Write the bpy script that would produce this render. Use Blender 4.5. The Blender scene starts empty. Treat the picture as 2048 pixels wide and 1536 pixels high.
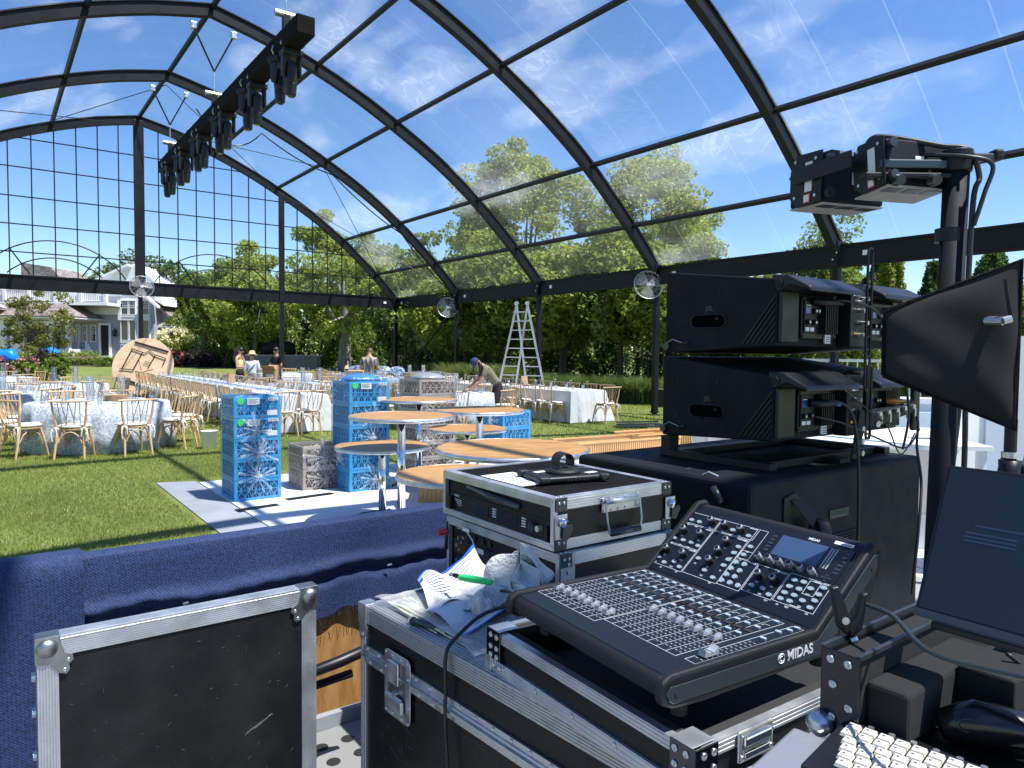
import bpy, math, random
import numpy as np
from mathutils import Vector, Matrix, Quaternion
random.seed(7); rng = np.random.default_rng(7)
sc = bpy.context.scene
col = sc.collection
pi = math.pi
# ------------------------------------------------------------------ camera
cam = bpy.data.cameras.new('camera'); cam.lens = 24.96; cam.sensor_width = 36; cam.sensor_fit = 'HORIZONTAL'
cam.clip_start = 0.05; cam.clip_end = 2000
co = bpy.data.objects.new('camera', cam); col.objects.link(co); sc.camera = co
P_, R_ = math.radians(2.48), 0.009
F_ = Vector((0, math.cos(P_), -math.sin(P_))); r0 = Vector((1, 0, 0)); u0 = Vector((0, math.sin(P_), math.cos(P_)))
Rv = math.cos(R_)*r0 + math.sin(R_)*u0; Uv = math.cos(R_)*u0 - math.sin(R_)*r0
mw = Matrix((Rv, Uv, -F_)).transposed().to_4x4(); mw.translation = Vector((0, 0, 1.64)); co.matrix_world = mw
# ------------------------------------------------------------------ sky, sun, exposure
S = Vector((.43, -.19, 1)).normalized()
w = bpy.data.worlds.new('World'); sc.world = w; w.use_nodes = True
nt = w.node_tree; bg = nt.nodes['Background']
sky = nt.nodes.new('ShaderNodeTexSky'); sky.sky_type = 'NISHITA'; sky.sun_disc = False
sky.sun_elevation = math.asin(S.z); sky.sun_rotation = math.atan2(S.x, S.y)
sky.air_density = 1.0; sky.dust_density = 0.1; sky.ozone_density = 2.2; sky.altitude = 0
hs_ = nt.nodes.new('ShaderNodeHueSaturation'); hs_.inputs['Saturation'].default_value = 1.26; hs_.inputs['Hue'].default_value = .508; nt.links.new(sky.outputs[0], hs_.inputs['Color']); nt.links.new(hs_.outputs[0], bg.inputs[0]); bg.inputs[1].default_value = 0.106
sl = bpy.data.lights.new('sun', 'SUN'); sl.energy = 4.9; sl.angle = math.radians(.5); sl.color = (1, .965, .91)
so = bpy.data.objects.new('sun', sl); col.objects.link(so); so.rotation_mode = 'QUATERNION'
so.rotation_quaternion = S.to_track_quat('Z', 'Y')
sc.view_settings.view_transform = 'Standard'; sc.view_settings.look = 'None'
sc.view_settings.exposure = 0.86; sc.view_settings.gamma = 1; sc.view_settings.use_curve_mapping = False
sc.render.engine = 'CYCLES'
sc.cycles.max_bounces = 8; sc.cycles.transparent_max_bounces = 24; sc.cycles.caustics_reflective = False; sc.cycles.caustics_refractive = False

# ------------------------------------------------------------------ materials
def mat(name, c=(.5, .5, .5), rough=.5, metal=0, spec=None, var=0, vscale=5, bump=0, bscale=30, c2=None, alpha=None, trans=0,
        stretch=None, rvar=0, coat=0, detail=4, contrast=(.3, .7), tex='NOISE'):
    m = bpy.data.materials.new(name); m.use_nodes = True
    n = m.node_tree.nodes; l = m.node_tree.links; b = n['Principled BSDF']
    b.inputs['Base Color'].default_value = (*c, 1); b.inputs['Roughness'].default_value = rough; b.inputs['Metallic'].default_value = metal
    if spec is not None: b.inputs['Specular IOR Level'].default_value = spec
    if trans: b.inputs['Transmission Weight'].default_value = trans
    if coat: b.inputs['Coat Weight'].default_value = coat
    if var or c2 or bump or rvar:
        tc = n.new('ShaderNodeTexCoord'); mp = n.new('ShaderNodeMapping'); l.new(tc.outputs['Object'], mp.inputs[0])
        if stretch: mp.inputs['Scale'].default_value = stretch
        if var or c2 or rvar:
            if tex == 'VORONOI':
                t = n.new('ShaderNodeTexVoronoi'); t.inputs['Scale'].default_value = vscale; fo = t.outputs['Distance']
            else:
                t = n.new('ShaderNodeTexNoise'); t.inputs['Scale'].default_value = vscale; t.inputs['Detail'].default_value = detail; fo = t.outputs['Fac']
            l.new(mp.outputs[0], t.inputs['Vector'])
            mr = n.new('ShaderNodeMapRange'); mr.inputs[1].default_value = contrast[0]; mr.inputs[2].default_value = contrast[1]
            l.new(fo, mr.inputs[0])
            if var or c2:
                mx = n.new('ShaderNodeMix'); mx.data_type = 'RGBA'
                a = c; b2 = c2 if c2 else tuple(min(1, x*(1+var)) for x in c)
                if not c2: a = tuple(x*(1-var) for x in c)
                mx.inputs[6].default_value = (*a, 1); mx.inputs[7].default_value = (*b2, 1)
                l.new(mr.outputs[0], mx.inputs[0]); l.new(mx.outputs[2], b.inputs['Base Color'])
            if rvar:
                m2 = n.new('ShaderNodeMapRange'); m2.inputs[3].default_value = max(0, rough-rvar); m2.inputs[4].default_value = min(1, rough+rvar)
                l.new(mr.outputs[0], m2.inputs[0]); l.new(m2.outputs[0], b.inputs['Roughness'])
        if bump:
            t2 = n.new('ShaderNodeTexNoise'); t2.inputs['Scale'].default_value = bscale; t2.inputs['Detail'].default_value = 3
            l.new(mp.outputs[0], t2.inputs['Vector'])
            bp = n.new('ShaderNodeBump'); bp.inputs['Strength'].default_value = bump; bp.inputs['Distance'].default_value = .01
            l.new(t2.outputs['Fac'], bp.inputs['Height']); l.new(bp.outputs[0], b.inputs['Normal'])
    return m

def leaf_mat(name, c, tr=.35, var=.35):
    m = bpy.data.materials.new(name); m.use_nodes = True
    n = m.node_tree.nodes; l = m.node_tree.links; out = n['Material Output']; b = n['Principled BSDF']
    b.inputs['Roughness'].default_value = .45; b.inputs['Specular IOR Level'].default_value = .35
    g = n.new('ShaderNodeNewGeometry'); hsv = n.new('ShaderNodeHueSaturation'); hsv.inputs['Color'].default_value = (*c, 1)
    mr = n.new('ShaderNodeMapRange'); mr.inputs[3].default_value = 1-var; mr.inputs[4].default_value = 1+var
    l.new(g.outputs['Random Per Island'], mr.inputs[0]); l.new(mr.outputs[0], hsv.inputs['Value'])
    m3 = n.new('ShaderNodeMapRange'); m3.inputs[3].default_value = .47; m3.inputs[4].default_value = .515
    ns = n.new('ShaderNodeTexNoise'); ns.inputs['Scale'].default_value = .8; tc = n.new('ShaderNodeTexCoord'); l.new(tc.outputs['Object'], ns.inputs['Vector'])
    l.new(ns.outputs['Fac'], m3.inputs[0]); l.new(m3.outputs[0], hsv.inputs['Hue'])
    l.new(hsv.outputs[0], b.inputs['Base Color'])
    t = n.new('ShaderNodeBsdfTranslucent'); hs2 = n.new('ShaderNodeHueSaturation'); hs2.inputs['Value'].default_value = 1.5; hs2.inputs['Hue'].default_value = .49
    l.new(hsv.outputs[0], hs2.inputs['Color']); l.new(hs2.outputs[0], t.inputs['Color'])
    mx = n.new('ShaderNodeMixShader'); mx.inputs[0].default_value = tr
    l.new(b.outputs[0], mx.inputs[1]); l.new(t.outputs[0], mx.inputs[2]); l.new(mx.outputs[0], out.inputs[0])
    return m

def film_mat(name, base=.05, scuff_sheen=.35, tint=(.95, .975, .985), seams=False, sscale=1.2, lo=.55, hi=.75, stretch=(1, 1, 1), streak=None, refl=.6):
    m = bpy.data.materials.new(name); m.use_nodes = True
    n = m.node_tree.nodes; l = m.node_tree.links; out = n['Material Output']; n.remove(n['Principled BSDF'])
    tr = n.new('ShaderNodeBsdfTransparent'); tr.inputs[0].default_value = (*tint, 1)
    gl = n.new('ShaderNodeBsdfGlossy'); gl.inputs['Roughness'].default_value = .12
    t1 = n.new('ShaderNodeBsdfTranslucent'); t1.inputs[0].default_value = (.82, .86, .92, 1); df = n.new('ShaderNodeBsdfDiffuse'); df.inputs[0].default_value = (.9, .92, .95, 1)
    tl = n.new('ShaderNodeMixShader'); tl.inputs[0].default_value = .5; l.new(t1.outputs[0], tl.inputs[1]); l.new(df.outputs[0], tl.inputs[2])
    tc = n.new('ShaderNodeTexCoord'); mp = n.new('ShaderNodeMapping'); mp.inputs['Scale'].default_value = stretch
    l.new(tc.outputs['Object'], mp.inputs[0])
    fr = n.new('ShaderNodeFresnel'); fr.inputs[0].default_value = 1.35
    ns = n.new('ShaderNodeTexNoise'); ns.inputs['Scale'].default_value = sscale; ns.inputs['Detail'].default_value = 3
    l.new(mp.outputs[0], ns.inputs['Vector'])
    mr = n.new('ShaderNodeMapRange'); mr.inputs[1].default_value = lo; mr.inputs[2].default_value = hi; mr.inputs[4].default_value = scuff_sheen
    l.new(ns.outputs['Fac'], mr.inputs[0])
    # fine scratches inside the whitened patches; on the roof those are painted sheen
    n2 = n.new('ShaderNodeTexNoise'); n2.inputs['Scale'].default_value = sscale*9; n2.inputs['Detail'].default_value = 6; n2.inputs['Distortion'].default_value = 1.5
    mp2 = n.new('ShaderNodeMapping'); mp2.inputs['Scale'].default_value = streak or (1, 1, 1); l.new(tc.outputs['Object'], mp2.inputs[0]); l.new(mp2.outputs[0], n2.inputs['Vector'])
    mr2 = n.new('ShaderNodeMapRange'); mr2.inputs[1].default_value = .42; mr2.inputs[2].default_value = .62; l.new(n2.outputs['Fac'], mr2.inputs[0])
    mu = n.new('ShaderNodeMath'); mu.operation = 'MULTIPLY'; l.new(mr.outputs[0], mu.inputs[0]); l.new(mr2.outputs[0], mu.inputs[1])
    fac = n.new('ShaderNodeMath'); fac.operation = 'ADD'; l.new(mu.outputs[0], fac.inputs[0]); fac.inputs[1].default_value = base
    last = fac.outputs[0]
    if seams:  # roof film: painted sheen in patches and wrinkles, then the pale seams
        rn = n.new('ShaderNodeTexNoise'); rn.inputs['Scale'].default_value = 1.6; rn.inputs['Detail'].default_value = 3; rn.inputs['Distortion'].default_value = 1.1
        l.new(mp2.outputs[0], rn.inputs['Vector'])
        s1 = n.new('ShaderNodeMath'); s1.operation = 'SUBTRACT'; s1.inputs[1].default_value = .5; l.new(rn.outputs['Fac'], s1.inputs[0])
        s2 = n.new('ShaderNodeMath'); s2.operation = 'ABSOLUTE'; l.new(s1.outputs[0], s2.inputs[0])
        s3 = n.new('ShaderNodeMapRange'); s3.inputs[1].default_value = .0; s3.inputs[2].default_value = .045; s3.inputs[3].default_value = .8; s3.inputs[4].default_value = .55; l.new(s2.outputs[0], s3.inputs[0])
        s4 = n.new('ShaderNodeMath'); s4.operation = 'MULTIPLY'; l.new(mr.outputs[0], s4.inputs[0]); l.new(s3.outputs[0], s4.inputs[1])
        s5 = n.new('ShaderNodeMapRange'); s5.inputs[1].default_value = .0; s5.inputs[2].default_value = .02; s5.inputs[3].default_value = .02; s5.inputs[4].default_value = 0; l.new(s2.outputs[0], s5.inputs[0])
        s6 = n.new('ShaderNodeMath'); s6.operation = 'ADD'; l.new(s4.outputs[0], s6.inputs[0]); l.new(s5.outputs[0], s6.inputs[1])
        s7 = n.new('ShaderNodeMath'); s7.operation = 'ADD'; s7.inputs[1].default_value = base; l.new(s6.outputs[0], s7.inputs[0]); last = s7.outputs[0]
        sx = n.new('ShaderNodeSeparateXYZ'); l.new(tc.outputs['Object'], sx.inputs[0])
        q = n.new('ShaderNodeMath'); q.operation = 'PINGPONG'; q.inputs[1].default_value = .625; l.new(sx.outputs[1], q.inputs[0])
        lt = n.new('ShaderNodeMath'); lt.operation = 'LESS_THAN'; lt.inputs[1].default_value = .012; l.new(q.outputs[0], lt.inputs[0])
        ad = n.new('ShaderNodeMath'); ad.operation = 'MULTIPLY_ADD'; ad.inputs[1].default_value = .10; l.new(lt.outputs[0], ad.inputs[0]); l.new(last, ad.inputs[2]); last = ad.outputs[0]
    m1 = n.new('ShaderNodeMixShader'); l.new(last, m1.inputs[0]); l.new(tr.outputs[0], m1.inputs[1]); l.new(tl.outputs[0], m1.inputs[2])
    m2 = n.new('ShaderNodeMixShader'); mm = n.new('ShaderNodeMath'); mm.operation = 'MULTIPLY'; mm.inputs[1].default_value = refl; l.new(fr.outputs[0], mm.inputs[0])
    l.new(mm.outputs[0], m2.inputs[0]); l.new(m1.outputs[0], m2.inputs[1]); l.new(gl.outputs[0], m2.inputs[2])
    bp = n.new('ShaderNodeBump'); bp.inputs['Strength'].default_value = .35; bp.inputs['Distance'].default_value = .02; l.new(n2.outputs['Fac'], bp.inputs['Height'])
    l.new(bp.outputs[0], gl.inputs['Normal'])
    l.new(m2.outputs[0], out.inputs[0])
    return m

M = {}
M['steel'] = mat('black_painted_steel', (.005, .006, .009), .55, 0, spec=.28, var=.3, vscale=3, rvar=.1)
M['black'] = mat('black_paint', (.007, .008, .010), .48, 0, spec=.35, var=.25, vscale=6)
M['blackfab'] = mat('black_fabric', (.007, .006, .007), .95, 0, spec=.15, var=.35, vscale=7, bump=.3, bscale=60)
M['blackpl'] = mat('black_plastic', (.008, .009, .012), .40, spec=.38, rvar=.08, vscale=12)
M['blacktex'] = mat('black_textured_coating', (.007, .009, .013), .68, spec=.22, bump=.12, bscale=700, rvar=.08, vscale=10)
M['laminate'] = mat('black_laminate', (.005, .005, .006), .42, spec=.35, c2=(.012, .012, .012), vscale=9, contrast=(.45, .8), bump=.15, bscale=300, rvar=.12)
M['alu'] = mat('brushed_aluminium', (.60, .62, .65), .42, .8, var=.12, vscale=12, rvar=.1, bump=.04, bscale=120)
M['aluold'] = mat('scuffed_aluminium', (.50, .51, .52), .48, .75, c2=(.33, .34, .35), vscale=40, contrast=(.5, .8), rvar=.12, detail=8)
M['zinc'] = mat('zinc_plate', (.60, .62, .64), .36, .9, var=.15, vscale=20, rvar=.1)
M['chrome'] = mat('chrome', (.75, .76, .78), .08, 1)
M['rubber'] = mat('rubber', (.012, .012, .012), .6)
M['white'] = mat('white_paint', (.78, .79, .8), .5, var=.03, vscale=2)
M['sticker'] = mat('white_sticker', (.8, .8, .78), .5)
M['siding'] = mat('grey_siding', (.40, .42, .45), .7, var=.08, vscale=3, stretch=(1, 1, 12))
M['shingle'] = mat('weathered_shingle', (.12, .095, .085), .9, c2=(.34, .29, .27), vscale=2.6, contrast=(.32, .68), detail=8, stretch=(1, 1, 2), bump=.5, bscale=12)
M['glass'] = mat('dark_window_glass', (.015, .03, .035), .05, 0, spec=.8, var=.3, vscale=.6)
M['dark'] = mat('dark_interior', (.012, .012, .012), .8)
M['wood'] = mat('honey_ash_wood', (.50, .31, .15), .5, c2=(.62, .42, .23), vscale=6, stretch=(1, 1, .2))
M['ply'] = mat('birch_plywood', (.34, .165, .05), .40, c2=(.53, .30, .115), vscale=7, stretch=(1, 7, 1), detail=10, contrast=(.35, .68), rvar=.08)
M['ply2'] = mat('pale_plywood', (.60, .40, .24), .6, c2=(.70, .50, .33), vscale=2.5, stretch=(1, 1, 3), detail=8)
M['orange_wood'] = mat('orange_pine', (.60, .33, .12), .5, c2=(.68, .42, .18), vscale=3, stretch=(.3, 3, 3))
M['cushion'] = mat('cream_cushion', (.66, .62, .55), .9, var=.06, vscale=20, bump=.3, bscale=50)
M['cloth'] = mat('white_linen', (.62, .63, .65), .9, var=.04, vscale=5, bump=.4, bscale=9)
M['floral'] = mat('blue_floral_cloth', (.27, .32, .40), .9, c2=(.54, .57, .61), vscale=34, contrast=(.42, .56), detail=6, bump=.3, bscale=8)
M['runner'] = mat('pale_blue_runner', (.34, .44, .58), .9, var=.1)
M['blue'] = mat('blue_crate_plastic', (.028, .34, .64), .35, var=.1, vscale=9)
M['bluebag'] = mat('blue_plastic_sheet', (.03, .18, .48), .35)
M['bluedk'] = mat('blue_crate_divider', (.015, .17, .42), .5)
M['greige'] = mat('beige_crate_plastic', (.42, .35, .285), .45, var=.1, vscale=9)
M['greigedk'] = mat('beige_crate_divider', (.22, .19, .165), .6)
M['wrap'] = film_mat('stretch_wrap', .03, .32, (.97, .98, 1), sscale=3, lo=.50, hi=.70, stretch=(1, 1, 1.5), streak=(1, 1, .25), refl=.35)
M['knot'] = film_mat('gathered_wrap', .26, .45, (.98, .99, 1), sscale=12, lo=.35, hi=.6, refl=.2)
M['roof'] = film_mat('clear_vinyl_roof', .026, .42, (.96, .98, 1), seams=True, sscale=.42, lo=.52, hi=.66, stretch=(1.2, .5, 1.4), streak=(1, .8, 1), refl=.10)  # white patches and base haze paint sun and sky sheen onto the film
M['gablefilm'] = film_mat('clear_vinyl_gable', .015, .05, (.94, .97, .99), sscale=.5, refl=.1)
M['clear'] = film_mat('clear_glass', .05, .0, (.96, .98, .99), sscale=8)
M['green'] = mat('green_sticker', (.05, .72, .12), .5)
M['greenpl'] = mat('green_plastic', (.02, .62, .13), .3)
M['red'] = mat('red_paint', (.6, .02, .03), .35)
M['card'] = mat('cardboard', (.42, .26, .14), .8, var=.1)
M['navy'] = mat('navy_cap', (.02, .035, .12), .8)
M['skin'] = mat('skin', (.48, .27, .18), .5, spec=.3)
M['hair'] = mat('dark_hair', (.012, .009, .008), .5)
M['hairbr'] = mat('brown_hair', (.09, .05, .03), .6)
M['yellow'] = mat('pale_yellow_top', (.66, .56, .28), .85)
M['wshirt'] = mat('white_shirt', (.7, .72, .76), .85)
M['bshirt'] = mat('black_clothing', (.012, .012, .014), .85)
M['olive'] = mat('olive_shirt', (.20, .18, .11), .85)
M['teal'] = mat('patterned_trousers', (.012, .10, .11), .85, c2=(.10, .11, .15), vscale=7, contrast=(.45, .55))
M['pshirt'] = mat('wavy_striped_shirt', (.42, .36, .30), .85, c2=(.10, .085, .08), vscale=11, contrast=(.44, .56), stretch=(1, 1, .25), detail=1)
M['khaki'] = mat('khaki_trousers', (.30, .26, .21), .85)
M['straw'] = mat('straw', (.62, .46, .22), .9, bump=.5, bscale=80)
M['paper'] = mat('paper', (.60, .61, .63), .6)
M['paperblue'] = mat('blue_print', (.02, .12, .62), .5)
M['ink'] = mat('grey_print', (.06, .07, .10), .6)
M['towel'] = mat('white_terry_cloth', (.60, .59, .57), .95, bump=1, bscale=110, var=.06, vscale=40)
M['ziptie'] = mat('natural_nylon', (.68, .66, .50), .4)
M['bark'] = mat('grey_bark', (.13, .115, .10), .9, c2=(.24, .22, .2), vscale=7, stretch=(1, 1, .3), bump=.6, bscale=20)
M['barkdk'] = mat('brown_bark', (.055, .042, .033), .9, c2=(.10, .08, .065), vscale=7, stretch=(1, 1, .3), bump=.6, bscale=20)
M['mulch'] = mat('mulch', (.035, .024, .017), .95, c2=(.07, .05, .035), vscale=20)
M['carpet'] = mat('white_floor_cover', (.64, .65, .68), .6, var=.04, vscale=1.5, bump=.15, bscale=3, rvar=.1)
M['greymat'] = mat('grey_mat', (.26, .28, .31), .7, var=.1, vscale=3)
M['inflat'] = mat('blue_vinyl', (.01, .22, .75), .2)
M['pink'] = leaf_mat('pink_flowers', (.62, .28, .32), .3)
M['cream'] = leaf_mat('cream_flowers', (.80, .76, .52), .3)
M['orange'] = leaf_mat('orange_red_flowers', (.65, .14, .06), .3)
M['hydblue'] = leaf_mat('pale_blue_flowers', (.45, .55, .75), .3, .15)
M['leaf_y'] = leaf_mat('yellow_green_leaves', (.235, .300, .055), .42, .4)
M['leaf_m'] = leaf_mat('mid_green_leaves', (.150, .225, .042), .42, .4)
M['leaf_d'] = leaf_mat('dark_green_leaves', (.075, .135, .032), .32, .4)
M['leaf_h'] = leaf_mat('hedge_leaves', (.150, .235, .040), .40, .4)
M['leaf_o'] = leaf_mat('olive_red_leaves', (.17, .18, .045), .35, .5)
M['leaf_p'] = leaf_mat('purple_leaves', (.035, .015, .022), .2, .4)
M['blade'] = leaf_mat('grass_blades', (.235, .285, .068), .42, .35)
M['oran'] = leaf_mat('ornamental_grass', (.13, .17, .045), .35, .35)
M['screen'] = mat('dim_screen', (.014, .020, .027), .2, spec=.6)
M['lcd'] = mat('console_screen', (.04, .075, .16), .12, spec=.6)
M['btn'] = mat('pale_button', (.30, .37, .42), .45)
M['mark'] = mat('white_print', (.62, .66, .70), .5)
M['gun'] = mat('grey_metal_trim', (.06, .075, .085), .35, .6)
M['conbody'] = mat('console_coating', (.008, .009, .012), .5, spec=.35, bump=.25, bscale=900)
M['conface'] = mat('console_face', (.005, .009, .016), .45, spec=.35, bump=.1, bscale=900)
M['foam'] = mat('grey_foam', (.011, .011, .0115), .95, bump=.25, bscale=500)
M['key'] = mat('white_keycap', (.60, .58, .50), .5)
M['brass'] = mat('orange_connector', (.45, .2, .05), .4, .3)
M['yellowlbl'] = mat('yellow_label', (.6, .3, .02), .5)
M['redlbl'] = mat('red_tag', (.55, .06, .06), .5)
M['bluecon'] = mat('blue_connector', (.02, .06, .4), .4)
M['ledpanel'] = mat('pale_lamp_face', (.42, .40, .38), .5, var=.1, vscale=40)
M['cable'] = mat('black_cable', (.012, .012, .013), .45)
M['pbar'] = mat('pale_bar_panel', (.62, .72, .82), .6, var=.05)
M['addedfloor'] = mat('added_grey_floor', (.26, .26, .26), .8, var=.12, vscale=2)
M['fanblade'] = film_mat('smoky_fan_blade', .35, .0, (.7, .72, .74), sscale=3, refl=.5)
M['beige'] = mat('beige_upholstery', (.62, .58, .52), .9, var=.05)

# drape weave
def drape_mat():
    m = mat('navy_basketweave', (.012, .025, .085), .8); n = m.node_tree.nodes; l = m.node_tree.links; b = n['Principled BSDF']
    tc = n.new('ShaderNodeTexCoord'); mp = n.new('ShaderNodeMapping'); l.new(tc.outputs['Object'], mp.inputs[0]); mp.inputs['Rotation'].default_value = (0, math.radians(45), 0)
    ck = n.new('ShaderNodeTexVoronoi'); ck.inputs['Scale'].default_value = 150; ck.inputs['Randomness'].default_value = .25; l.new(mp.outputs[0], ck.inputs['Vector'])
    ns = n.new('ShaderNodeTexNoise'); ns.inputs['Scale'].default_value = 90; l.new(tc.outputs['Object'], ns.inputs['Vector'])
    ad = n.new('ShaderNodeMath'); ad.operation = 'MULTIPLY_ADD'; ad.inputs[1].default_value = 1.0; l.new(ck.outputs['Distance'], ad.inputs[0]); l.new(ns.outputs['Fac'], ad.inputs[2])
    mr = n.new('ShaderNodeMapRange'); mr.inputs[1].default_value = .65; mr.inputs[2].default_value = 1.35; l.new(ad.outputs[0], mr.inputs[0])
    mx = n.new('ShaderNodeMix'); mx.data_type = 'RGBA'; mx.inputs[6].default_value = (.018, .046, .150, 1); mx.inputs[7].default_value = (.005, .010, .038, 1)
    l.new(mr.outputs[0], mx.inputs[0]); l.new(mx.outputs[2], b.inputs['Base Color'])
    bp = n.new('ShaderNodeBump'); bp.inputs['Strength'].default_value = .7; bp.inputs['Distance'].default_value = .002; bp.invert = True
    l.new(mr.outputs[0], bp.inputs['Height']); l.new(bp.outputs[0], b.inputs['Normal']); return m
M['drape'] = drape_mat()

def grass_mat():
    m = mat('lawn', (.05, .08, .02), .9); n = m.node_tree.nodes; l = m.node_tree.links; b = n['Principled BSDF']; b.inputs['Specular IOR Level'].default_value = .15
    tc = n.new('ShaderNodeTexCoord')
    cols = []
    def noise(s, d=5):
        t = n.new('ShaderNodeTexNoise'); t.inputs['Scale'].default_value = s; t.inputs['Detail'].default_value = d; l.new(tc.outputs['Object'], t.inputs['Vector']); return t.outputs['Fac']
    r = n.new('ShaderNodeValToRGB'); r.color_ramp.elements[0].position = .32; r.color_ramp.elements[0].color = (.085, .12, .026, 1)
    r.color_ramp.elements[1].position = .7; r.color_ramp.elements[1].color = (.235, .265, .075, 1)
    a = n.new('ShaderNodeMath'); a.operation = 'MULTIPLY'; a.inputs[1].default_value = .6; l.new(noise(26, 6), a.inputs[0])
    c = n.new('ShaderNodeMath'); c.operation = 'MULTIPLY_ADD'; c.inputs[1].default_value = .4; l.new(noise(1.1, 4), c.inputs[0]); l.new(a.outputs[0], c.inputs[2])
    l.new(c.outputs[0], r.inputs[0]); l.new(r.outputs[0], b.inputs['Base Color'])
    bp = n.new('ShaderNodeBump'); bp.inputs['Strength'].default_value = .8; bp.inputs['Distance'].default_value = .03; l.new(noise(45, 4), bp.inputs['Height']); l.new(bp.outputs[0], b.inputs['Normal'])
    return m
M['lawn'] = grass_mat()
M['pocket'] = mat('deep_black', (.0015, .0015, .002), .9, spec=.05)

# ------------------------------------------------------------------ mesh helpers
def frame(z):
    z = Vector(z).normalized(); x = z.cross(Vector((0, 0, 1)))
    if x.length < 1e-4: x = Vector((1, 0, 0))
    x.normalize(); return x, z.cross(x)
class MB:
    def __init__(s): s.v = []; s.f = []; s.m = []; s.cur = 0
    def face(s, *idx): s.f.append(idx); s.m.append(s.cur)
    def hull8(s, P):
        o = len(s.v); s.v += [tuple(p) for p in P]
        for q in ((0,3,2,1), (4,5,6,7), (0,1,5,4), (1,2,6,5), (2,3,7,6), (3,0,4,7)): s.face(*[o+i for i in q])
        return s
    def bx(s, x0, y0, z0, x1, y1, z1):
        return s.hull8([(x0,y0,z0), (x1,y0,z0), (x1,y1,z0), (x0,y1,z0), (x0,y0,z1), (x1,y0,z1), (x1,y1,z1), (x0,y1,z1)])
    def box(s, c, size, R=None):
        P = []
        for dz in (-.5, .5):
            for dx, dy in ((-.5,-.5), (.5,-.5), (.5,.5), (-.5,.5)):
                q = Vector((dx*size[0], dy*size[1], dz*size[2]))
                if R is not None: q = R @ q
                P.append(Vector(c)+q)
        return s.hull8(P)
    def beam(s, a, b, wd, ht, up=(0, 0, 1)):
        a = Vector(a); b = Vector(b); y = (b-a).normalized(); x = y.cross(Vector(up)).normalized(); z = x.cross(y)
        P = []
        for sz in (-.5, .5):
            for sx, e in ((-.5, a), (.5, a), (.5, b), (-.5, b)): P.append(e + x*(sx*wd) + z*(sz*ht))
        return s.hull8(P)
    def tube(s, pts, r, n=8, cap=True):
        pts = [Vector(p) for p in pts]; o = len(s.v); k = len(pts)
        px = None
        for i, p in enumerate(pts):
            t = (pts[min(i+1, k-1)]-pts[max(i-1, 0)])
            x, y = frame(t)
            if px is not None:
                t.normalize(); x = (px - t*px.dot(t))
                if x.length < 1e-6: x, _ = frame(t)
                x.normalize(); y = t.cross(x)
            px = x
            rr = r[i] if isinstance(r, (list, tuple)) else r
            for j in range(n):
                a = 2*pi*j/n; s.v.append(tuple(p + x*(rr*math.cos(a)) + y*(rr*math.sin(a))))
        for i in range(k-1):
            for j in range(n):
                s.face(o+i*n+j, o+i*n+(j+1) % n, o+(i+1)*n+(j+1) % n, o+(i+1)*n+j)
        if cap:
            s.face(*[o+j for j in range(n)][::-1]); s.face(*[o+(k-1)*n+j for j in range(n)])
        return s
    def lathe(s, prof, n=24, c=(0, 0, 0), rip=None):
        o = len(s.v); c = Vector(c)
        for i, (r, z) in enumerate(prof):
            for j in range(n):
                a = 2*pi*j/n; rr = r + (rip(i, a) if rip else 0)
                s.v.append((c.x+rr*math.cos(a), c.y+rr*math.sin(a), c.z+z))
        for i in range(len(prof)-1):
            for j in range(n): s.face(o+i*n+j, o+i*n+(j+1) % n, o+(i+1)*n+(j+1) % n, o+(i+1)*n+j)
        s.face(*[o+j for j in range(n)][::-1]); s.face(*[o+(len(prof)-1)*n+j for j in range(n)]); return s
    def prism(s, poly, vec):
        o = len(s.v); k = len(poly); vec = Vector(vec)
        s.v += [tuple(p) for p in poly] + [tuple(Vector(p)+vec) for p in poly]
        s.face(*[o+i for i in range(k)][::-1]); s.face(*[o+k+i for i in range(k)])
        for i in range(k): s.face(o+i, o+(i+1) % k, o+k+(i+1) % k, o+k+i)
        return s
    def grid(s, fn, nu, nv):
        o = len(s.v)
        for i in range(nu+1):
            for j in range(nv+1): s.v.append(tuple(fn(i/nu, j/nv)))
        for i in range(nu):
            for j in range(nv): s.face(o+i*(nv+1)+j, o+(i+1)*(nv+1)+j, o+(i+1)*(nv+1)+j+1, o+i*(nv+1)+j+1)
        return s
    def mesh(s, name, mats, smooth=False):
        me = bpy.data.meshes.new(name); me.from_pydata(s.v, [], s.f)
        if not isinstance(mats, (list, tuple)): mats = [mats]
        for m_ in mats: me.materials.append(m_)
        if len(mats) > 1: me.polygons.foreach_set('material_index', s.m)
        if smooth: me.polygons.foreach_set('use_smooth', [True]*len(s.f))
        me.update(); return me
    def build(s, name, mats, parent=None, smooth=False, bevel=0, seg=2, fix=True):
        me = s.mesh(name, mats, smooth); return put(name, me, parent, bevel, seg, fix)
def put(name, me, parent=None, bevel=0, seg=2, fix=False):
    o = bpy.data.objects.new(name, me); col.objects.link(o)
    if parent: o.parent = parent
    if bevel:
        b = o.modifiers.new('bevel', 'BEVEL'); b.width = bevel; b.segments = seg; b.limit_method = 'ANGLE'; b.angle_limit = math.radians(40)
    return o
def T(name, label, cat, loc=(0, 0, 0), rz=0, group=None):
    o = bpy.data.objects.new(name, None); col.objects.link(o); o.location = loc; o.rotation_euler = (0, 0, rz); o.empty_display_size = .2
    o['label'] = label; o['category'] = cat
    if group: o['group'] = group
    return o
def stuffy(o): o['kind'] = 'stuff'; return o
def tag(o, label, cat, group=None, kind=None):
    if label: o['label'] = label
    if cat: o['category'] = cat
    if group: o['group'] = group
    if kind: o['kind'] = kind
    return o
def struct(o): o['kind'] = 'structure'; return o
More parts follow.
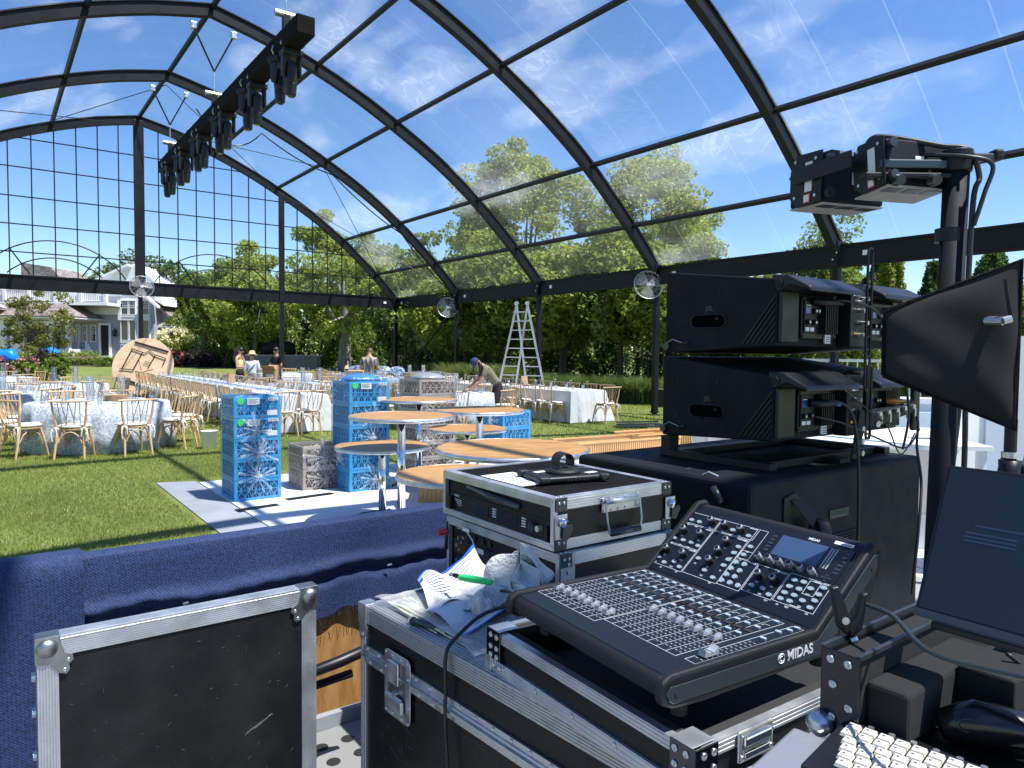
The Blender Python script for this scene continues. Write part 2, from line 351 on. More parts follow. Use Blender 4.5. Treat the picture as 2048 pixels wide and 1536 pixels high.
def copy_tree(o, parent=None):
    c = o.copy(); col.objects.link(c); c.parent = parent
    for ch in KIDS.get(o.name, []) or [x for x in o.children]: copy_tree(ch, c)
    return c
KIDS = {}
def dup(o, loc, rz, label=None, group=None):
    c = copy_tree(o); c.location = loc; c.rotation_euler = (0, 0, rz)
    if label: c['label'] = label
    if group: c['group'] = group
    return c
def text(name, body, size, R, loc, m, parent=None, ext=.0006, align='CENTER', bold=0):
    cu = bpy.data.curves.new(name, 'FONT'); cu.body = body; cu.size = size; cu.extrude = ext; cu.align_x = align; cu.align_y = 'CENTER'; cu.offset = bold
    t = bpy.data.objects.new('tmp', cu); col.objects.link(t); dg = bpy.context.evaluated_depsgraph_get()
    me = bpy.data.meshes.new_from_object(t.evaluated_get(dg)); bpy.data.objects.remove(t)
    me.materials.clear(); me.materials.append(m); o = bpy.data.objects.new(name, me); col.objects.link(o)
    mm = R.to_4x4(); mm.translation = Vector(loc); o.matrix_basis = mm
    if parent: o.parent = parent
    return o
def fastmesh(name, V, nper, m):
    """V: (N*nper,3) vertices, every nper in a row make one face"""
    N = len(V)//nper; me = bpy.data.meshes.new(name)
    me.vertices.add(len(V)); me.vertices.foreach_set('co', V.astype(np.float32).ravel())
    me.loops.add(len(V)); me.loops.foreach_set('vertex_index', np.arange(len(V), dtype=np.int32))
    me.polygons.add(N); me.polygons.foreach_set('loop_start', np.arange(0, len(V), nper, dtype=np.int32))
    try: me.polygons.foreach_set('loop_total', np.full(N, nper, dtype=np.int32))
    except Exception: pass
    me.materials.append(m); me.update(calc_edges=True); return me
def leaves(centers, size, upbias=.4, aspect=.6):
    """a 4-corner leaf at each centre (N,3)"""
    N = len(centers); d = rng.normal(size=(N, 3)); d[:, 2] = d[:, 2]*.8 - .1; d /= np.linalg.norm(d, axis=1)[:, None]
    nrm = rng.normal(size=(N, 3)); nrm[:, 2] += upbias*2; s_ = np.cross(d, nrm); s_ /= np.linalg.norm(s_, axis=1)[:, None]+1e-9
    L = size*rng.uniform(.6, 1.3, size=(N, 1)); d = d*L; s_ = s_*L*aspect*.5
    V = np.empty((N, 4, 3)); V[:, 0] = centers-d*.5; V[:, 1] = centers+s_; V[:, 2] = centers+d*.5; V[:, 3] = centers-s_
    return V.reshape(-1, 3)
ROT = math.atan2(.596, .803); GA = Vector((.803, .596, 0)); AA = Vector((-.596, .803, 0)); P0 = Vector((-5.1, 31.1, 0))
def HW(x, y, z=0): return P0 + GA*x + AA*y + Vector((0, 0, z))
ORD = 'first second third fourth fifth sixth seventh eighth ninth tenth eleventh twelfth thirteenth fourteenth fifteenth sixteenth seventeenth eighteenth nineteenth twentieth twenty-first twenty-second twenty-third'.split()
def gz(x, y):
    d = max(0, y-18); return min(.62, .45*(d/27)**1.3) if y < 400 else .62
# ------------------------------------------------------------------ ground
xs = np.concatenate([np.arange(-400, -60, 40), np.arange(-60, 60, 4), np.arange(60, 401, 40)]); ys = np.concatenate([np.arange(-60, 60, 3), np.arange(60, 201, 20), np.arange(250, 801, 50)])
b = MB(); o_ = 0
for x in xs:
    for y in ys: b.v.append((float(x), float(y), gz(x, y)))
ny = len(ys)
for i in range(len(xs)-1):
    for j in range(ny-1): b.face(i*ny+j, (i+1)*ny+j, (i+1)*ny+j+1, i*ny+j+1)
g_ = struct(b.build('lawn', M['lawn'], smooth=True))
# blades of grass where the lawn is near
def blade_field(n, x0, x1, y0, y1, h, wd, pw=1):
    y = y0+(y1-y0)*rng.random(n)**pw; x = (x0+(x1-x0)*rng.random(n))*y
    ok = ~((-.596*(x) + .803*y) < 2.6)
    px = (x-P0.x)*.803+(y-P0.y)*.596; py = (x-P0.x)*-.596+(y-P0.y)*.803
    ok &= ~((px > -12.85) & (px < -4.5) & (py > -26.3) & (py < -18.4))
    x, y = x[ok], y[ok]; n = len(x)
    z = np.array([gz(0, v) for v in y]); hh = h*rng.uniform(.5, 1.3, n); a = rng.uniform(0, 2*pi, n); l = rng.normal(0, .5, (n, 2))*hh[:, None]
    V = np.empty((n, 3, 3)); cx_, sx_ = np.cos(a)*wd/2, np.sin(a)*wd/2
    V[:, 0] = np.stack([x-cx_, y-sx_, z-.004], 1); V[:, 1] = np.stack([x+cx_, y+sx_, z-.004], 1); V[:, 2] = np.stack([x+l[:, 0], y+l[:, 1], z+hh], 1)
    return V.reshape(-1, 3)
V = np.concatenate([blade_field(230000, -.80, .35, 4.2, 13, .036, .008, .8), blade_field(120000, -.80, .45, 13, 26, .045, .018, .8)])
tag(put('grass', fastmesh('grass', V, 3, M['blade'])), 'short mown lawn grass with sunlit blades', None, kind='stuff')

# mostly unseen grey floor, added to keep green lawn bounce off the aluminium
def NPV(s, n): return GA*s+AA*n+Vector((0, 0, .003))
q_ = [NPV(-5.5, -7), NPV(5.5, -7), NPV(5.5, 2.70), NPV(-5.5, 2.70)]
struct(MB().prism(q_, (0, 0, .02)).build('added_floor', M['addedfloor']))
# ------------------------------------------------------------------ tent
tent = T('clear_top_tent', 'large black framed event tent with a clear arched roof', 'tent', P0, ROT)
PR = [(0, 3.92), (.5, 4.45), (1.0, 4.93), (1.7, 5.6), (2.47, 6.22), (3.8, 7.18), (5.2, 7.95), (6.3, 8.52), (7.45, 8.97), (8.7, 9.36), (10, 9.68)]
def smooth(P, k=4):
    out = []
    for i in range(len(P)-1):
        p0, p1, p2, p3 = P[max(i-1, 0)], P[i], P[i+1], P[min(i+2, len(P)-1)]
        for j in range(k):
            u = j/k; out.append(tuple(.5*(2*p1[c]+(-p0[c]+p2[c])*u+(2*p0[c]-5*p1[c]+4*p2[c]-p3[c])*u*u+(-p0[c]+3*p1[c]-3*p2[c]+p3[c])*u**3) for c in (0, 1)))
    return out+[P[-1]]
PR = smooth([(0, 3.92), (1.0, 4.93), (2.47, 6.22), (3.8, 7.16), (5.2, 7.95), (6.3, 8.50), (7.45, 8.97), (8.7, 9.38), (10, 9.68)])
full = PR + [(20-s, z) for s, z in PR[::-1][1:]]
NB = 7
def rafter_mesh():
    b = MB()
    pts = [Vector((-s, 0, z)) for s, z in full]
    def strip(wd, o0, o1):
        n = len(pts); o = len(b.v)
        for i, p in enumerate(pts):
            t = (pts[min(i+1, n-1)]-pts[max(i-1, 0)]).normalized(); nn = Vector((t.z, 0, -t.x)) 
            if nn.z < 0: nn = -nn
            for a_, c_ in ((-wd/2, o0), (wd/2, o0), (wd/2, o1), (-wd/2, o1)): b.v.append(tuple(p+nn*c_+Vector((0, a_, 0))))
        for i in range(n-1):
            for j in range(4): b.face(o+i*4+j, o+i*4+(j+1) % 4, o+(i+1)*4+(j+1) % 4, o+(i+1)*4+j)
    strip(.10, -.145, .085); strip(.17, -.18, -.148); strip(.17, .088, .118)
    return b.mesh('rafter', M['steel'])
rm = rafter_mesh()
pm = MB().bx(-.075, -.06, 0, .075, .06, 3.75).bx(-.1, -.09, .03, .1, .09, .06).mesh('post', M['steel'])
for k in range(NB+1):
    r = put('rafter', rm, tent); r.location = (0, -5*k, 0)
    for s in (0, -20):
        p = put('post', pm, tent); p.location = (s, -5*k, .06)
        f = MB().bx(s-.16, -5*k-.14, .001, s+.16, -5*k+.14, .03).bx(s-.04, -5*k-.04, .03, s+.04, -5*k+.04, .09).build('base_plate', M['steel'], tent)
    for s in (0,):
        # junction plate with bright bolts
        MB().bx(s-.13, -5*k-.075, 3.5, s+.10, -5*k+.075, 4.05).build('junction_bracket', M['steel'], tent, bevel=.01)
        for q in ((.0, 3.93), (-.06, 3.80), (.02, 3.66)):
            MB().tube([(s-.135, -5*k+q[0], q[1]), (s-.15, -5*k+q[0], q[1])], .018, 8).build('bolt', M['zinc'], tent)
# eave beams
for k in range(NB):
    for s in (0, -20):
        b = MB().bx(s-.045, -5*k-4.9, 3.55, s+.045, -5*k-.1, 3.92).bx(s-.075, -5*k-4.9, 3.92, s+.075, -5*k-.1, 3.97).bx(s-.075, -5*k-4.9, 3.50, s+.075, -5*k-.1, 3.55)
        b.build('eave_beam', M['steel'], tent)
    MB().bx(-.052, -5*k-.68, 3.70, -.046, -5*k-.56, 3.80).build('label_plate', M['sticker'], tent)
MB().bx(-.62, -.078, 3.72, -.50, -.072, 3.82).build('label_plate', M['sticker'], tent)
# purlins
PS = [(1.0, 4.93), (2.47, 6.22), (5.2, 7.95), (7.45, 8.97), (10, 9.68)]; PS += [(20-s, z) for s, z in PS[:-1]]
pl = MB().bx(-.045, -4.93, -.03, .045, -.07, .07).mesh('purlin', M['steel'])
for k in range(NB):
    for s, z in PS:
        o = put('purlin', pl, tent); o.location = (-s, -5*k, z); 
        i = min(range(len(full)), key=lambda i: abs(full[i][0]-s)); a_, c_ = full[max(i-1, 0)], full[min(i+1, len(full)-1)]
        o.rotation_euler = (0, math.atan2(c_[1]-a_[1], c_[0]-a_[0]), 0)
# clear roof panels, one for each bay and each field between two purlins
edges = sorted([0, 20]+[s for s, z in PS])
def zat(s):
    for (a_, za), (b_, zb) in zip(full[:-1], full[1:]):
        if a_ <= s <= b_: return za+(zb-za)*(s-a_)/(b_-a_)
for i in range(len(edges)-1):
    s0, s1 = edges[i], edges[i+1]
    for k in range(NB):
        def fn(u, v, s0=s0, s1=s1, k=k):
            s = s0+(s1-s0)*u; return (-s, -5*k-.07-4.86*v, zat(s)+.10+.02*math.sin(pi*u)*math.sin(pi*v))
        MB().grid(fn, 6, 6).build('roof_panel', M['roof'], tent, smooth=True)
# gable wall: posts, grid bars, fan arches, beam, film
for s in (5, 10, 15):
    wd = .16 if s == 10 else .1
    MB().bx(-s-wd, -.09, 3.6, -s+wd, .05, zat(s)-.05).build('gable_post', M['steel'], tent, bevel=.01)
    MB().bx(-s-.07, -.06, .06, -s+.07, .06, 3.6).build('gable_post', M['steel'], tent, bevel=.008)
    MB().bx(-s-.16, -.14, .0, -s+.16, .14, .05).build('base_plate', M['steel'], tent)
for s0, s1 in ((.1, 4.9), (5.1, 9.86), (10.14, 14.9), (15.1, 19.9)):
    MB().bx(-s1, -.045, 3.6, -s0, .045, 3.98).bx(-s1, -.075, 3.98, -s0, .075, 4.03).bx(-s1, -.075, 3.55, -s0, .075, 3.6).build('gable_beam', M['steel'], tent)
for s in [x*.625 for x in range(1, 32)]:
    if abs(s % 5) < .01: continue
    MB().bx(-s-.018, -.03, 4.03, -s+.018, .0, zat(s)-.1).build('gable_bar', M['steel'], tent)
for z in (4.76, 5.65, 6.54, 7.47, 8.40):
    s = 0
    while zat(s) < z+.12: s += .02
    MB().bx(-(20-s), -.058, z-.018, -s, -.031, z+.018).build('gable_rail', M['steel'], tent)
for c in (7.5, 12.5):
    for hw, sg, nm in ((2.04, 1.13, 'fan_arch'), (1.33, .57, 'fan_arch')):
        Rr = (hw*hw+sg*sg)/(2*sg); zc = 4.07+sg-Rr; th = math.asin(hw/Rr)
        MB().tube([(-c+Rr*math.sin(t), -.085, zc+Rr*math.cos(t)) for t in np.linspace(-th, th, 25)], .022, 6).build(nm, M['steel'], tent)
    for sg in (-1, 1):
        MB().beam((-c+sg*1.27, -.085, 4.88), (-c+sg*.72, -.085, 4.06), .04, .04).build('fan_spoke', M['steel'], tent)
def gf(u, v, s0=0, s1=20): 
    s = .05+19.9*u; return (-s, .02, 4.0+(zat(s)-.12-4.0)*v)
MB().grid(gf, 40, 4).build('gable_film', M['gablefilm'], tent)
# cross bracing of the first bay and the wires under its roof
for a_, c_ in (((0, -.15, 3.4), (0, -4.85, .25)), ((0, -.15, .25), (0, -4.85, 3.4))):
    MB().tube([a_, c_], .035, 8).build('cross_brace', M['steel'], tent)
def wire(pts, r=.012): MB().tube(pts, r, 5).build('brace_wire', M['cable'], tent)
wire([(-.3, -.2, 4.0), (-5.2, -4.85, 7.8)]); wire([(-5.2, -.15, 7.85), (-.3, -4.85, 4.05)]); wire([(-5.2, -4.85, 7.8), (-10, -.2, 9.45)]); wire([(-5.2, -.2, 7.8), (-10, -4.8, 9.45)])
wire([(-10, -.2, 9.45), (-14.8, -4.85, 7.8)]); wire([(-10, -4.8, 9.45), (-14.8, -.2, 7.8)])
# power cable swagging down along the second rafter
def sag(a_, c_, d, n=10):
    a_, c_ = Vector(a_), Vector(c_); return [a_.lerp(c_, i/n)-Vector((0, 0, 4*d*(i/n)*(1-i/n))) for i in range(n+1)]
pts = sag((-9.2, -4.9, 8.9), (-7.2, -4.7, 8.6), .7)+sag((-7.2, -4.7, 8.6), (-4.9, -4.9, 7.6), .15)[1:]+sag((-4.9, -4.9, 7.6), (-2.3, -4.9, 5.9), .12)[1:]+sag((-2.3, -4.9, 5.9), (-.3, -4.9, 4.0), .12)[1:]
MB().tube(pts, .02, 6).build('power_cable', M['cable'], tent)

# ------------------------------------------------------------------ wall fans
def fan(loc, rz, label, tilt=.25):
    t = T('wall_fan', label, 'fan', loc, rz, 'round fans fixed to the tent frame')
    X = Matrix.Rotation(-tilt, 3, 'X')
    def tr(b):
        b.v = [tuple(X @ Vector(v)) for v in b.v]; return b
    b = MB()
    for sy, sg in ((-.06, -1), (.06, 1)):
        for r in (.36, .24, .12):
            yy = sy*(1-(r/.42)**2)+ (0.02*sg)
            b.tube([(r*math.cos(a), yy, r*math.sin(a)) for a in np.linspace(0, 2*pi, 25)], .0025, 4, False)
        for q in range(18):
            a = 2*pi*q/16; b.tube([(rr*math.cos(a), sy*(1-(rr/.42)**2)+.02*sg, rr*math.sin(a)) for rr in (.04, .2, .3, .385)], .0018, 4, False)
    b.tube([(.385*math.cos(a), 0, .385*math.sin(a)) for a in np.linspace(0, 2*pi, 29)], .012, 6, False)
    tr(b).build('guard', M['zinc'], t)
    for q in range(3):
        a0 = 2*pi*q/3+.4
        def fn(u, v, a0=a0):
            r = .05+.29*u; a = a0+(v-.5)*(1.5-.3*u); return X @ Vector((r*math.cos(a), .05*(v-.5), r*math.sin(a)))
        bb = MB().grid(fn, 5, 5); bb.build('blade', M['gun'] if False else M['fanblade'], t, smooth=True)
    tr(MB().tube([(0, -.04, 0), (0, .16, 0)], .06, 14)).build('motor', M['zinc'], t, smooth=False)
    tr(MB().tube([(0, .16, 0), (0, .3, -.06)], .02, 8)).build('bracket', M['steel'], t)
    return t
fan(HW(-10.0, -.32, 3.85), ROT+pi*0+.0, 'round fan on the beam at the middle post of the far gable')
fan(HW(-.32, -15.0, 3.48), ROT-.55, 'round fan on the side post in front of the leafy trees, beside the loudspeakers')
fan(HW(-.32, -4.85, 3.35), ROT-.5, 'round fan near the far corner, above the crossed tube bracing')

# ------------------------------------------------------------------ lighting truss
trz = 7.2
truss = T('lighting_truss', 'black fabric wrapped truss bar hanging below the tent ridge', 'truss', HW(-9.95, 0, 0), ROT)
y0, y1 = -4.0, -16.0
n_ = 40
MB().bx(-.16, y1, trz-.17, .16, y0, trz+.15).build('wrapped_bar', M['blackfab'], truss, bevel=.015)
for yy in (-5.2, -7.9, -10.6, -13.0, -14.6): MB().bx(-.166, yy-.02, trz-.175, .166, yy+.02, trz+.156).build('fabric_tie', M['blackfab'], truss)
for yy in (-5, -10, -15):
    MB().tube([(-.2, yy, trz+.52), (.2, yy, trz+.52)], .06, 10).build('hoist', M['zinc'], truss, smooth=False)
    MB().bx(-.06, yy-.06, trz+.15, .06, yy+.06, trz+.5).build('beam_clamp', M['black'], truss)
    b = MB().tube([(0, yy, trz+.55), (0, yy, 8.25)], .012, 6); b.build('chain', M['zinc'], truss)
    for sx in (-.45, .45):
        b = MB().tube([(0, yy, 8.25), (sx, yy, 9.18)], .022, 6); b.build('sling', M['black'], truss)
        b = MB().bx(sx-.06, yy-.07, 9.12, sx+.06, yy+.07, 9.27); b.build('girder_clamp', M['zinc'], truss, bevel=.01)
def moving_head(first=True):
    t = T('moving_head_light', '', 'stage light')
    MB().bx(-.15, -.12, -.09, .15, .12, 0).build('base', M['black'], t, bevel=.02)
    MB().tube([(-.12, 0, .02), (-.16, 0, .07), (-.12, 0, .14)], .012, 6).build('hook_clamp', M['zinc'], t)
    MB().tube([(.09, -.05, 0), (.17, -.07, .06), (.2, -.02, .12), (.1, 0, .16)], .008, 5).build('safety_cable', M['cable'], t)
    MB().bx(.05, -.125, .0, .08, -.12, .03).build('label', M['brass'], t)
    for sx in (-1, 1):
        MB().prism([(sx*.098, -.075, -.09), (sx*.098, .075, -.09), (sx*.104, .06, -.30), (sx*.104, .03, -.37), (sx*.104, -.03, -.37), (sx*.104, -.06, -.30)], (sx*.04, 0, 0)).build('yoke_arm', M['blackpl'], t, bevel=.012)
    MB().lathe([(.04, .0), (.075, -.02), (.09, -.09), (.094, -.25), (.082, -.30), (.086, -.32), (.072, -.46), (.06, -.47)], 10, (0, 0, -.15)).build('head', M['blackpl'], t)
    MB().lathe([(.055, -.0), (.05, -.012)], 14, (0, 0, -.6205)).build('lens', M['glass'], t)
    return t
heads = []
proto = moving_head()
for i, yy in enumerate((-15.2, -13.2, -11.0, -8.9, -6.95, -5.1)):
    for s in (0, 1):
        o = proto if not heads else copy_tree(proto)
        o.location = HW(-9.95+(-.02 if s else .02), yy+(.48 if s else 0), trz-.17); o.rotation_euler = (0, 0, ROT+(.4 if s else 0)); o.scale = (1.2, 1.2, 1.3)
        heads.append(o)
        pl_ = ORD[i]
        o['label'] = f'black moving head light, {pl_} pair from the near end of the truss, ' + ('rear one' if s else 'front one'); o['group'] = 'moving head lights hanging from the truss'
# ------------------------------------------------------------------ chairs
def arc(a_, c_, up, n=5):
    a_, c_ = Vector(a_), Vector(c_); return [a_.lerp(c_, i/n)+Vector((0, 0, up*math.sin(pi*i/n)**.6)) for i in range(n+1)]
def make_chair():
    t = T('dining_chair', 'x', 'chair')
    MB().lathe([(.17, 0), (.215, .004), (.22, .022), (.20, .03)], 16, (0, .01, .43)).build('seat', M['wood'], t)
    MB().lathe([(.15, 0), (.215, .008), (.225, .028), (.20, .045), (.12, .052)], 18, (0, .01, .462)).build('cushion', M['cushion'], t, smooth=True)
    for sx, sy in ((-1, 1), (1, 1)):
        MB().tube([(sx*.15, sy*.15, .44), (sx*.19, sy*.19, .22), (sx*.2, sy*.235, 0)], [.02, .018, .014], 6).build('leg', M['wood'], t)
    for sx in (-1, 1):
        MB().tube([(sx*.2, -.26, 0), (sx*.185, -.21, .25), (sx*.175, -.175, .45)], [.015, .018, .019], 6).build('leg', M['wood'], t)
        MB().tube([(sx*.175, -.175, .45), (sx*.215, -.205, .66), (sx*.23, -.235, .86)], [.019, .017, .014], 6).build('back_post', M['wood'], t)
    crest = [(x, -.235-.035*(1-(x/.28)**2), .87) for x in np.linspace(-.28, .28, 7)]
    MB().tube(crest, [.013, .016, .017, .017, .017, .016, .013], 6).build('crest_rail', M['wood'], t)
    def cr(x): return (x, -.235-.035*(1-(x/.28)**2), .865)
    for xb, xt in ((-.12, -.15), (-.075, .0), (-.03, -.10), (.03, .10), (.075, .0), (.12, .15)):
        MB().tube([(xb, -.17+abs(xb)*.2, .45), cr(xt)], .0065, 5).build('spindle', M['wood'], t)
    for a_, c_ in (((-.17, .165, .2), (.17, .165, .2)), ((-.16, -.2, .24), (.16, -.2, .24)), ((-.17, -.18, .24), (-.17, .16, .24)), ((.17, -.18, .24), (.17, .16, .24))):
        MB().tube(arc(a_, c_, .17, 6), .009, 5).build('bentwood_brace', M['wood'], t)
    for sx in (-1, 1):
        b = MB().tube([(sx*.19, -.2, .47), (sx*.23, -.235, .44), (sx*.24, -.25, .37), (sx*.225, -.245, .28)], [.012, .014, .01, .012], 5)
        b.tube([(sx*.19, -.2, .47), (sx*.17, -.25, .45), (sx*.16, -.255, .35)], [.012, .016, .009], 5)
        b.tube([(sx*.15, -.2, .46), (sx*.19, -.24, .475), (sx*.22, -.2, .46)], .016, 5); b.build('tie_ribbon', M['cushion'], t)
    return t
chair0 = make_chair(); ch_used = [False]
def chair(loc, rz, label, group):
    if not ch_used[0]: ch_used[0] = True; c = chair0
    else: c = copy_tree(chair0)
    c.location = loc; c.rotation_euler = (0, 0, rz+random.uniform(-.06, .06)); c['label'] = label; c['group'] = group; return c
# ------------------------------------------------------------------ tables
def ripple(seed, k=11):
    ph = [random.uniform(0, 6.28) for _ in range(4)]
    def f(i, a):
        amp = [0, 0, .006, .02, .035, .05][min(i, 5)]
        return amp*(math.sin(k*a+ph[0])+.6*math.sin((k*2+3)*a+ph[1])+.5*math.sin(5*a+ph[2]))
    return f
def clothmesh(seed, R=1.06):
    return MB().lathe([(.02, .765), (R-.02, .765), (R, .757), (R+.015, .55), (R+.03, .3), (R+.06, .015)], 120, (0, 0, 0), ripple(seed)).mesh('tablecloth', M['floral'], True)
def glass_set():
    gl = MB().lathe([(.03, 0), (.032, .005), (.035, .10), (.033, .10), (.03, .008)], 10).mesh('drinking_glass', M['clear'], True)
    wn = MB().lathe([(.032, 0), (.032, .004), (.005, .01), (.005, .09), (.03, .12), (.037, .16), (.028, .20)], 10).mesh('wine_glass', M['clear'], True)
    np_ = MB().box((0, 0, .008), (.10, .2, .016)).mesh('folded_napkin', M['cloth']); pt = MB().lathe([(.07, .001), (.11, .004), (.135, .014), (.13, .016), (.07, .006)], 20).mesh('plate', M['white'], True)
    return gl, wn, np_, pt
GL, WN, NPK, PLT = glass_set()
def setting(loc, ang, where, grp):
    x = Vector((math.cos(ang), math.sin(ang), 0)); y = Vector((-x.y, x.x, 0))
    z = Vector(loc)
    o = put('folded_napkin', NPK); o.location = z; o.rotation_euler = (0, 0, ang+random.uniform(-.3, .3)); tag(o, f'folded napkin on {where}', 'napkin', 'napkins on '+grp)
    o = put('drinking_glass', GL); o.location = z+y*.2+x*.02; tag(o, f'tumbler on {where}', 'glass', 'tumblers on '+grp)
    o = put('wine_glass', WN); o.location = z+y*.17+x*.13; tag(o, f'wine glass on {where}', 'glass', 'wine glasses on '+grp)
vase_me = MB().lathe([(.055, 0), (.06, .004), (.062, .42), (.057, .42), (.055, .01)], 20).mesh('cylinder_vase', M['clear'], True)
CLK = 'one two three four five six seven eight nine ten eleven twelve'.split()
def round_table(c, name, nch, a0, skip=(), lab='', seats=True, vases=2):
    t = T('round_table', f'round banquet table {lab}, under its floor length cloth', 'table', c, 0, 'round banquet tables')
    MB().lathe([(1.03, .72), (1.04, .735), (1.04, .752), (1.03, .757)], 40).build('tabletop', M['ply2'], t)
    for q in range(4):
        a = pi/4+q*pi/2; MB().tube([(.55*math.cos(a), .55*math.sin(a), .72), (.62*math.cos(a), .62*math.sin(a), .0)], .016, 6).build('leg', M['steel'], t)
    cl = put('tablecloth', clothmesh(1)); cl.location = c; cl.rotation_euler = (0, 0, random.uniform(0, 6)); tag(cl, f'grey blue floral cloth over the round table {lab}', 'tablecloth', 'floral round tablecloths')
    for q in range(nch):
        if q in skip: continue
        a = a0+2*pi*q/nch+random.uniform(-.05, .05); d = Vector((math.cos(a), math.sin(a), 0)); p = Vector(c)+d*(1.33+random.uniform(-.03, .06))
        p.z = gz(p.x, p.y)
        hr = int(round((math.atan2(d.x, d.y) % (2*pi))/(pi/6))) % 12 or 12
        chair(p, math.atan2(-d.y, -d.x)-pi/2, f'pale wood chair at {CLK[hr-1]} o\'clock of the round table {lab}', f'chairs around the round table {lab}')
    for q in range(nch):
        a = a0+2*pi*q/nch; d = Vector((math.cos(a), math.sin(a), 0)); setting(Vector(c)+d*.78+Vector((0, 0, .767)), a, f'{CLK[(int(round((math.atan2(d.x, d.y) % (2*pi))/(pi/6))) % 12 or 12)-1]} o\'clock place of round table {lab}', f'the round table {lab}')
    for q in range(vases):
        o = put('cylinder_vase', vase_me); o.location = Vector(c)+Vector((-.22+.42*q, .1+.2*q, .767)); tag(o, f'tall clear glass cylinder on the round table {lab}, {"left" if q == 0 else "right"} one', 'vase', 'tall glass cylinders on tables')
def ground(p): p = Vector(p); p.z = gz(p.x, p.y); return p
round_table(ground((-6.95, 11.95, 0)), 'A', 10, -pi/2+.28, (), 'nearest the camera')
round_table(ground((-10.4, 13.9, 0)), 'B', 10, -.2, (), 'at the left frame edge')
round_table(ground((-11.4, 17.9, 0)), 'C', 10, .1, (), 'in the third row left')
round_table(ground((-15.6, 21.2, 0)), 'D', 8, .4, (), 'farthest left back')
round_table(ground((-5.5, 19.3, 0)), 'I', 10, .25, (), 'behind the blue crates')
round_table(ground((-3.1, 22.9, 0)), 'J', 8, .1, (), 'near the far corner')
round_table(ground((-1.45, 15.55, 0)), 'F', 8, -.55, (6,), 'by the bending worker')
round_table(ground((-8.3, 25.6, 0)), 'K', 8, .1, (), 'farthest back', vases=1)
# stack of menus and centrepiece on the front table
b = MB()
for q in range(5): b.box((0, 0, .012+.022*q), (.34-.01*q, .24, .016), Matrix.Rotation(.1*q-.2, 3, 'Z'))
o = b.build('menu_stack', M['card']); o.location = (-6.75, 12.1, .767); tag(o, 'stack of tan menu boards on the nearest round table', 'menus')

def long_table(x, ya, yb, wd, lab, runner=True):
    """hall frame: centre line x, from ya (near) to yb (far)"""
    L = yb-ya; loc = HW(x, (ya+yb)/2); loc.z = gz(loc.x, loc.y)*.6
    t = T('long_table', f'long banquet table {lab}, its frame under a white cloth', 'table', loc, ROT, 'long banquet tables')
    MB().bx(-wd/2+.02, -L/2+.02, .73, wd/2-.02, L/2-.02, .755).build('tabletop', M['ply2'], t)
    for sy in np.linspace(-L/2+.3, L/2-.3, 6):
        for sx in (-1, 1): MB().tube([(sx*.3, sy, .73), (sx*.36, sy, 0)], .015, 6).build('leg', M['steel'], t)
    b = MB(); n = int(L*10)
    # rounded rectangle outline with folds
    out = []
    def add(p0, p1, nn):
        for i in range(nn): out.append((p0[0]+(p1[0]-p0[0])*i/nn, p0[1]+(p1[1]-p0[1])*i/nn))
    hw, hl = wd/2, L/2
    add((-hw, -hl), (hw, -hl), 12); add((hw, -hl), (hw, hl), n); add((hw, hl), (-hw, hl), 12); add((-hw, hl), (-hw, -hl), n)
    lv = [(.762, 0), (.752, .012), (.5, .03), (.25, .05), (.015, .075)]
    m_ = len(out); ph = random.uniform(0, 6)
    for zi, (z, off) in enumerate(lv):
        for i, (px, py) in enumerate(out):
            amp = [0, 0, .012, .025, .04][zi]*(math.sin(i*.9+ph)+.5*math.sin(i*2.3))
            nx = (px/hw if abs(abs(px)-hw) < 1e-6 else 0); nyy = (py/hl if abs(abs(py)-hl) < 1e-6 else 0)
            cor = 1.0 if (nx and nyy) else 0
            b.v.append((px+nx*(off+amp+cor*.1*zi/4), py+nyy*(off+amp+cor*.1*zi/4), z))
    for zi in range(len(lv)-1):
        for i in range(m_): b.face(zi*m_+i, zi*m_+(i+1) % m_, (zi+1)*m_+(i+1) % m_, (zi+1)*m_+i)
    b.face(*range(m_)[::-1])
    cl = b.build('tablecloth', M['cloth'], smooth=False); cl.location = loc; cl.rotation_euler = (0, 0, ROT); tag(cl, f'white cloth over the long table {lab}', 'tablecloth', 'long white tablecloths')
    if runner:
        r = MB().bx(-.16, -L/2+.1, .766, .16, L/2-.1, .769).build('table_runner', M['runner']); r.location = loc; r.rotation_euler = (0, 0, ROT); tag(r, f'narrow pale blue runner down the middle of the long table {lab}', 'table runner')
    k = int(L/.62)
    ws = ['nearest end', 'near half', 'far half', 'far end']
    for q in range(k):
        yy = ya+.35+q*(L-.7)/(k-1)
        for sx, sn in ((-1, 'left'), (1, 'right')):
            p = HW(x+sx*(wd/2+.22+random.uniform(-.02, .04)), yy); p.z = gz(p.x, p.y)*.8
            nth = ORD[q]
            chair(p, ROT+(-pi/2 if sx < 0 else pi/2), f'pale wood chair, {nth} from near end, {sn} side of table {lab}', f'chairs on the {sn} side of the long table {lab}')
            if q % 1 == 0: setting(HW(x+sx*(wd/2-.2), yy, .767+loc.z), ROT+(pi if sx < 0 else 0), f'{nth} place from near end, {sn} side of table {lab}', f'the long table {lab}')
    return loc
l1 = long_table(-9.34, -14.0, -.9, 1.05, 'left of crates')
l2 = long_table(-2.9, -15.5, -8.6, 1.05, 'before the ladder', False)
l3 = long_table(-3.6, -6.9, -2.0, 1.05, 'with small lamps', False)
for x, y, lab in ((-9.34, -14.36, 'at the near end of the left long table'), (-2.75, -15.95, 'at the near end of the table before the ladder')):
    p = HW(x, y); chair(p, ROT, 'pale wood spindle back chair '+lab, 'chairs at the table ends')
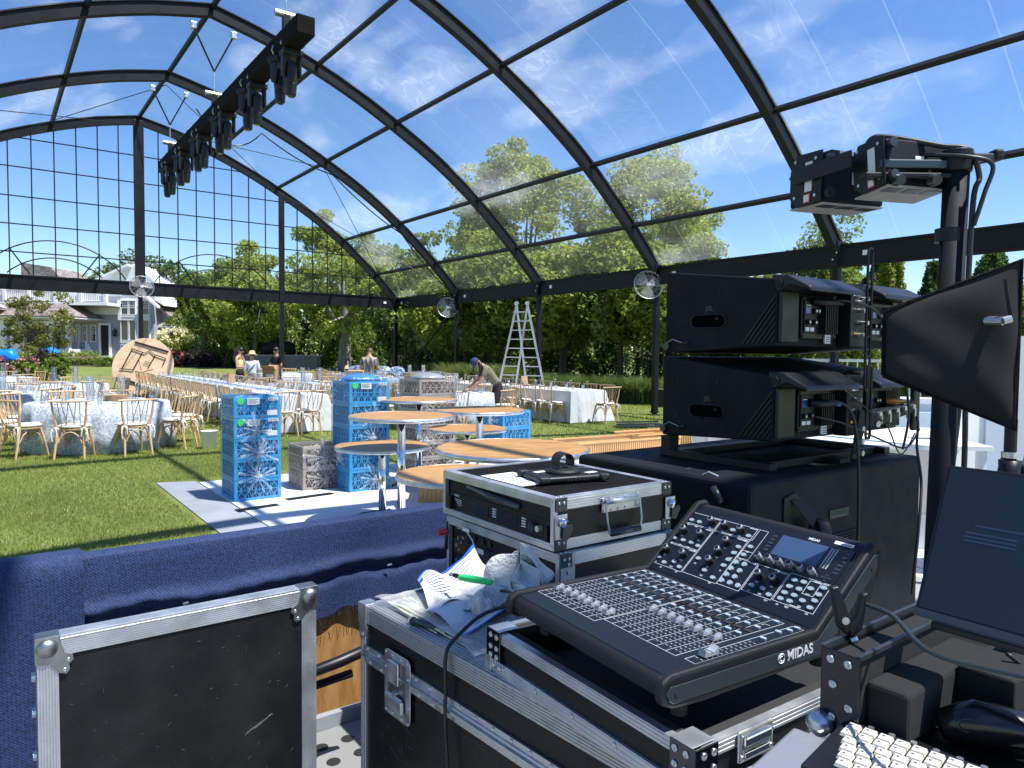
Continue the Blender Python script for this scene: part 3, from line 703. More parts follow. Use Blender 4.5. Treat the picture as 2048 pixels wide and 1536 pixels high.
p = HW(-9.9, -14.5); chair(p, ROT+.3, 'pale wood chair set at an angle beside the near end of the left long table', 'chairs at the table ends')
# small table lamps and hydrangeas
def lampset(p, lab):
    t = T('table_lamp', f'little lamp with peach shade on a white table, {lab}', 'lamp', p, 0, 'small table lamps')
    MB().lathe([(.05, 0), (.05, .01), (.01, .02), (.01, .22)], 10).build('stand', M['brass'], t, smooth=True)
    MB().lathe([(.11, .0), (.04, .12)], 16, (0, 0, .2)).build('lamp_shade', mat('peach_shade', (.75, .5, .3), .8), t)
def hydr(p, lab, r=.19):
    t = T('flower_bowl', f'bowl of pale blue hydrangeas {lab}', 'flowers', p, 0, 'hydrangea bowls')
    MB().lathe([(.06, 0), (.1, .06), (.12, .12)], 14).build('bowl', M['white'], t, smooth=True)
    d = rng.normal(size=(420, 3)); d /= np.linalg.norm(d, axis=1)[:, None]; c_ = d*np.array([r*1.3, r, r*.7])+np.array([0, 0, .2]); stuffy(put('blooms', fastmesh('blooms', leaves(c_, .05, 1, 1.0), 4, M['hydblue']), t))
zt = gz(0, 25)*.6+.77
for i, (ix, iy) in enumerate(((-3.75, -3.4), (-3.5, -4.5), (-3.4, -6.0))): lampset(HW(ix, iy, zt), ['farthest of three', 'the middle one of three', 'nearest of three'][i])
for i, (ix, iy) in enumerate(((-3.6, -3.9), (-3.35, -5.6), (-3.3, -6.5))): hydr(HW(ix, iy, zt), ['between the two far lamps', 'beside the nearest lamp', 'at the near end of the lamp table'][i])
# white bucket beside the chairs
o = MB().lathe([(.11, 0), (.13, .3), (.135, .305), (.125, .3), (.105, .01)], 20).build('bucket', M['white'], None, smooth=True); o.location = (-5.05, 11.8, 0); tag(o, 'white plastic bucket on the grass beside the crates', 'bucket')
# small sign boards on the long tables
for q, (x, y, c_) in enumerate(((-9.2, -8.4, 'card'), (-2.8, -12.9, 'card'))):
    o = MB().box((0, 0, .13), (.2, .015, .26), Matrix.Rotation(-.2, 3, 'X')).build('table_sign', M[c_]); o.location = HW(x, y, .775); o.rotation_euler = (0, 0, ROT); tag(o, ['small brown board standing midway on the left long table', 'small brown board standing on the table in front of the ladder'][q], 'sign')
# round wooden table on edge
t = T('round_table', 'bare round plywood table standing on edge on the lawn, underside showing', 'table', (-12.78, 24.35, .10), math.radians(6)); t.scale = (.95, .95, .95)
X = Matrix.Rotation(math.radians(-16), 3, 'X')
def tl(b): b.v = [tuple(X @ Vector(v)) for v in b.v]; return b
b = MB(); ring = [(1.07*math.cos(a), 0, 1.07+1.07*math.sin(a)) for a in np.linspace(0, 2*pi, 61)[:-1]]; tl(b.prism(ring, (0, .03, 0))).build('tabletop', M['ply2'], t)
for a_, c_ in (((-.35, -.03, 1.98), (.85, -.03, 1.62)), ((-.85, -.03, .62), (.25, -.03, .32))): tl(MB().beam(a_, c_, .05, .05)).build('edge_batten', M['black'], t)
for pts in ([(-.45, -.04, 1.72), (.05, -.04, 1.55), (.2, -.04, 1.66), (.36, -.04, 1.5), (.78, -.04, 1.36)], [(-.42, -.04, 1.7), (-.7, -.04, .98)], [(-.78, -.04, .96), (-.3, -.04, .92)], [(-.05, -.04, 1.58), (-.32, -.04, .9)], [(.4, -.04, 1.46), (.2, -.04, .98)], [(.78, -.04, 1.34), (.7, -.04, 1.1)]):
    tl(MB().tube(pts, .018, 6)).build('folding_leg', M['black'], t)
tl(MB().box((.12, -.012, 1.15), (.42, .02, .5), Matrix.Rotation(-.3, 3, 'Y'))).build('centre_board', M['ply2'], t)
for q in range(4): tl(MB().beam((-.02+.03*q, -.026, 1.1+.05*q), (.2+.03*q, -.026, 1.05+.05*q), .006, .012)).build('stamp_line', M['barkdk'], t)

# ------------------------------------------------------------------ high cocktail tables
def cocktail(xy, h, dia, lab, stain=0):
    t = T('cocktail_table', f'{lab}', 'table', (*xy, .02), 0, 'round cocktail tables on the white floor')
    r = dia/2
    MB().lathe([(r-.008, h-.022), (r-.006, h-.0205), (r-.006, h), (.001, h)], 64).build('tabletop', M['ply'], t)
    MB().lathe([(r-.007, h-.032), (r+.002, h-.03), (r+.006, h-.016), (r+.002, h-.002), (r-.006, h+.001), (r-.0065, h-.028)], 64).build('edge_band', M['zinc'], t, smooth=True)
    MB().lathe([(.07, h-.05), (.1, h-.024)], 20).build('top_plate', M['steel'], t)
    MB().tube([(0, 0, .07), (0, 0, h-.03)], .036, 20).build('column', M['chrome'], t, smooth=True)
    a0 = random.uniform(0, 1.5)
    for q in range(4):
        a = a0+q*pi/2; MB().tube([(.03*math.cos(a), .03*math.sin(a), .1), (.2*math.cos(a), .2*math.sin(a), .075), (.33*math.cos(a), .33*math.sin(a), .02)], [.022, .018, .014], 8).build('foot', M['gun'], t)
cocktail((.01, 4.28), 1.05, .92, 'high round wooden cocktail table nearest the camera, behind the rack cases')
cocktail((-.98, 6.3), 1.06, .92, 'high cocktail table in front of the tall blue crates')
cocktail((-1.22, 6.68), .74, .88, 'low cocktail table in front of the blue crates, left of the high one')
cocktail((-1.12, 8.55), 1.06, .92, 'high cocktail table farthest back, against the beige crates')
cocktail((-.33, 7.3), 1.04, .92, 'high cocktail table in front of the low blue crates')
cocktail((-.52, 8.3), .74, .92, 'low cocktail table seen behind the nearest high one')
cocktail((-.37, 5.08), .75, .91, 'low cocktail table partly hidden by the rack cases')
# ------------------------------------------------------------------ floor of the crate area
x0, x1 = HW(-12.62, 0), 0
fl = T  # (unused alias)
b = MB(); b.grid(lambda u, v: (lambda p: Vector((p.x, p.y, .02)))(HW(-12.35+7.6*u, -26+6.95*v)), 10, 10)
p_ = [HW(-12.35, -26.2), HW(-4.6, -26.2), HW(-4.6, -18.75), HW(-12.35, -18.75)]
b = MB().prism([Vector((p.x, p.y, .002)) for p in p_], (0, 0, .018)); f = struct(b.build('dance_floor', M['carpet']))
for q in range(6):   # seams between the floor sheets
    MB().beam(HW(-12.3+1.2*(q+1), -26, .0213), HW(-12.3+1.2*(q+1), -18.8, .0213), .012, .002).build('sheet_seam', M['greymat'], f)
p_ = [HW(-12.78, -26.2), HW(-12.36, -26.2), HW(-12.36, -18.6), HW(-12.78, -18.45)]
struct(MB().prism([Vector((p.x, p.y, .001)) for p in p_], (0, 0, .010)).build('floor_edge_mat', M['greymat']))
for (a_, c_) in (((455, 0), 0),): pass
for k_, (xh, yh, L, rz) in enumerate(((-12.2, -20.6, .55, .12), (-11.55, -20.35, .7, .1), (-11.2, -19.95, .45, .05), (-11.9, -19.55, .2, .2), (-9.0, -19.2, .45, .1))):
    p = HW(xh, yh, .0225); o = MB().box((0, 0, 0), (L*.8, .12, .003)).build('tape_strip', M['black']); o.location = p; o.rotation_euler = (0, 0, ROT+rz)
    tag(o, f'strip of black tape on the white floor, {["nearest the left edge", "long one in front of the left stack", "beyond the long one", "touching the left stack", "in front of the second blue stack"][k_]}', 'tape')

# ------------------------------------------------------------------ dish crates
def crate_meshes(w_, h_, m_, md_):
    b = MB(); t_ = .022
    for x in (0, w_-t_*1.6):
        for y in (0, w_-t_*1.6): b.bx(x, y, 0, x+t_*1.6, y+t_*1.6, h_-.004)
    for z in (0, h_-.034):
        b.bx(.035, 0, z, w_-.035, t_, z+.03); b.bx(.035, w_-t_, z, w_-.035, w_, z+.03); b.bx(0, .035, z, t_, w_-.035, z+.03); b.bx(w_-t_, .035, z, w_, w_-.035, z+.03)
    body = b.mesh('body', m_)
    s = MB(); z0, z1 = .03, h_-.034; n = 11; st = (w_-.07)/n
    for i in range(n):
        xa, xb = .035+st*i, .035+st*(i+1); rows = 2
        for r in range(rows):
            za, zb = z0+(z1-z0)*r/rows, z0+(z1-z0)*(r+1)/rows
            if (i+r) % 2: za, zb = zb, za
            s.beam((xa, .010, za), (xb, .010, zb), .010, .011, (0, 1, 0)); 
    for i in range(1, n, 1): s.bx(.035+st*i-.003, .006, z0, .035+st*i+.003, .014, z1)
    s.bx(.035, .005, (z0+z1)/2-.005, w_-.035, .016, (z0+z1)/2+.005)
    side = s.mesh('lattice_side', m_)
    d = MB()
    for i in range(1, 5): d.bx(.03, w_*i/5-.003, .02, w_-.03, w_*i/5+.003, h_*.8); d.bx(w_*i/5-.003, .03, .02, w_*i/5+.003, w_-.03, h_*.8)
    d.bx(.03, .03, .008, w_-.03, w_-.03, .014); div = d.mesh('divider', md_)
    return body, side, div
def crate_stack(loc, hs, w_, kind, where, labels=(), stars=(), dome=None, rz=ROT):
    m_, md_, cn = (M['blue'], M['bluedk'], 'blue') if kind == 'blue' else (M['greige'], M['greigedk'], 'beige')
    z = .02; cache = {}
    for i, h_ in enumerate(hs):
        if h_ not in cache: cache[h_] = crate_meshes(w_, h_, m_, md_)
        body, side, div = cache[h_]
        nth = 'top' if i == len(hs)-1 else 'bottom' if i == 0 else ['', 'second', 'third', 'fourth', 'fifth'][min(i, 4)]+' from the bottom'
        if len(hs) == 1: nth = 'single'
        t = T('dish_crate', f'{cn} dish crate, {nth} of the stack {where}', 'crate', (loc[0], loc[1], z), rz, f'{cn} crates of the stack {where}')
        put('body', body, t); put('divider', div, t)
        for k in range(4):
            s = put('lattice_side', side, t); s.rotation_euler = (0, 0, k*pi/2); s.location = [(0, 0, 0), (w_, 0, 0), (w_, w_, 0), (0, w_, 0)][k]
        if i in labels:
            o = MB().tube([(.07, -.002, h_-.05), (.07, -.006, h_-.05)], .035, 16).build('green_dot_sticker', M['green'], t)
            MB().bx(.14, -.008, h_-.09, .27, -.003, h_-.02).build('paper_label', M['sticker'], t)
            for q in range(4): MB().bx(.15, -.0095, h_-.036-.013*q, .25-.02*(q % 2), -.0085, h_-.032-.013*q).build('print_line', M['ink'], t)
            MB().bx(.36, -.008, h_-.05, .47, -.003, h_-.02).build('barcode_label', M['sticker'], t)
            for q in range(7): MB().bx(.37+.013*q, -.0095, h_-.043, .376+.013*q, -.0085, h_-.027).build('barcode_bar', M['ink'], t)
            MB().bx(.35, -.008, .02, .46, -.003, .075).build('paper_label', M['sticker'], t)
        z += h_
    H_ = z-.02
    # film round the stack
    t = T('plastic_wrap', f'clear stretch wrap on {cn} crates {where}', 'plastic wrap', (loc[0], loc[1], .021), rz, 'stretch wrap on crates')
    b = MB(); per = []
    g_ = .012; nseg = 16
    cs = [(-g_, -g_), (w_+g_, -g_), (w_+g_, w_+g_), (-g_, w_+g_)]
    for q in range(4):
        a_, c_ = cs[q], cs[(q+1) % 4]
        for i in range(nseg): per.append((a_[0]+(c_[0]-a_[0])*i/nseg, a_[1]+(c_[1]-a_[1])*i/nseg))
    nz = max(6, int(H_*24)); P_n = len(per)
    for j in range(nz+1):
        zz = .004+(H_+.008)*j/nz
        for i, (px, py) in enumerate(per):
            k = random.uniform(-.004, .009)*(1 if j not in (0,) else .5)*(1 if i % nseg else .3); cx_, cy_ = w_/2, w_/2
            d = Vector((px-cx_, py-cy_)).normalized(); b.v.append((px+d.x*k, py+d.y*k, zz))
    for j in range(nz):
        for i in range(P_n): b.face(j*P_n+i, j*P_n+(i+1) % P_n, (j+1)*P_n+(i+1) % P_n, (j+1)*P_n+i)
    o = len(b.v); b.v.append((w_/2, w_/2, .004+H_+(dome or .015)))
    if dome:
        prev = [nz*P_n+i for i in range(P_n)]
        for s_, hh in ((.8, .55), (.5, .9)):
            oo = len(b.v)
            for i, (px, py) in enumerate(per): b.v.append((w_/2+(px-w_/2)*s_, w_/2+(py-w_/2)*s_, .012+H_+dome*hh+random.uniform(-.006, .006)))
            for i in range(P_n): b.face(prev[i], prev[(i+1) % P_n], oo+(i+1) % P_n, oo+i)
            prev = [oo+i for i in range(P_n)]
        for i in range(P_n): b.face(prev[i], prev[(i+1) % P_n], o)
    else:
        for i in range(P_n): b.face(nz*P_n+i, nz*P_n+(i+1) % P_n, o)
    b.build('film', M['wrap'], t, smooth=True)
    for (fx, fz, R, face) in stars:
        # gathered knot with rays of stretched film
        s = MB(); n = 15
        def pt(x, zz, out): return (x, -g_-.006-out, zz) if face == 0 else (-g_-.006-out, x, zz)
        for i in range(n):
            a = 2*pi*i/n+random.uniform(-.1, .1); L = R*random.uniform(.55, 1.15); wd = random.uniform(.04, .12)
            o2 = len(s.v)
            s.v += [pt(fx, fz, .035), pt(fx+L*math.cos(a-wd), fz+L*math.sin(a-wd), .002), pt(fx+L*1.03*math.cos(a), fz+L*1.03*math.sin(a), .010), pt(fx+L*math.cos(a+wd), fz+L*math.sin(a+wd), .002)]
            s.face(o2, o2+1, o2+2); s.face(o2, o2+2, o2+3)
        s.build('stretch_rays', M['knot'], t)
        def kf(u, v): 
            th = pi*u; ph = 2*pi*v; r = .035+.02*math.sin(ph*5)*math.sin(th)+.01*math.sin(ph*9+3*u)
            return pt(fx+r*math.sin(th)*math.cos(ph), fz-.01+r*1.2*math.sin(th)*math.sin(ph), .02+r*math.cos(th))
        MB().grid(kf, 8, 30).build('knot', M['knot'], t, smooth=True)
    return H_
crate_stack((-2.96, 7.54), [.225, .225, .225, .225, .23], .5, 'blue', 'at the left floor edge', labels=(3, 4), stars=((.24, .26, .19, 0), (.26, .52, .2, 0), (.22, .76, .18, 0)))
crate_stack((-2.42, 8.2), [.25, .26], .49, 'beige', 'between the blue stacks', stars=((.26, .12, .22, 0), (.24, .38, .22, 0)))
crate_stack((-1.86, 8.12), [.25, .25, .26, .26, .26], .5, 'blue', 'under the domed blue sheet', labels=(4,), stars=((.3, .13, .2, 0), (.27, .62, .2, 0), (.3, .86, .18, 0), (.2, .42, .16, 1)), dome=.09)
crate_stack((-1.22, 9.35), [.21]*6, .56, 'beige', 'right of the domed blue stack', stars=((.06, .95, .16, 0), (.08, .45, .15, 0)), dome=.10)
crate_stack((-.13, 10.55), [.25, .25, .25], .52, 'blue', 'right behind the cocktail tables', stars=((.26, .60, .17, 1),))
# bag on the domed stacks
o = MB().lathe([(.23, 0), (.22, .03), (.15, .065), (.02, .08)], 24).build('plastic_bag', M['bluebag'], None, smooth=True); c_ = Vector((-1.86, 8.12, 0))+GA*.25+AA*.25; o.location = (c_.x, c_.y, 1.302); tag(o, 'blue plastic sheet bulging on top of the domed blue crate stack', 'plastic bag')
o = MB().lathe([(.25, 0), (.24, .03), (.15, .07), (.02, .09)], 24).build('plastic_bag', mat('grey_sheet', (.25, .26, .27), .35), None, smooth=True); c_ = Vector((-1.22, 9.35, 0))+GA*.28+AA*.28; o.location = (c_.x, c_.y, 1.282); tag(o, 'grey plastic sheet bulging on top of the tall beige crate stack', 'plastic bag')

# wooden trays on the ground right of the tables
def tray(loc, rz, L, W, H_, label, slat=False):
    t = T('wooden_tray', label, 'tray', loc, rz)
    MB().bx(0, 0, 0, L, W, .015).build('bottom', M['orange_wood'], t)
    for a_ in ((0, 0, .016, L, .02, H_), (0, W-.02, .016, L, W, H_), (0, .021, .016, .02, W-.021, H_), (L-.02, .021, .016, L, W-.021, H_)): MB().bx(*a_).build('side_board', M['orange_wood'], t)
    MB().bx(-.02, -.02, H_+.001, L+.02, .04, H_+.02).build('rim', M['orange_wood'], t); MB().bx(-.02, W-.04, H_+.001, L+.02, W+.02, H_+.02).build('rim', M['orange_wood'], t)
    n = int(L/.045)
    b = MB()
    for i in range(n): b.bx(.02+i*.045, -.012, .03, .04+i*.045, -.001, H_-.02)
    o = b.build('slats', M['orange_wood'], t); o['kind'] = 'stuff'
tray((1.05, 11.2, 0), ROT-.1, 2.2, .7, .2, 'long orange wooden tray with slatted side on the grass edge, the nearer of two')
tray((2.25, 12.45, 0), ROT-.1, 1.9, .7, .2, 'orange wooden tray behind the nearer one, by the loudspeakers')
tray((-1.0, 7.6, .02), ROT-.55, 1.3, .5, .3, 'slatted pale wooden crate under the nearest cocktail table')

# folded grey stand on the grass, small road case by the tent post, ladder, extinguisher
t = T('folded_stand', 'folded grey metal stand lying flat on the grass by the side post', 'stand', (2.75, 15.9, 0), .25)
for k in range(3): MB().bx(-.5+.08*k, -.25+.2*k, .03+.03*k, .55+.06*k, -.17+.2*k, .06+.03*k).build('rail', M['gun'], t)
MB().bx(-.45, -.2, .02, .3, .2, .035).build('plate', M['gun'], t)
MB().bx(.5, -.1, .03, .95, .0, .07).build('leg', M['gun'], t)
t = T('road_case', 'small upright road case beyond the side post', 'road case', (4.75, 21.4, 0), ROT)
MB().bx(.02, .02, .02, .48, .48, .58).build('panels', M['laminate'], t)
for x in (0, .47):
    for y in (0, .47): MB().bx(x, y, 0, x+.03, y+.03, .6).build('corner_rail', M['alu'], t)
for z in (.0, .57):
    MB().bx(.03, -.001, z, .47, .03, z+.03).build('edge_rail', M['alu'], t); MB().bx(-.001, .03, z, .03, .47, z+.03).build('edge_rail', M['alu'], t)
for z in (.15, .38): MB().bx(.1, -.006, z, .3, .018, z+.1).build('label', M['sticker'], t)
def ladder():
    t = T('stepladder', 'tall aluminium folding ladder standing open behind the long table', 'ladder', (.27, 20.6, .0), math.radians(-14))
    for (dy, x_sp) in ((-.55, 1), (.55, 1)):
        side = 'near' if dy < 0 else 'far'
        off = -.62 if dy < 0 else .62
        for sx in (-1, 1):
            top = Vector((.0+sx*.16, .03*(1 if off > 0 else -1), 3.08)); bot = Vector((off*-1*.95+sx*.28, off*.35, 0))
            MB().beam(top, bot, .06, .03, (0, 1, 0)).build('stile', M['alu'], t)
        for r in range(11):
            f = .08+.085*r; 
            a_ = Vector((0-.16, .03*(1 if off > 0 else -1), 3.08)).lerp(Vector((-off*.95-.28, off*.35, 0)), f); c_ = Vector((.16, .03*(1 if off > 0 else -1), 3.08)).lerp(Vector((-off*.95+.28, off*.35, 0)), f)
            MB().beam(a_, c_, .045, .03).build('rung', M['alu'], t)
    for sx in (-1, 1): MB().tube([(sx*.16-.0, -.06, 3.08), (sx*.16, .06, 3.08)], .06, 10).build('hinge', M['alu'], t)
    for sx in (-1, 1): MB().tube([(-.58*.5-.3+sx*.22, -.13, 1.35), (-.58*.5-.3+sx*.22, -.07, 1.35)], .05, 8).build('lock_knob', M['black'], t)
ladder()
t = T('fire_extinguisher', 'red fire extinguisher beside the gable post', 'fire extinguisher', (-8.85, 27.0, gz(0, 27)), 0)
MB().lathe([(.085, 0), (.09, .02), (.09, .42), (.06, .5), (.025, .53)], 16, (0, 0, .35)).build('cylinder', M['red'], t, smooth=True)
MB().bx(-.06, -.02, .9, .08, .02, .95).build('valve', M['black'], t); MB().tube([(.06, 0, .92), (.14, 0, .85), (.15, 0, .6)], .014, 6).build('hose', M['black'], t)
MB().bx(-.1, -.1, 0, .1, .1, .34).build('stand', M['red'], t, bevel=.01)

# cardboard boxes
def cbox(loc, rz, s, label, open_=True):
    t = T('cardboard_box', label, 'box', loc, rz)
    x, y, z = s
    for a_ in ((0, 0, 0, x, .008, z), (0, y-.008, 0, x, y, z), (0, .009, 0, .008, y-.009, z), (x-.008, .009, 0, x, y-.009, z)): MB().bx(*a_).build('panel', M['card'], t)
    MB().bx(.009, .009, .001, x-.009, y-.009, .009).build('bottom', M['card'], t)
    if open_:
        for a_, c_ in (((x/2, 0, z), (x/2, -.12, z+.12)), ((x/2, y, z), (x/2, y+.1, z+.14))): MB().beam(a_, c_, x, .006).build('flap', M['card'], t)
        MB().beam((0, y/2, z), (-.17, y/2, z+.02), y, .006, (0, 0, 1)).build('flap', M['card'], t)
    else: MB().bx(0, 0, z, x, y, z+.006).build('lid', M['card'], t)
    MB().bx(x*.3, -.006, z*.2, x*.8, -.001, z*.55).build('label', M['sticker'], t)
cbox((-4.78, 20.4, .55), .1, (.5, .4, .42), 'open cardboard box beside the man in the wavy striped shirt')
t = T('folding_table', 'small folding table carrying the open cardboard box', 'table', (-4.85, 20.3, 0), .1)
MB().bx(0, 0, .52, .8, .6, .545).build('tabletop', M['white'], t)
for x in (.06, .74):
    for y in (.06, .54): MB().tube([(x, y, 0), (x, y, .52)], .015, 6).build('leg', M['gun'], t)
cbox((-7.95, 22.6, .72), -.1, (.42, .35, .33), 'cardboard box between the three people standing in the lawn')
t = T('waste_bin', 'dark bin under the cardboard box by the three people', 'bin', (-7.72, 22.75, .04), 0)
MB().lathe([(.2, 0), (.24, .66), (.25, .675)], 18).build('tub', M['blackpl'], t); MB().bx(-.08, -.262, .35, .08, -.245, .5).build('label', M['sticker'], t)
cbox((-2.45, 17.0, .72), ROT, (.3, .3, .42), 'tall closed cardboard box by the bending worker', False)
t = T('folding_table', 'small table under the tall cardboard box', 'table', (-2.6, 17.0, 0), ROT)
MB().bx(0, 0, .69, .6, .5, .715).build('tabletop', M['white'], t)
for x in (.05, .55):
    for y in (.05, .45): MB().tube([(x, y, 0), (x, y, .69)], .015, 6).build('leg', M['gun'], t)

# ------------------------------------------------------------------ people
def skinned(name, chains, m, parent, sub=2):
    """chains: list of lists of (co, rx, ry); chains share points by identical co"""
    vs, es, rad = [], [], []; idx = {}
    def vid(p, r):
        k = tuple(round(c, 4) for c in p)
        if k not in idx: idx[k] = len(vs); vs.append(p); rad.append(r)
        return idx[k]
    for ch in chains:
        pv = None
        for (p, r) in ch:
            i = vid(p, r)
            if pv is not None and pv != i: es.append((pv, i))
            pv = i
    me = bpy.data.meshes.new(name); me.from_pydata(vs, es, []); me.materials.append(m)
    o = bpy.data.objects.new(name, me); col.objects.link(o); o.parent = parent
    sk = o.modifiers.new('skin', 'SKIN'); sk.use_smooth_shade = True
    layer = me.skin_vertices[0].data if me.skin_vertices else None
    if layer is None:
        bpy.context.view_layer.objects.active = o
        layer = me.attributes  # fallback
    for i, r in enumerate(rad): me.skin_vertices[0].data[i].radius = r if isinstance(r, tuple) else (r, r)
    me.skin_vertices[0].data[0].use_root = True
    ss = o.modifiers.new('sub', 'SUBSURF'); ss.levels = sub; ss.render_levels = sub
    dg = bpy.context.evaluated_depsgraph_get(); nm = bpy.data.meshes.new_from_object(o.evaluated_get(dg))
    o.modifiers.clear(); o.data = nm; nm.name = name
    for p in nm.polygons: p.use_smooth = True
    return o
def V3(*a): return tuple(a)
def person(loc, rz, label, h, pose, top, bottom, hair='short', hat=None, build=1.0, sleeve='short', longp=True, glasses=False, strap=False):
    t = T('person', label, 'person', loc, rz); k = h/1.75
    def q(p): return tuple(c*k for c in p)
    # joints (facing -y), pose dict may override
    J = dict(pel=(0, 0, .95), waist=(0, 0, 1.08), chest=(0, .01, 1.28), neckb=(0, .01, 1.45), neck=(0, -.005, 1.52), head=(0, -.02, 1.62), crown=(0, -.01, 1.70),
             shl=(-.17, .01, 1.41), shr=(.17, .01, 1.41), ell=(-.23, .0, 1.13), elr=(.23, 0, 1.13), wrl=(-.19, -.2, 1.08), wrr=(.19, -.2, 1.08),
             hil=(-.09, 0, .92), hir=(.09, 0, .92), knl=(-.1, -.01, .5), knr=(.1, -.01, .5), anl=(-.11, .03, .08), anr=(.11, .03, .08))
    J.update(pose); J = {a_: q(b_) for a_, b_ in J.items()}
    def lerp(a_, b_, f): return tuple(a_[i]+(b_[i]-a_[i])*f for i in range(3))
    B = build*k
    hd = Vector(J['head']); nk = Vector(J['neck']); up = (hd-nk).normalized()
    fdir = Vector((0, -1, 0)); fdir = (fdir-up*fdir.dot(up)).normalized(); sdir = up.cross(fdir)
    toe = lambda a_: (a_[0], a_[1]-.16*k, .03*k)
    body = [[(J['pel'], (.12*B, .09*B)), (J['waist'], (.11*B, .08*B)), (J['chest'], (.13*B, .09*B)), (J['neckb'], (.07*B, .06*B)), (J['neck'], (.05*k, .055*k)), (tuple(nk.lerp(hd, .5)), (.06*k, .075*k)), (J['head'], (.075*k, .095*k)), (J['crown'], (.055*k, .07*k))]]
    for s in 'lr':
        body.append([(J['neckb'], .07*B), (J['sh'+s], (.055*B, .05*B)), (lerp(J['sh'+s], J['el'+s], .5), .044*B), (J['el'+s], .038*B), (lerp(J['el'+s], J['wr'+s], .5), .034*B), (J['wr'+s], .025*B)])
        body.append([(J['pel'], .12*B), (J['hi'+s], .085*B), (lerp(J['hi'+s], J['kn'+s], .5), .075*B), (J['kn'+s], .055*B), (lerp(J['kn'+s], J['an'+s], .4), .05*B), (J['an'+s], .035*B), (toe(J['an'+s]), (.035*k, .025*k))])
    bo = skinned('body', body, M['skin'], t)
    # hands: palm, four unequal fingers, thumb
    for s, sg in (('l', -1), ('r', 1)):
        wv = Vector(J['wr'+s]); dr = (wv-Vector(J['el'+s])).normalized(); sd = dr.cross(Vector((0, 0, 1)))
        if sd.length < .1: sd = Vector((1, 0, 0))
        sd.normalize(); dn = dr.cross(sd).normalized()
        if dn.z > 0: dn = -dn
        chs = [[(tuple(wv-dr*.01), .022*k), (tuple(wv+dr*.04*k), (.03*k, .016*k)), (tuple(wv+dr*.075*k), (.034*k, .015*k))]]
        hb = skinned('hand', chs, M['skin'], t, 1)
        fb = MB()
        for fi, L in enumerate((.065, .075, .07, .055)):
            a_ = wv+dr*.075*k+sd*((fi-1.5)*.018*k); m1 = a_+dr*L*.5*k+dn*.008*k; e1 = a_+dr*L*.85*k+dn*.035*k
            fb.tube([a_-dr*.015*k, m1, e1], [.0095*k, .009*k, .007*k], 6)
        a_ = wv+dr*.02*k-sd*.025*k*(-sg); fb.tube([a_, a_+dr*.03*k+sd*.03*k*sg, a_+dr*.06*k+sd*.03*k*sg+dn*.015*k], [.012*k, .011*k, .008*k], 6)
        fb.build('fingers', M['skin'], t, smooth=True)
    # shirt
    sh = [[(lerp(J['pel'], J['waist'], .1 if longp else .6), (.155*B, .118*B)), (J['waist'], (.14*B, .108*B)), (J['chest'], (.165*B, .125*B)), (lerp(J['chest'], J['neckb'], .75), (.105*B, .085*B)), (lerp(J['chest'], J['neckb'], .95), (.075*B, .07*B))]]
    if sleeve != 'none':
        for s in 'lr':
            sh.append([(lerp(J['chest'], J['neckb'], .75), (.105*B, .085*B)), (J['sh'+s], (.075*B, .072*B)), (lerp(J['sh'+s], J['el'+s], .45), .064*B)] + ([(lerp(J['sh'+s], J['el'+s], .75), .06*B)] if sleeve == 'short' else [(J['el'+s], .052*B), (lerp(J['el'+s], J['wr'+s], .8), .045*B)]))
    else:
        sh[0] = sh[0][:3]+[(lerp(J['chest'], J['neckb'], .5), (.12*B, .09*B))]
    skinned('shirt', sh, top, t)
    pa = [[(J['waist'], (.13*B, .1*B)), (J['pel'], (.15*B, .115*B))]]
    for s in 'lr':
        pa.append([(J['pel'], (.15*B, .115*B)), (J['hi'+s], .105*B), (lerp(J['hi'+s], J['kn'+s], .5), .1*B), (J['kn'+s], .085*B), (lerp(J['kn'+s], J['an'+s], .9), .08*B)])
    skinned('trousers', pa, bottom, t)
    for s in 'lr':
        a_ = Vector(J['an'+s]); MB().box(a_+Vector((0, -.06*k, -.045*k)), (.085*k, .25*k, .065*k)).build('shoe', M['bshirt'], t, bevel=.02)
    # face
    def P(f, u, s=0): return hd+fdir*(f*k)+up*(u*k)+sdir*(s*k)
    MB().tube([P(.085, .01), P(.112, -.02), P(.088, -.035)], [.007*k, .013*k, .008*k], 6).build('nose', M['skin'], t, smooth=True)
    MB().tube([P(.089, -.055, -.022), P(.094, -.057), P(.089, -.055, .022)], .005*k, 5).build('mouth', mat('lips', (.35, .12, .10), .5), t)
    for s in (-1, 1):
        MB().tube([P(0, .015, s*.075), P(0, -.02, s*.078)], [.02*k, .012*k], 6).build('ear', M['skin'], t, smooth=True)
        MB().tube([P(.082, .012, s*.03), P(.09, .012, s*.03)], .010*k if not glasses else .021*k, 8).build('eye' if not glasses else 'sunglass_lens', M['dark'], t)
    if hair:
        hm = M['hair'] if hair != 'brown' else M['hairbr']
        def hf(u, v):
            th = u*pi*.62; ph = 2*pi*v; d = Vector((math.sin(th)*math.cos(ph)*.086, math.sin(th)*math.sin(ph)*.106, math.cos(th)*.105))
            front = max(0, math.sin(ph-pi)) ; d *= (1-.12*front*(u > .7))
            if front > .3 and u > .62: d *= .86
            return hd+sdir*d.x*k - fdir*d.y*k*1.0 + up*(d.z*k+.028*k)
        MB().grid(hf, 10, 22).build('hair', hm, t, smooth=True)
        if hair == 'long':
            MB().tube([P(-.05, .05), P(-.10, -.05), P(-.125, -.17), P(-.12, -.30), P(-.10, -.38)], [.07*k, .09*k, .085*k, .065*k, .02*k], 12).build('long_hair', hm, t, smooth=True)
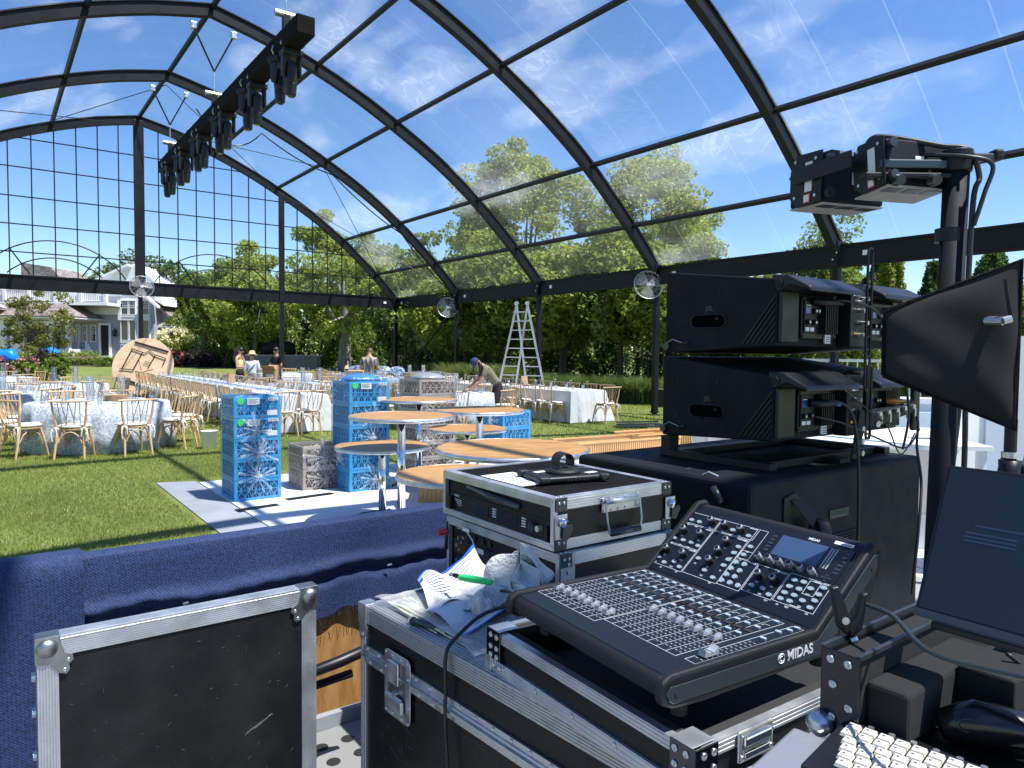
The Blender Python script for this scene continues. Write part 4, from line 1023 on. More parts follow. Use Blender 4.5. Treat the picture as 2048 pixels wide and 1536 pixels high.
        if hair == 'braid':
            MB().tube([hd+Vector((.07, .05, .02))*k, hd+Vector((.09, .07, -.08))*k, hd+Vector((.10, .07, -.2))*k, hd+Vector((.095, .05, -.32))*k], [.05*k, .045*k, .04*k, .02*k], 10).build('hair_braid', hm, t, smooth=True)
    R3 = Matrix((sdir, fdir, up)).transposed()
    if hat == 'straw':
        b = MB().lathe([(.09, .03), (.2, .0), (.205, .004), (.105, .045), (.098, .12), (.07, .15), (.005, .155)], 24)
        b.v = [tuple(hd+R3 @ Vector(v)*k+up*.035*k) for v in b.v]; b.build('straw_hat', M['straw'], t, smooth=True)
    if hat == 'cap':
        b = MB().lathe([(.102, .0), (.103, .05), (.085, .10), (.03, .13), (.005, .132)], 20); b.v = [tuple(hd+R3 @ Vector(v)*k+up*.015*k) for v in b.v]; b.build('cap', M['navy'], t, smooth=True)
        b = MB().prism([(-.075, .08, .0), (-.06, .17, -.01), (0, .195, -.012), (.06, .17, -.01), (.075, .08, 0), (0, .1, .012)], (0, 0, .008)); b.v = [tuple(hd+R3 @ Vector(v)*k+up*.02*k) for v in b.v]; b.build('cap_brim', M['navy'], t)
    if strap: MB().tube([q((-.16, .0, 1.47)), q((-.06, .135, 1.3)), q((.12, .13, 1.08)), q((.19, .0, 1.0))], .012, 5).build('cross_body_strap', M['navy'], t)
    return t
zz = gz(0, 22)+.0
person((-8.55, 22.3, zz), math.radians(80), 'woman with long dark hair in a pale yellow sleeveless top and black trousers', 1.72, dict(wrl=(-.12, -.33, 1.12), wrr=(.1, -.36, 1.16), ell=(-.24, -.05, 1.12), elr=(.22, -.08, 1.12)), M['yellow'], M['bshirt'], 'long', None, .95, 'none', False, True)
person((-8.02, 21.9, zz), math.radians(200), 'person in straw sun hat and white shirt seen from behind, dark strap across back', 1.56, dict(wrl=(-.1, -.28, 1.1), wrr=(.1, -.28, 1.1)), M['wshirt'], M['teal'], 'brown', 'straw', 1.05, 'long', True, False, True)
person((-7.72, 23.3, zz), math.radians(-35), 'man in black shirt and sunglasses reaching over the cardboard box', 1.74, dict(wrl=(.04, -.36, 1.05), wrr=(.18, -.36, 1.02), ell=(-.2, -.12, 1.14)), M['bshirt'], M['bshirt'], 'short', None, 1, 'short', True, True)
person((-4.02, 20.0, gz(0, 20)), math.radians(175), 'man in a wavy striped short sleeved shirt seen from behind by the open box', 1.76, dict(wrl=(-.12, -.28, 1.12), wrr=(.12, -.28, 1.12), ell=(-.26, .02, 1.15), elr=(.26, .02, 1.15), head=(0, -.05, 1.6), crown=(0, -.06, 1.68)), M['pshirt'], M['khaki'], 'brown', None, 1.12)
person((-.42, 16.2, 0), math.radians(-75), 'worker in navy cap and olive shirt bending over the round floral table', 1.7,
       dict(pel=(0, .12, .93), waist=(0, .02, 1.04), chest=(0, -.12, 1.24), neckb=(0, -.26, 1.38), neck=(0, -.32, 1.42), head=(0, -.41, 1.46), crown=(0, -.44, 1.53),
            shl=(-.17, -.22, 1.34), shr=(.17, -.22, 1.34), ell=(-.22, -.34, 1.06), elr=(.2, -.32, 1.05), wrl=(-.08, -.56, .88), wrr=(.08, -.55, .88), hil=(-.09, .12, .9), hir=(.09, .12, .9)), M['olive'], M['bshirt'], 'braid', 'cap', 1.0)
# ------------------------------------------------------------------ house beyond the lawn; u to the right, v up, w away, in metres
HS = .0394
house = T('shingled_house', 'large grey and white shingled house with balcony and porches beyond the lawn', 'house', (-40.35, 56, 1.58-.0))
def U(x): return x*HS
def Vv(y): return (700-y)*HS
def hb(name, x0, y0, x1, y1, w0, w1, m, par=None, bevel=0):
    return MB().bx(U(min(x0, x1)), w0, Vv(max(y0, y1)), U(max(x0, x1)), w1, Vv(min(y0, y1))).build(name, m, par or house, bevel=bevel)
BASE = 745
hb('wall', 120, 590, 247, BASE, 0, 8, M['siding']); hb('wall', 247, 590, 313, BASE, -.3, 8, M['siding']); hb('wall', 313, 640, 346, BASE, 1.5, 8, M['siding'])
hb('wall', -60, 640, 119, BASE, 2.0, 8, M['siding'])
# clapboards on the near walls
for (xa, xb, ya, yb, ww) in ((220, 246, 648, 738, -.0), (306, 313, 602, 738, -.3)):
    y = ya
    while y < yb: MB().prism([(U(xa), ww-.045, Vv(y+2.6)), (U(xa), ww-.002, Vv(y+2.6)), (U(xa), ww-.002, Vv(y)), (U(xa), ww-.01, Vv(y))], (U(xb)-U(xa), 0, 0)).build('clapboard', M['siding'], house); y += 2.7
def window(x0, y0, x1, y1, w, cols, rows, muntop=.5, tr=1.6, name='window'):
    f = MB(); a = tr
    f.bx(U(x0-a), w-.09, Vv(y1), U(x0), w, Vv(y0)); f.bx(U(x1), w-.09, Vv(y1), U(x1+a), w, Vv(y0)); f.bx(U(x0-a-.5), w-.11, Vv(y0), U(x1+a+.5), w, Vv(y0-2)); f.bx(U(x0-a-.5), w-.13, Vv(y1+1.6), U(x1+a+.5), w, Vv(y1))
    o = f.build(name, M['white'], house)
    hbp = MB().bx(U(x0), w-.03, Vv(y1), U(x1), w-.01, Vv(y0)).build('pane', M['glass'], o)
    ym = y0+(y1-y0)*muntop
    if cols:
        for c in range(1, cols): x = x0+(x1-x0)*c/cols; MB().bx(U(x-.25), w-.06, Vv(ym), U(x+.25), w-.031, Vv(y0)).build('muntin', M['white'], o)
        for r in range(1, rows): y = y0+(ym-y0)*r/rows; MB().bx(U(x0), w-.065, Vv(y+.25), U(x1), w-.031, Vv(y-.25)).build('muntin', M['white'], o)
        MB().bx(U(x0), w-.07, Vv(ym+.5), U(x1), w-.031, Vv(ym-.5)).build('sash_rail', M['white'], o)
    return o
hb('trim_panel', 246, 597, 306, BASE, -.34, -.301, M['white'])
for x0, x1 in ((248, 261.5), (265, 276), (287, 303)):
    window(x0, 602, x1, 628, -.345, 4, 3, .52, 1.2); window(x0, 640, x1, 679, -.345, 0, 0, 1, 1.2); window(x0, 690, x1, 708, -.345, 3, 2, .5, 1.2)
for yy in (632, 683): hb('band', 246, yy-1.5, 306, yy+1.5, -.47, -.345, M['white'])
# door
hb('door_frame', 199, 646, 224, 650, -.16, 0, M['white']); hb('door_frame', 199, 650, 203, 712, -.16, 0, M['white']); hb('door_frame', 219.5, 650, 224, 712, -.16, 0, M['white'])
hb('door', 203, 650, 219.5, 712, -.05, -.01, M['dark'])
hb('doorstep', 196, 711, 228, 716, -.9, -.001, M['white'])
l_ = T; o = MB().lathe([(.1, 0), (.14, .12), (.15, .45), (.05, .6)], 8, (U(232), -.22, Vv(672))).build('lantern', M['black'], house); MB().bx(U(231), -.2, Vv(664), U(233), 0, Vv(662)).build('bracket', M['black'], o)
hb('downpipe', 240, 622, 242, 740, -.1, -.001, M['siding'])
# stair side with white balusters at the door
for q in range(5): hb('stair_panel', 187+3*q, 683+5*q, 189.6+3*q, 716, -1.1, -1.0, M['white'])
# balcony
hb('balcony_deck', -20, 608, 249, 614, -2.4, 0, M['white']); hb('fascia', 150, 615, 247, 629, -.35, -.0, M['white']); hb('corner_trim', 243, 600, 249, 640, -.5, -.36, M['white'])
hb('top_rail', -20, 583, 247, 585, -2.3, -2.15, M['white']); hb('bottom_rail', -20, 604.5, 247, 606, -2.28, -2.17, M['white'])
for x in (0, 53, 100, 150, 198, 245): hb('rail_post', x-2.6, 580, x+2.6, 608, -2.4, -2.08, M['white'])
x = -18
while x < 245:
    hb('baluster', x, 585, x+1.4, 604.5, -2.26, -2.19, M['white']); x += 3.6
# upper roofs seen above the gable beam
MB().prism([(U(-60), 6, Vv(555)), (U(38), 6, Vv(555)), (U(5), 6, Vv(518)), (U(-60), 6, Vv(508))], (0, 5, 0)).build('roof', M['shingle'], house)
MB().prism([(U(38), 7, Vv(570)), (U(215), 7, Vv(570)), (U(200), 7, Vv(551)), (U(92), 7, Vv(546)), (U(40), 7, Vv(560))], (0, 4, 0)).build('roof', M['shingle'], house)
hb('upper_wall', 120, 560, 247, 592, 2.5, 8, M['white'])
# gable with white rakes
MB().prism([(U(196), -.2, Vv(562)), (U(270), -.2, Vv(528)), (U(314), -.2, Vv(562)), (U(330), -.2, Vv(610)), (U(300), -.2, Vv(592)), (U(196), -.2, Vv(592))], (0, 6, 0)).build('gable', M['white'], house)
MB().prism([(U(190), -.8, Vv(566)), (U(266), -.8, Vv(530)), (U(268), -.8, Vv(534)), (U(195), -.8, Vv(569))], (0, .6, 0)).build('rake_board', M['white'], house)
MB().prism([(U(194), -.1, Vv(562)), (U(266), -.1, Vv(526)), (U(266), 6, Vv(522)), (U(194), 6, Vv(558))], (0, 0, .15)).build('roof', M['shingle'], house)
for (xa, ya, xb, yb, w0) in ((296, 588, 326, 613, -.9), (313, 613, 352, 650, .6)):
    MB().prism([(U(xa), w0, Vv(ya-3)), (U(xb), w0, Vv(yb-1)), (U(xb), w0, Vv(yb+3)), (U(xa), w0, Vv(ya+3))], (0, .5, 0)).build('rake_board', M['white'], house)
MB().prism([(U(313), .9, Vv(614)), (U(350), .9, Vv(650)), (U(313), .9, Vv(650))], (0, 4, 0)).build('gable_wall', M['siding'], house)
MB().prism([(U(313), .5, Vv(612)), (U(352), .5, Vv(650)), (U(352), 5, Vv(647)), (U(313), 5, Vv(609))], (0, 0, .12)).build('roof', M['shingle'], house)
MB().prism([(U(314), .2, Vv(648)), (U(346), .2, Vv(648)), (U(342), .8, Vv(641)), (U(318), .8, Vv(641))], (0, .3, .05)).build('porch_roof', M['shingle'], house)
hb('porch_beam', 313, 648, 350, 653, .2, .7, M['white']); hb('column', 329, 653, 336, 706, .2, .7, M['white'], bevel=.02); hb('porch_wall', 304, 712, 352, 742, -.6, -.3, M['white'])
hb('porch_rail', 308, 695, 352, 697, -.6, -.5, M['white'])
for q in range(14): hb('porch_baluster', 309+3.1*q, 697, 310.2+3.1*q, 712, -.58, -.52, M['white'])
# porch with hip roof at the left
wp = -3.0
hb('porch_ceiling', 20, 638, 196, 643, wp-.3, -.01, M['white'])
MB().prism([(U(10), wp-.8, Vv(638)), (U(209), wp-.8, Vv(638)), (U(209), .0, Vv(638)), (U(10), .0, Vv(638))], (0, 0, -.12)).build('eave_board', M['white'], house)
b = MB(); P4 = [(U(5), wp-.85, Vv(637)), (U(210), wp-.85, Vv(637)), (U(112), -.2, Vv(577)), (U(20), -.2, Vv(577)), (U(210), .0, Vv(637)), (U(5), 0, Vv(637))]
b.v += P4; b.face(0, 1, 2, 3); b.face(1, 4, 2); b.face(5, 0, 3); b.face(0, 5, 4, 1); b.face(2, 4, 5, 3); b.build('hip_roof', M['shingle'], house)
for i in range(22):    # courses of shingles, butts proud of the slope
    f0 = i/22; ya_ = 637-60*f0; xl = 5+15*f0; xr = 210-98*f0; wq = wp-.85+(-.2-(wp-.85))*f0
    MB().prism([(U(xl), wq-.05, Vv(ya_)-.01), (U(xl), wq-.05, Vv(ya_)+.035), (U(xl), wq+.14, Vv(ya_-2.8)+.012)], (U(xr)-U(xl), 0, 0)).build('shingle_course', M['shingle'], house)
MB().prism([(U(-50), wp-1.4, Vv(566)), (U(0), wp-1.4, Vv(582)), (U(76), wp-1.4, Vv(625)), (U(76), wp-1.4, Vv(619)), (U(0), wp-1.4, Vv(577)), (U(-50), wp-1.4, Vv(560))], (0, .35, 0)).build('rake_board', M['white'], house)
MB().prism([(U(-50), wp-1.1, Vv(640)), (U(76), wp-1.1, Vv(622)), (U(0), wp-1.1, Vv(579)), (U(-50), wp-1.1, Vv(560))], (0, .8, 0)).build('gable_wall', M['siding'], house)
MB().prism([(U(-50), wp-1.5, Vv(634)), (U(70), wp-1.5, Vv(634)), (U(78), wp-1.2, Vv(622)), (U(-50), wp-1.2, Vv(612))], (0, .2, .03)).build('roof', M['shingle'], house)
for x, wd in ((148, 9), (178, 7), (60, 8), (-2, 10)): hb('column', x, 643, x+wd, 718, wp, wp+.35, M['white'], bevel=.02)
hb('porch_wall', 10, 698, 187, 716, wp+.05, wp+.3, M['white'])
hb('porch_wall', 184, 698, 187, 716, wp+.31, -.01, M['white'])
for x0 in (140, 155, 168): window(x0, 652, x0+6.5, 682, -.01, 2, 3, .5, 1.4)
window(184, 652, 192, 682, -.01, 3, 3, .5, 1.4)
for x in (125, 131, 137, 160): hb('folding_door_frame', x, 646, x+1.6, 700, -.3, -.12, M['white'])
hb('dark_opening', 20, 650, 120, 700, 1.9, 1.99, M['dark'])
# ------------------------------------------------------------------ vegetation
def crown_pts(n, c, r, clumps, cr, seed_flat=.75, fill=.25):
    """leaf centres: clumps spread over an uneven ellipsoid"""
    c = np.array(c, float); r = np.array(r, float)
    d = rng.normal(size=(clumps, 3)); d /= np.linalg.norm(d, axis=1)[:, None]
    rad = rng.uniform(.45, 1.0, size=(clumps, 1))**.6*rng.uniform(.85, 1.15, size=(clumps, 1))
    cc = c+d*rad*r
    k = rng.integers(0, clumps, n); s = cr*rng.uniform(.6, 1.25, clumps)[k][:, None]
    e = rng.normal(size=(n, 3)); e /= np.linalg.norm(e, axis=1)[:, None]
    return cc[k]+e*s*rng.uniform(.3, 1, size=(n, 1))**.5*np.array([1, 1, seed_flat]), cc
def tree(loc, h, crown_c, crown_r, n, lsize, m, label, cat='tree', clumps=60, cr=.8, trunk=.18, bark='barkdk', limbs=7, group=None, name='broadleaf_tree', lean=0, stems=1):
    x, y = loc; t = T(name, label, cat, (x, y, gz(x, y)-.02), 0, group)
    pts, cc = crown_pts(n, crown_c, crown_r, clumps, cr)
    pts = pts[pts[:, 2] > .1]
    put('crown', fastmesh('crown', leaves(pts, lsize), 4, M[m]), t)
    b = MB()
    for s in range(stems):
        ax = (s-(stems-1)/2)*.5; jx, jy = random.uniform(-.2, .2), random.uniform(-.2, .2)
        top = Vector((crown_c[0]+lean+ax*1.5, crown_c[1], crown_c[2]+crown_r[2]*.3)); b0 = Vector((ax*.4, 0, 0))
        mid = [b0.lerp(top, f)+Vector((jx*math.sin(f*3), jy*math.sin(f*4), 0)) for f in (0, .05, .25, .5, .75, 1)]
        b.tube(mid, [trunk*1.5/stems**.5, trunk*1.1/stems**.5, trunk*.9/stems**.5, trunk*.65/stems**.5, trunk*.4/stems**.5, trunk*.1], 9)
        for q in range(limbs//stems):
            f = random.uniform(.28, .7); st = b0.lerp(top, f); tg = Vector(cc[rng.integers(0, len(cc))]) 
            md = st.lerp(tg, .5)+Vector((0, 0, random.uniform(-.1, .5)))
            b.tube([st, md, tg], [trunk*.35/stems**.5, trunk*.22/stems**.5, trunk*.07], 6)
    b.build('trunk', M[bark], t, smooth=True)
    return t
def conifer(loc, h, r, n, m, label, group, name='arborvitae', ls=.2):
    x, y = loc; t = T(name, label, 'hedge tree', (x, y, gz(x, y)-.02), 0, group)
    z = rng.random(n)**.8*h; rr = r*(1-(z/h)**2.2*.85)*(.75+.3*np.sin(z*2.1+x)+.0)
    k = 26; ang = rng.integers(0, k, n)*2*pi/k+rng.normal(0, .09, n)
    lump = .82+.22*np.sin(ang*5+z*3.3)+.12*np.sin(ang*9-z*5)
    rad = rr*lump*rng.uniform(.72, 1.05, n)
    P = np.stack([rad*np.cos(ang), rad*np.sin(ang), z+.05], 1); put('crown', fastmesh('crown', leaves(P, ls, .2, .5), 4, M[m]), t)
    MB().tube([(0, 0, 0), (0, 0, h*.85)], [.1, .03], 6).build('trunk', M['barkdk'], t)
    return t
# hedge row across the end of the lawn
xs_ = np.arange(-22.6, 6, 1.8)
for i, x in enumerate(xs_):
    conifer((x+random.uniform(-.3, .3), 49.5+random.uniform(-.6, .6)), random.uniform(5.2, 6.6), 1.5, 7500, 'leaf_h' if i % 3 else 'leaf_m', f'dense evergreen of the hedge across the lawn, {ORD[i]} from the house', 'hedge row at the end of the lawn')
for i, x in enumerate(np.arange(-23, 12, 2.2)): conifer((x, 52.5), 6.4, 1.9, 5200, 'leaf_d', f'dark evergreen of the second hedge row, {ORD[i]} from the left', 'second hedge row', ls=.3)
HG = 'trees beyond the end of the lawn'
tree((-30.5, 60), 9, (0, 0, 5), (4, 3, 4.2), 11000, .34, 'leaf_d', 'dark tree right beside the house', clumps=70, cr=1.1, group=HG)
tree((-27.3, 62), 8.5, (0, 0, 5), (2.9, 3, 3.3), 9000, .32, 'leaf_m', 'dark green tree between the house and the white hydrangea', clumps=50, cr=1.0, group=HG)
tree((-21.8, 57), 8.5, (0, 0, 5), (3.0, 3, 3.3), 11000, .30, 'leaf_m', 'rounded green tree behind the white hydrangea', clumps=60, cr=1.0, group=HG)
tree((-17.2, 47), 6.5, (0, 0, 4.1), (3.1, 2, 2.4), 12000, .24, 'leaf_y', 'slim stemmed light green trees behind the yellow topped woman', clumps=60, cr=.8, trunk=.12, stems=3, bark='bark', group=HG)
tree((-20.5, 58), 11, (0, 0, 6.8), (3.2, 3, 3.2), 7500, .32, 'leaf_y', 'thin crowned tall tree left of the gable side post', clumps=34, cr=.95, group=HG, trunk=.2)
tree((-15.6, 60), 13, (0, 0, 8.2), (2.6, 2.6, 4.2), 8500, .32, 'leaf_y', 'tallest loose crowned tree seen through the gable grid', clumps=34, cr=.95, group=HG, trunk=.22)
tree((-11.8, 60), 11.5, (0, 0, 7), (2.8, 2.6, 3.6), 9500, .32, 'leaf_m', 'tall tree behind the far tent corner', clumps=40, cr=1.0, group=HG, trunk=.22)
tree((-5.5, 56), 12, (0, 0, 6.4), (3.6, 2.6, 4.4), 12000, .32, 'leaf_m', 'dark green tree right of the far tent corner', clumps=60, cr=1.1, group=HG, trunk=.22)
tree((-10.6, 44.8), 7.5, (0, 0, 4.9), (4.1, 3, 2.5), 15000, .22, 'leaf_y', 'spreading tree with a thick grey forked trunk at the end of the lawn', clumps=70, cr=.75, trunk=.42, bark='bark', limbs=9)
b = MB().tube([(.2, -.2, 1.9), (1.3, -.9, 2.4), (2.2, -1.3, 3.2), (3.0, -1.4, 3.3)], [.16, .12, .08, .03], 8); o = b.build('low_limb', M['bark'], bpy.data.objects['broadleaf_tree.007'] if 'broadleaf_tree.007' in bpy.data.objects else None, smooth=True)
for i, x in enumerate((-8.6, -6.2, -3.9, -1.6, .6)): conifer((x, 42.5-i*1.2+random.uniform(-.5, .5)), random.uniform(4.6, 5.6), 1.4, 5200, 'leaf_d' if i % 2 else 'leaf_h', f'bushy evergreen on the right of the lawn end, {["first", "second", "third", "fourth", "fifth"][i]} from the grey trunk', 'evergreens right of the grey trunk')
# big trees outside the side wall
BG = 'trees outside the side wall of the tent'
tree((.7, 35.5), 12.5, (0, 0, 6.9), (3.5, 3.2, 4.3), 44000, .21, 'leaf_y', 'big sunlit tree rising highest over the clear roof', clumps=150, cr=.85, trunk=.3, group=BG)
tree((6.4, 33.5), 12, (0, 0, 7.0), (2.8, 2.8, 4.0), 40000, .20, 'leaf_y', 'second big tree right of the highest one', clumps=130, cr=.8, trunk=.28, group=BG)
for i, (x, y, hc, rz_, n, st) in enumerate(((-2.2, 31, 3.2, 2.1, 12000, 1), (-.4, 28.5, 3.7, 2.5, 15000, 1), (1.9, 27, 3.8, 2.5, 17000, 2), (4.0, 26.2, 3.9, 2.6, 17000, 1), (5.6, 25.0, 3.7, 2.6, 15000, 2), (8.4, 27.5, 3.2, 2.1, 12000, 1))):
    tree((x, y), 6, (0, 0, hc), (2.5, 1.7, rz_*.82), n, .21, 'leaf_m' if i % 2 else 'leaf_y', f'leafy understory tree behind the side wall, {["just right of the crossed braces", "behind the bending worker", "behind the ladder", "right of the ladder", "left of the post with the fan", "right of the post with the fan"][i]}', clumps=75, cr=.6, trunk=.13, group=BG, stems=st, bark='barkdk')
for i in range(17):
    x = -6+i*1.6; y = 34.5-i*.72; conifer((x, y), random.uniform(4.2, 5.4), 1.6, 6000, 'leaf_d', f'dark backing evergreen behind the side trees, {ORD[i]} from the left', 'dark evergreens behind the side trees', ls=.19)
tree((14.7, 33), 9, (0, 0, 5.6), (2.0, 2, 2.7), 11000, .2, 'leaf_m', 'tree showing through the roof behind the lamp pole', clumps=60, cr=.75, group=BG)
RG = 'evergreens behind the white railing'
for i, (x, y, h_) in enumerate(((7.4, 20.5, 3.9), (8.9, 20.2, 4.5), (10.3, 19.4, 4.4), (11.4, 18.3, 3.3), (12.6, 17.9, 3.4), (14.3, 17.2, 4.0), (15.7, 16.4, 4.3), (17.2, 15.6, 4.6))):
    conifer((x, y), h_, 1.3, 10000, 'leaf_h' if i % 2 else 'leaf_y', f'evergreen behind the white railing, {["first", "second", "third", "fourth", "fifth", "sixth", "seventh", "eighth"][i]} from the left', RG, ls=.13)
# planting bed, shrubs and flowers
def shrub(x, y, r, h, n, m, label, fl=None, nf=0, ls=.14, cat='shrub', name='shrub', grp=None, fs=.10):
    t = T(name, label, cat, (x, y, gz(x, y)-.01), 0, grp)
    P, _ = crown_pts(n, (0, 0, h*.5), (r, r*.8, h*.5), 26, r*.3); P = P[P[:, 2] > 0]; put('foliage', fastmesh('foliage', leaves(P, ls), 4, M[m]), t)
    if fl:
        d = rng.normal(size=(nf, 3)); d /= np.linalg.norm(d, axis=1)[:, None]; d[:, 2] = np.abs(d[:, 2]); c_ = d*np.array([r, r*.85, h*.55])*1.08+np.array([0, 0, h*.5])
        k = np.repeat(c_, 14, 0)+rng.normal(0, fs*.5, (nf*14, 3)); stuffy(put('flowers', fastmesh('flowers', leaves(k, fs, .8, 1), 4, M[fl]), t))
    MB().tube([(0, 0, 0), (0, 0, h*.5)], [.04, .02], 5).build('stem', M['barkdk'], t)
    return t
for i, x in enumerate(np.arange(-37.5, -29, 1.25)): shrub(x, 50.5, .75, .95, 1600, 'leaf_y', f'clipped round green shrub under the porch, {ORD[i]} from the left', grp='clipped shrubs under the porch', ls=.12)
for i, x in enumerate(np.arange(-37.8, -28.5, 1.1)): shrub(x, 49.0, .7, .55, 1300, 'leaf_h', f'low shrub with small pink flowers along the lawn edge, {ORD[i]} from the left', 'pink', 22, grp='low flowering shrubs', ls=.11, fs=.06)
for i, (x, m, f, nf, h_) in enumerate(((-27.2, 'leaf_m', None, 0, .6), (-25.5, 'leaf_m', None, 0, .8), (-24.1, 'leaf_h', 'orange', 30, .8), (-22.6, 'leaf_p', 'orange', 30, 1.0), (-21.2, 'leaf_p', 'pink', 20, 1.1), (-19.9, 'leaf_p', None, 0, .9), (-18.6, 'leaf_d', None, 0, .7))):
    shrub(x, 47.6, .95, h_, 1700, m, f'border plant left of the standing people, {["low green", "taller green", "green with orange flowers", "dark red with orange flowers", "purple with pink flowers", "plain purple leaved", "low dark"][i]}', f, nf, cat='plant', grp='border plants left of the people', ls=.12, fs=.07)
# white flowering hydrangea tree
tree((-23.0, 48.6), 3, (0, 0, 1.6), (1.2, 1, .7), 2600, .13, 'leaf_y', 'small hydrangea tree covered with cream flower heads', clumps=30, cr=.35, trunk=.05, name='hydrangea_tree')
hy = bpy.data.objects['hydrangea_tree']; d = rng.normal(size=(60, 3)); d /= np.linalg.norm(d, axis=1)[:, None]; d[:, 2] = np.abs(d[:, 2])
k = np.repeat(d*np.array([1.3, 1.1, .9])+np.array([0, 0, 1.7]), 30, 0)+rng.normal(0, .08, (1800, 3)); stuffy(put('flower_heads', fastmesh('flower_heads', leaves(k, .1, .6, 1), 4, M['cream']), hy))
# left ornamental tree and pink hydrangeas
tree((-22.6, 34), 4.6, (0, 0, 2.6), (1.65, 1.3, 1.7), 7000, .12, 'leaf_o', 'small multi stemmed tree with sparse olive and reddish leaves before the house', clumps=60, cr=.32, trunk=.07, stems=4, limbs=16, name='ornamental_tree')
for i, (x, y) in enumerate(((-27.2, 35), (-26.0, 34.6), (-24.8, 34), (-23.6, 33.4), (-22.6, 33), (-21.8, 33))):
    shrub(x, y, .8, .95, 1700, 'leaf_m' if i % 2 else 'leaf_h', f'hydrangea bush with pink heads under the small tree, {ORD[i]} from the left', 'pink', 11 if i < 5 else 2, grp='pink hydrangeas', fs=.11)
shrub(-23.6, 36, .8, 1.3, 2200, 'leaf_p', 'dark purple shrub right of the small tree'); shrub(-21.1, 33, .5, 1.2, 1500, 'leaf_m', 'upright green shrub at the end of the hydrangeas')
struct(MB().prism([(-38.5, 48, gz(0, 48)), (-17, 46.6, gz(0, 46.6)), (-17, 55, .6), (-38.5, 55, .6)], (0, 0, .04)).build('flower_bed', M['mulch']))
struct(MB().prism([(-3, 27.5, .15), (1.5, 24.3, .08), (5.2, 22.0, .03), (14, 14.2, 0), (20, 30, .2), (4, 44, .4)], (0, 0, .04)).build('mulch_bed', M['mulch']))
# blue inflatables beside white lounge
t = T('pool_inflatable', 'bright blue inflatable animal lying under the small tree', 'inflatable', (-27.0, 37.5, gz(0, 37)), 0)
MB().tube([(-1.3, 0, .1), (-.6, 0, .45), (.1, 0, .95), (.5, 0, 1.05), (.8, 0, .6)], [.2, .5, .42, .35, .25], 14).build('body', M['inflat'], t, smooth=True)
MB().tube([(-.9, -.5, .3), (0, -.6, .35), (.5, -.3, .3)], [.25, .36, .2], 12).build('flipper', M['inflat'], t, smooth=True)
for s_ in (-1, 1): MB().tube([(-.7, -.55*s_*.4-.4, .85), (-.7, -.62, .86)], .1, 10).build('eye', M['white'], t)
t = T('pool_inflatable', 'smaller blue inflatable right of the small tree trunk', 'inflatable', (-24.9, 38, gz(0, 38)), 0)
MB().tube([(-.3, 0, 1.0), (.1, 0, 1.35), (.4, 0, 1.1), (.5, 0, .6), (.3, 0, .1)], [.12, .3, .26, .2, .3], 12).build('body', M['inflat'], t, smooth=True)
t = T('lounge', 'white outdoor lounge with slatted side beside the inflatables', 'lounge', (-25.6, 35.9, gz(0, 36)), 0)
MB().bx(-.9, 0, .55, 1.0, .8, .75).build('seat', M['white'], t, bevel=.03)
for x in (-.85, .9): MB().bx(x, 0, 0, x+.08, .08, .55).build('leg', M['white'], t)
for q in range(4): MB().bx(-.75, .01, .06+.12*q, .88, .04, .14+.12*q).build('slat', M['gun'], t)
# white gate pillar, grill
t = T('garden_door', 'white panelled garden door box at the left end of the hedge', 'door', (-21.9, 49.0, .55), 0)
MB().bx(-.42, 0, 0, .42, .7, 2.0).build('cabinet', M['white'], t, bevel=.02); MB().bx(-.46, -.04, 2.0, .46, .74, 2.08).build('cap', M['white'], t)
for z in (.15, .75, 1.35): MB().bx(-.3, -.03, z, .3, 0, z+.5).build('raised_panel', M['white'], t)
t = T('outdoor_kitchen', 'grey outdoor counter with a covered dark grill by the hedge', 'grill', (-15.3, 46.3, gz(0, 46)), 0)
MB().bx(-2.6, 0, 0, 2.6, .8, .85).build('counter', mat('grey_stone', (.16, .165, .17), .8, var=.3), t); MB().bx(-2.7, -.06, .85, 2.7, .86, .93).build('countertop', M['greymat'], t)
MB().tube([(-1.0, .4, .93), (-.95, .4, 1.3), (-.0, .4, 1.55), (.7, .4, 1.4), (.8, .4, .93)], [.3, .38, .4, .38, .3], 14).build('grill_cover', M['blacktex'], t, smooth=True)
# ornamental grasses
def tuft(x, y, r, h, n, m, label, grp):
    t0 = T('ornamental_grass', label, 'grass clump', (x, y, gz(x, y)), 0, grp); a = rng.uniform(0, 2*pi, n); L = h*rng.uniform(.6, 1.1, n); o = r*rng.uniform(.3, 1, n)
    bx = .15*rng.normal(size=(n, 2)); V = np.empty((n, 2, 4, 3)); 
    dx, dy = np.cos(a), np.sin(a); w_ = .012; px, py = -dy*w_, dx*w_
    for s in range(2):
        f0, f1 = s*.5, s*.5+.5
        for c_, (f, sg, k) in enumerate(((f0, -1, 1-f0*.6), (f0, 1, 1-f0*.6), (f1, 1, 1-f1*.9), (f1, -1, 1-f1*.9))):
            V[:, s, c_, 0] = bx[:, 0]+dx*o*f**2+sg*px*k; V[:, s, c_, 1] = bx[:, 1]+dy*o*f**2+sg*py*k; V[:, s, c_, 2] = L*(f-.25*f**3)
    put('blades', fastmesh('blades', V.reshape(-1, 3), 4, M[m]), t0)
for i, (x, y) in enumerate(((-2.1, 26), (-1.2, 25.3), (-.4, 24.6))): tuft(x, y, 1.0, 1.5, 1500, 'oran', f'light green arching grass clump left of the ladder, {["farthest", "middle", "nearest"][i]}', 'pale grass clumps')
for i, (x, y) in enumerate(((1.4, 24.4), (2.3, 23.8), (3.2, 23.3), (4.1, 22.8), (5.2, 22.3), (6.3, 21.6))): tuft(x, y, .9, 1.15, 1200, 'leaf_d', f'dark grass clump behind the right long table, {ORD[i]} from the ladder', 'dark grass clumps')
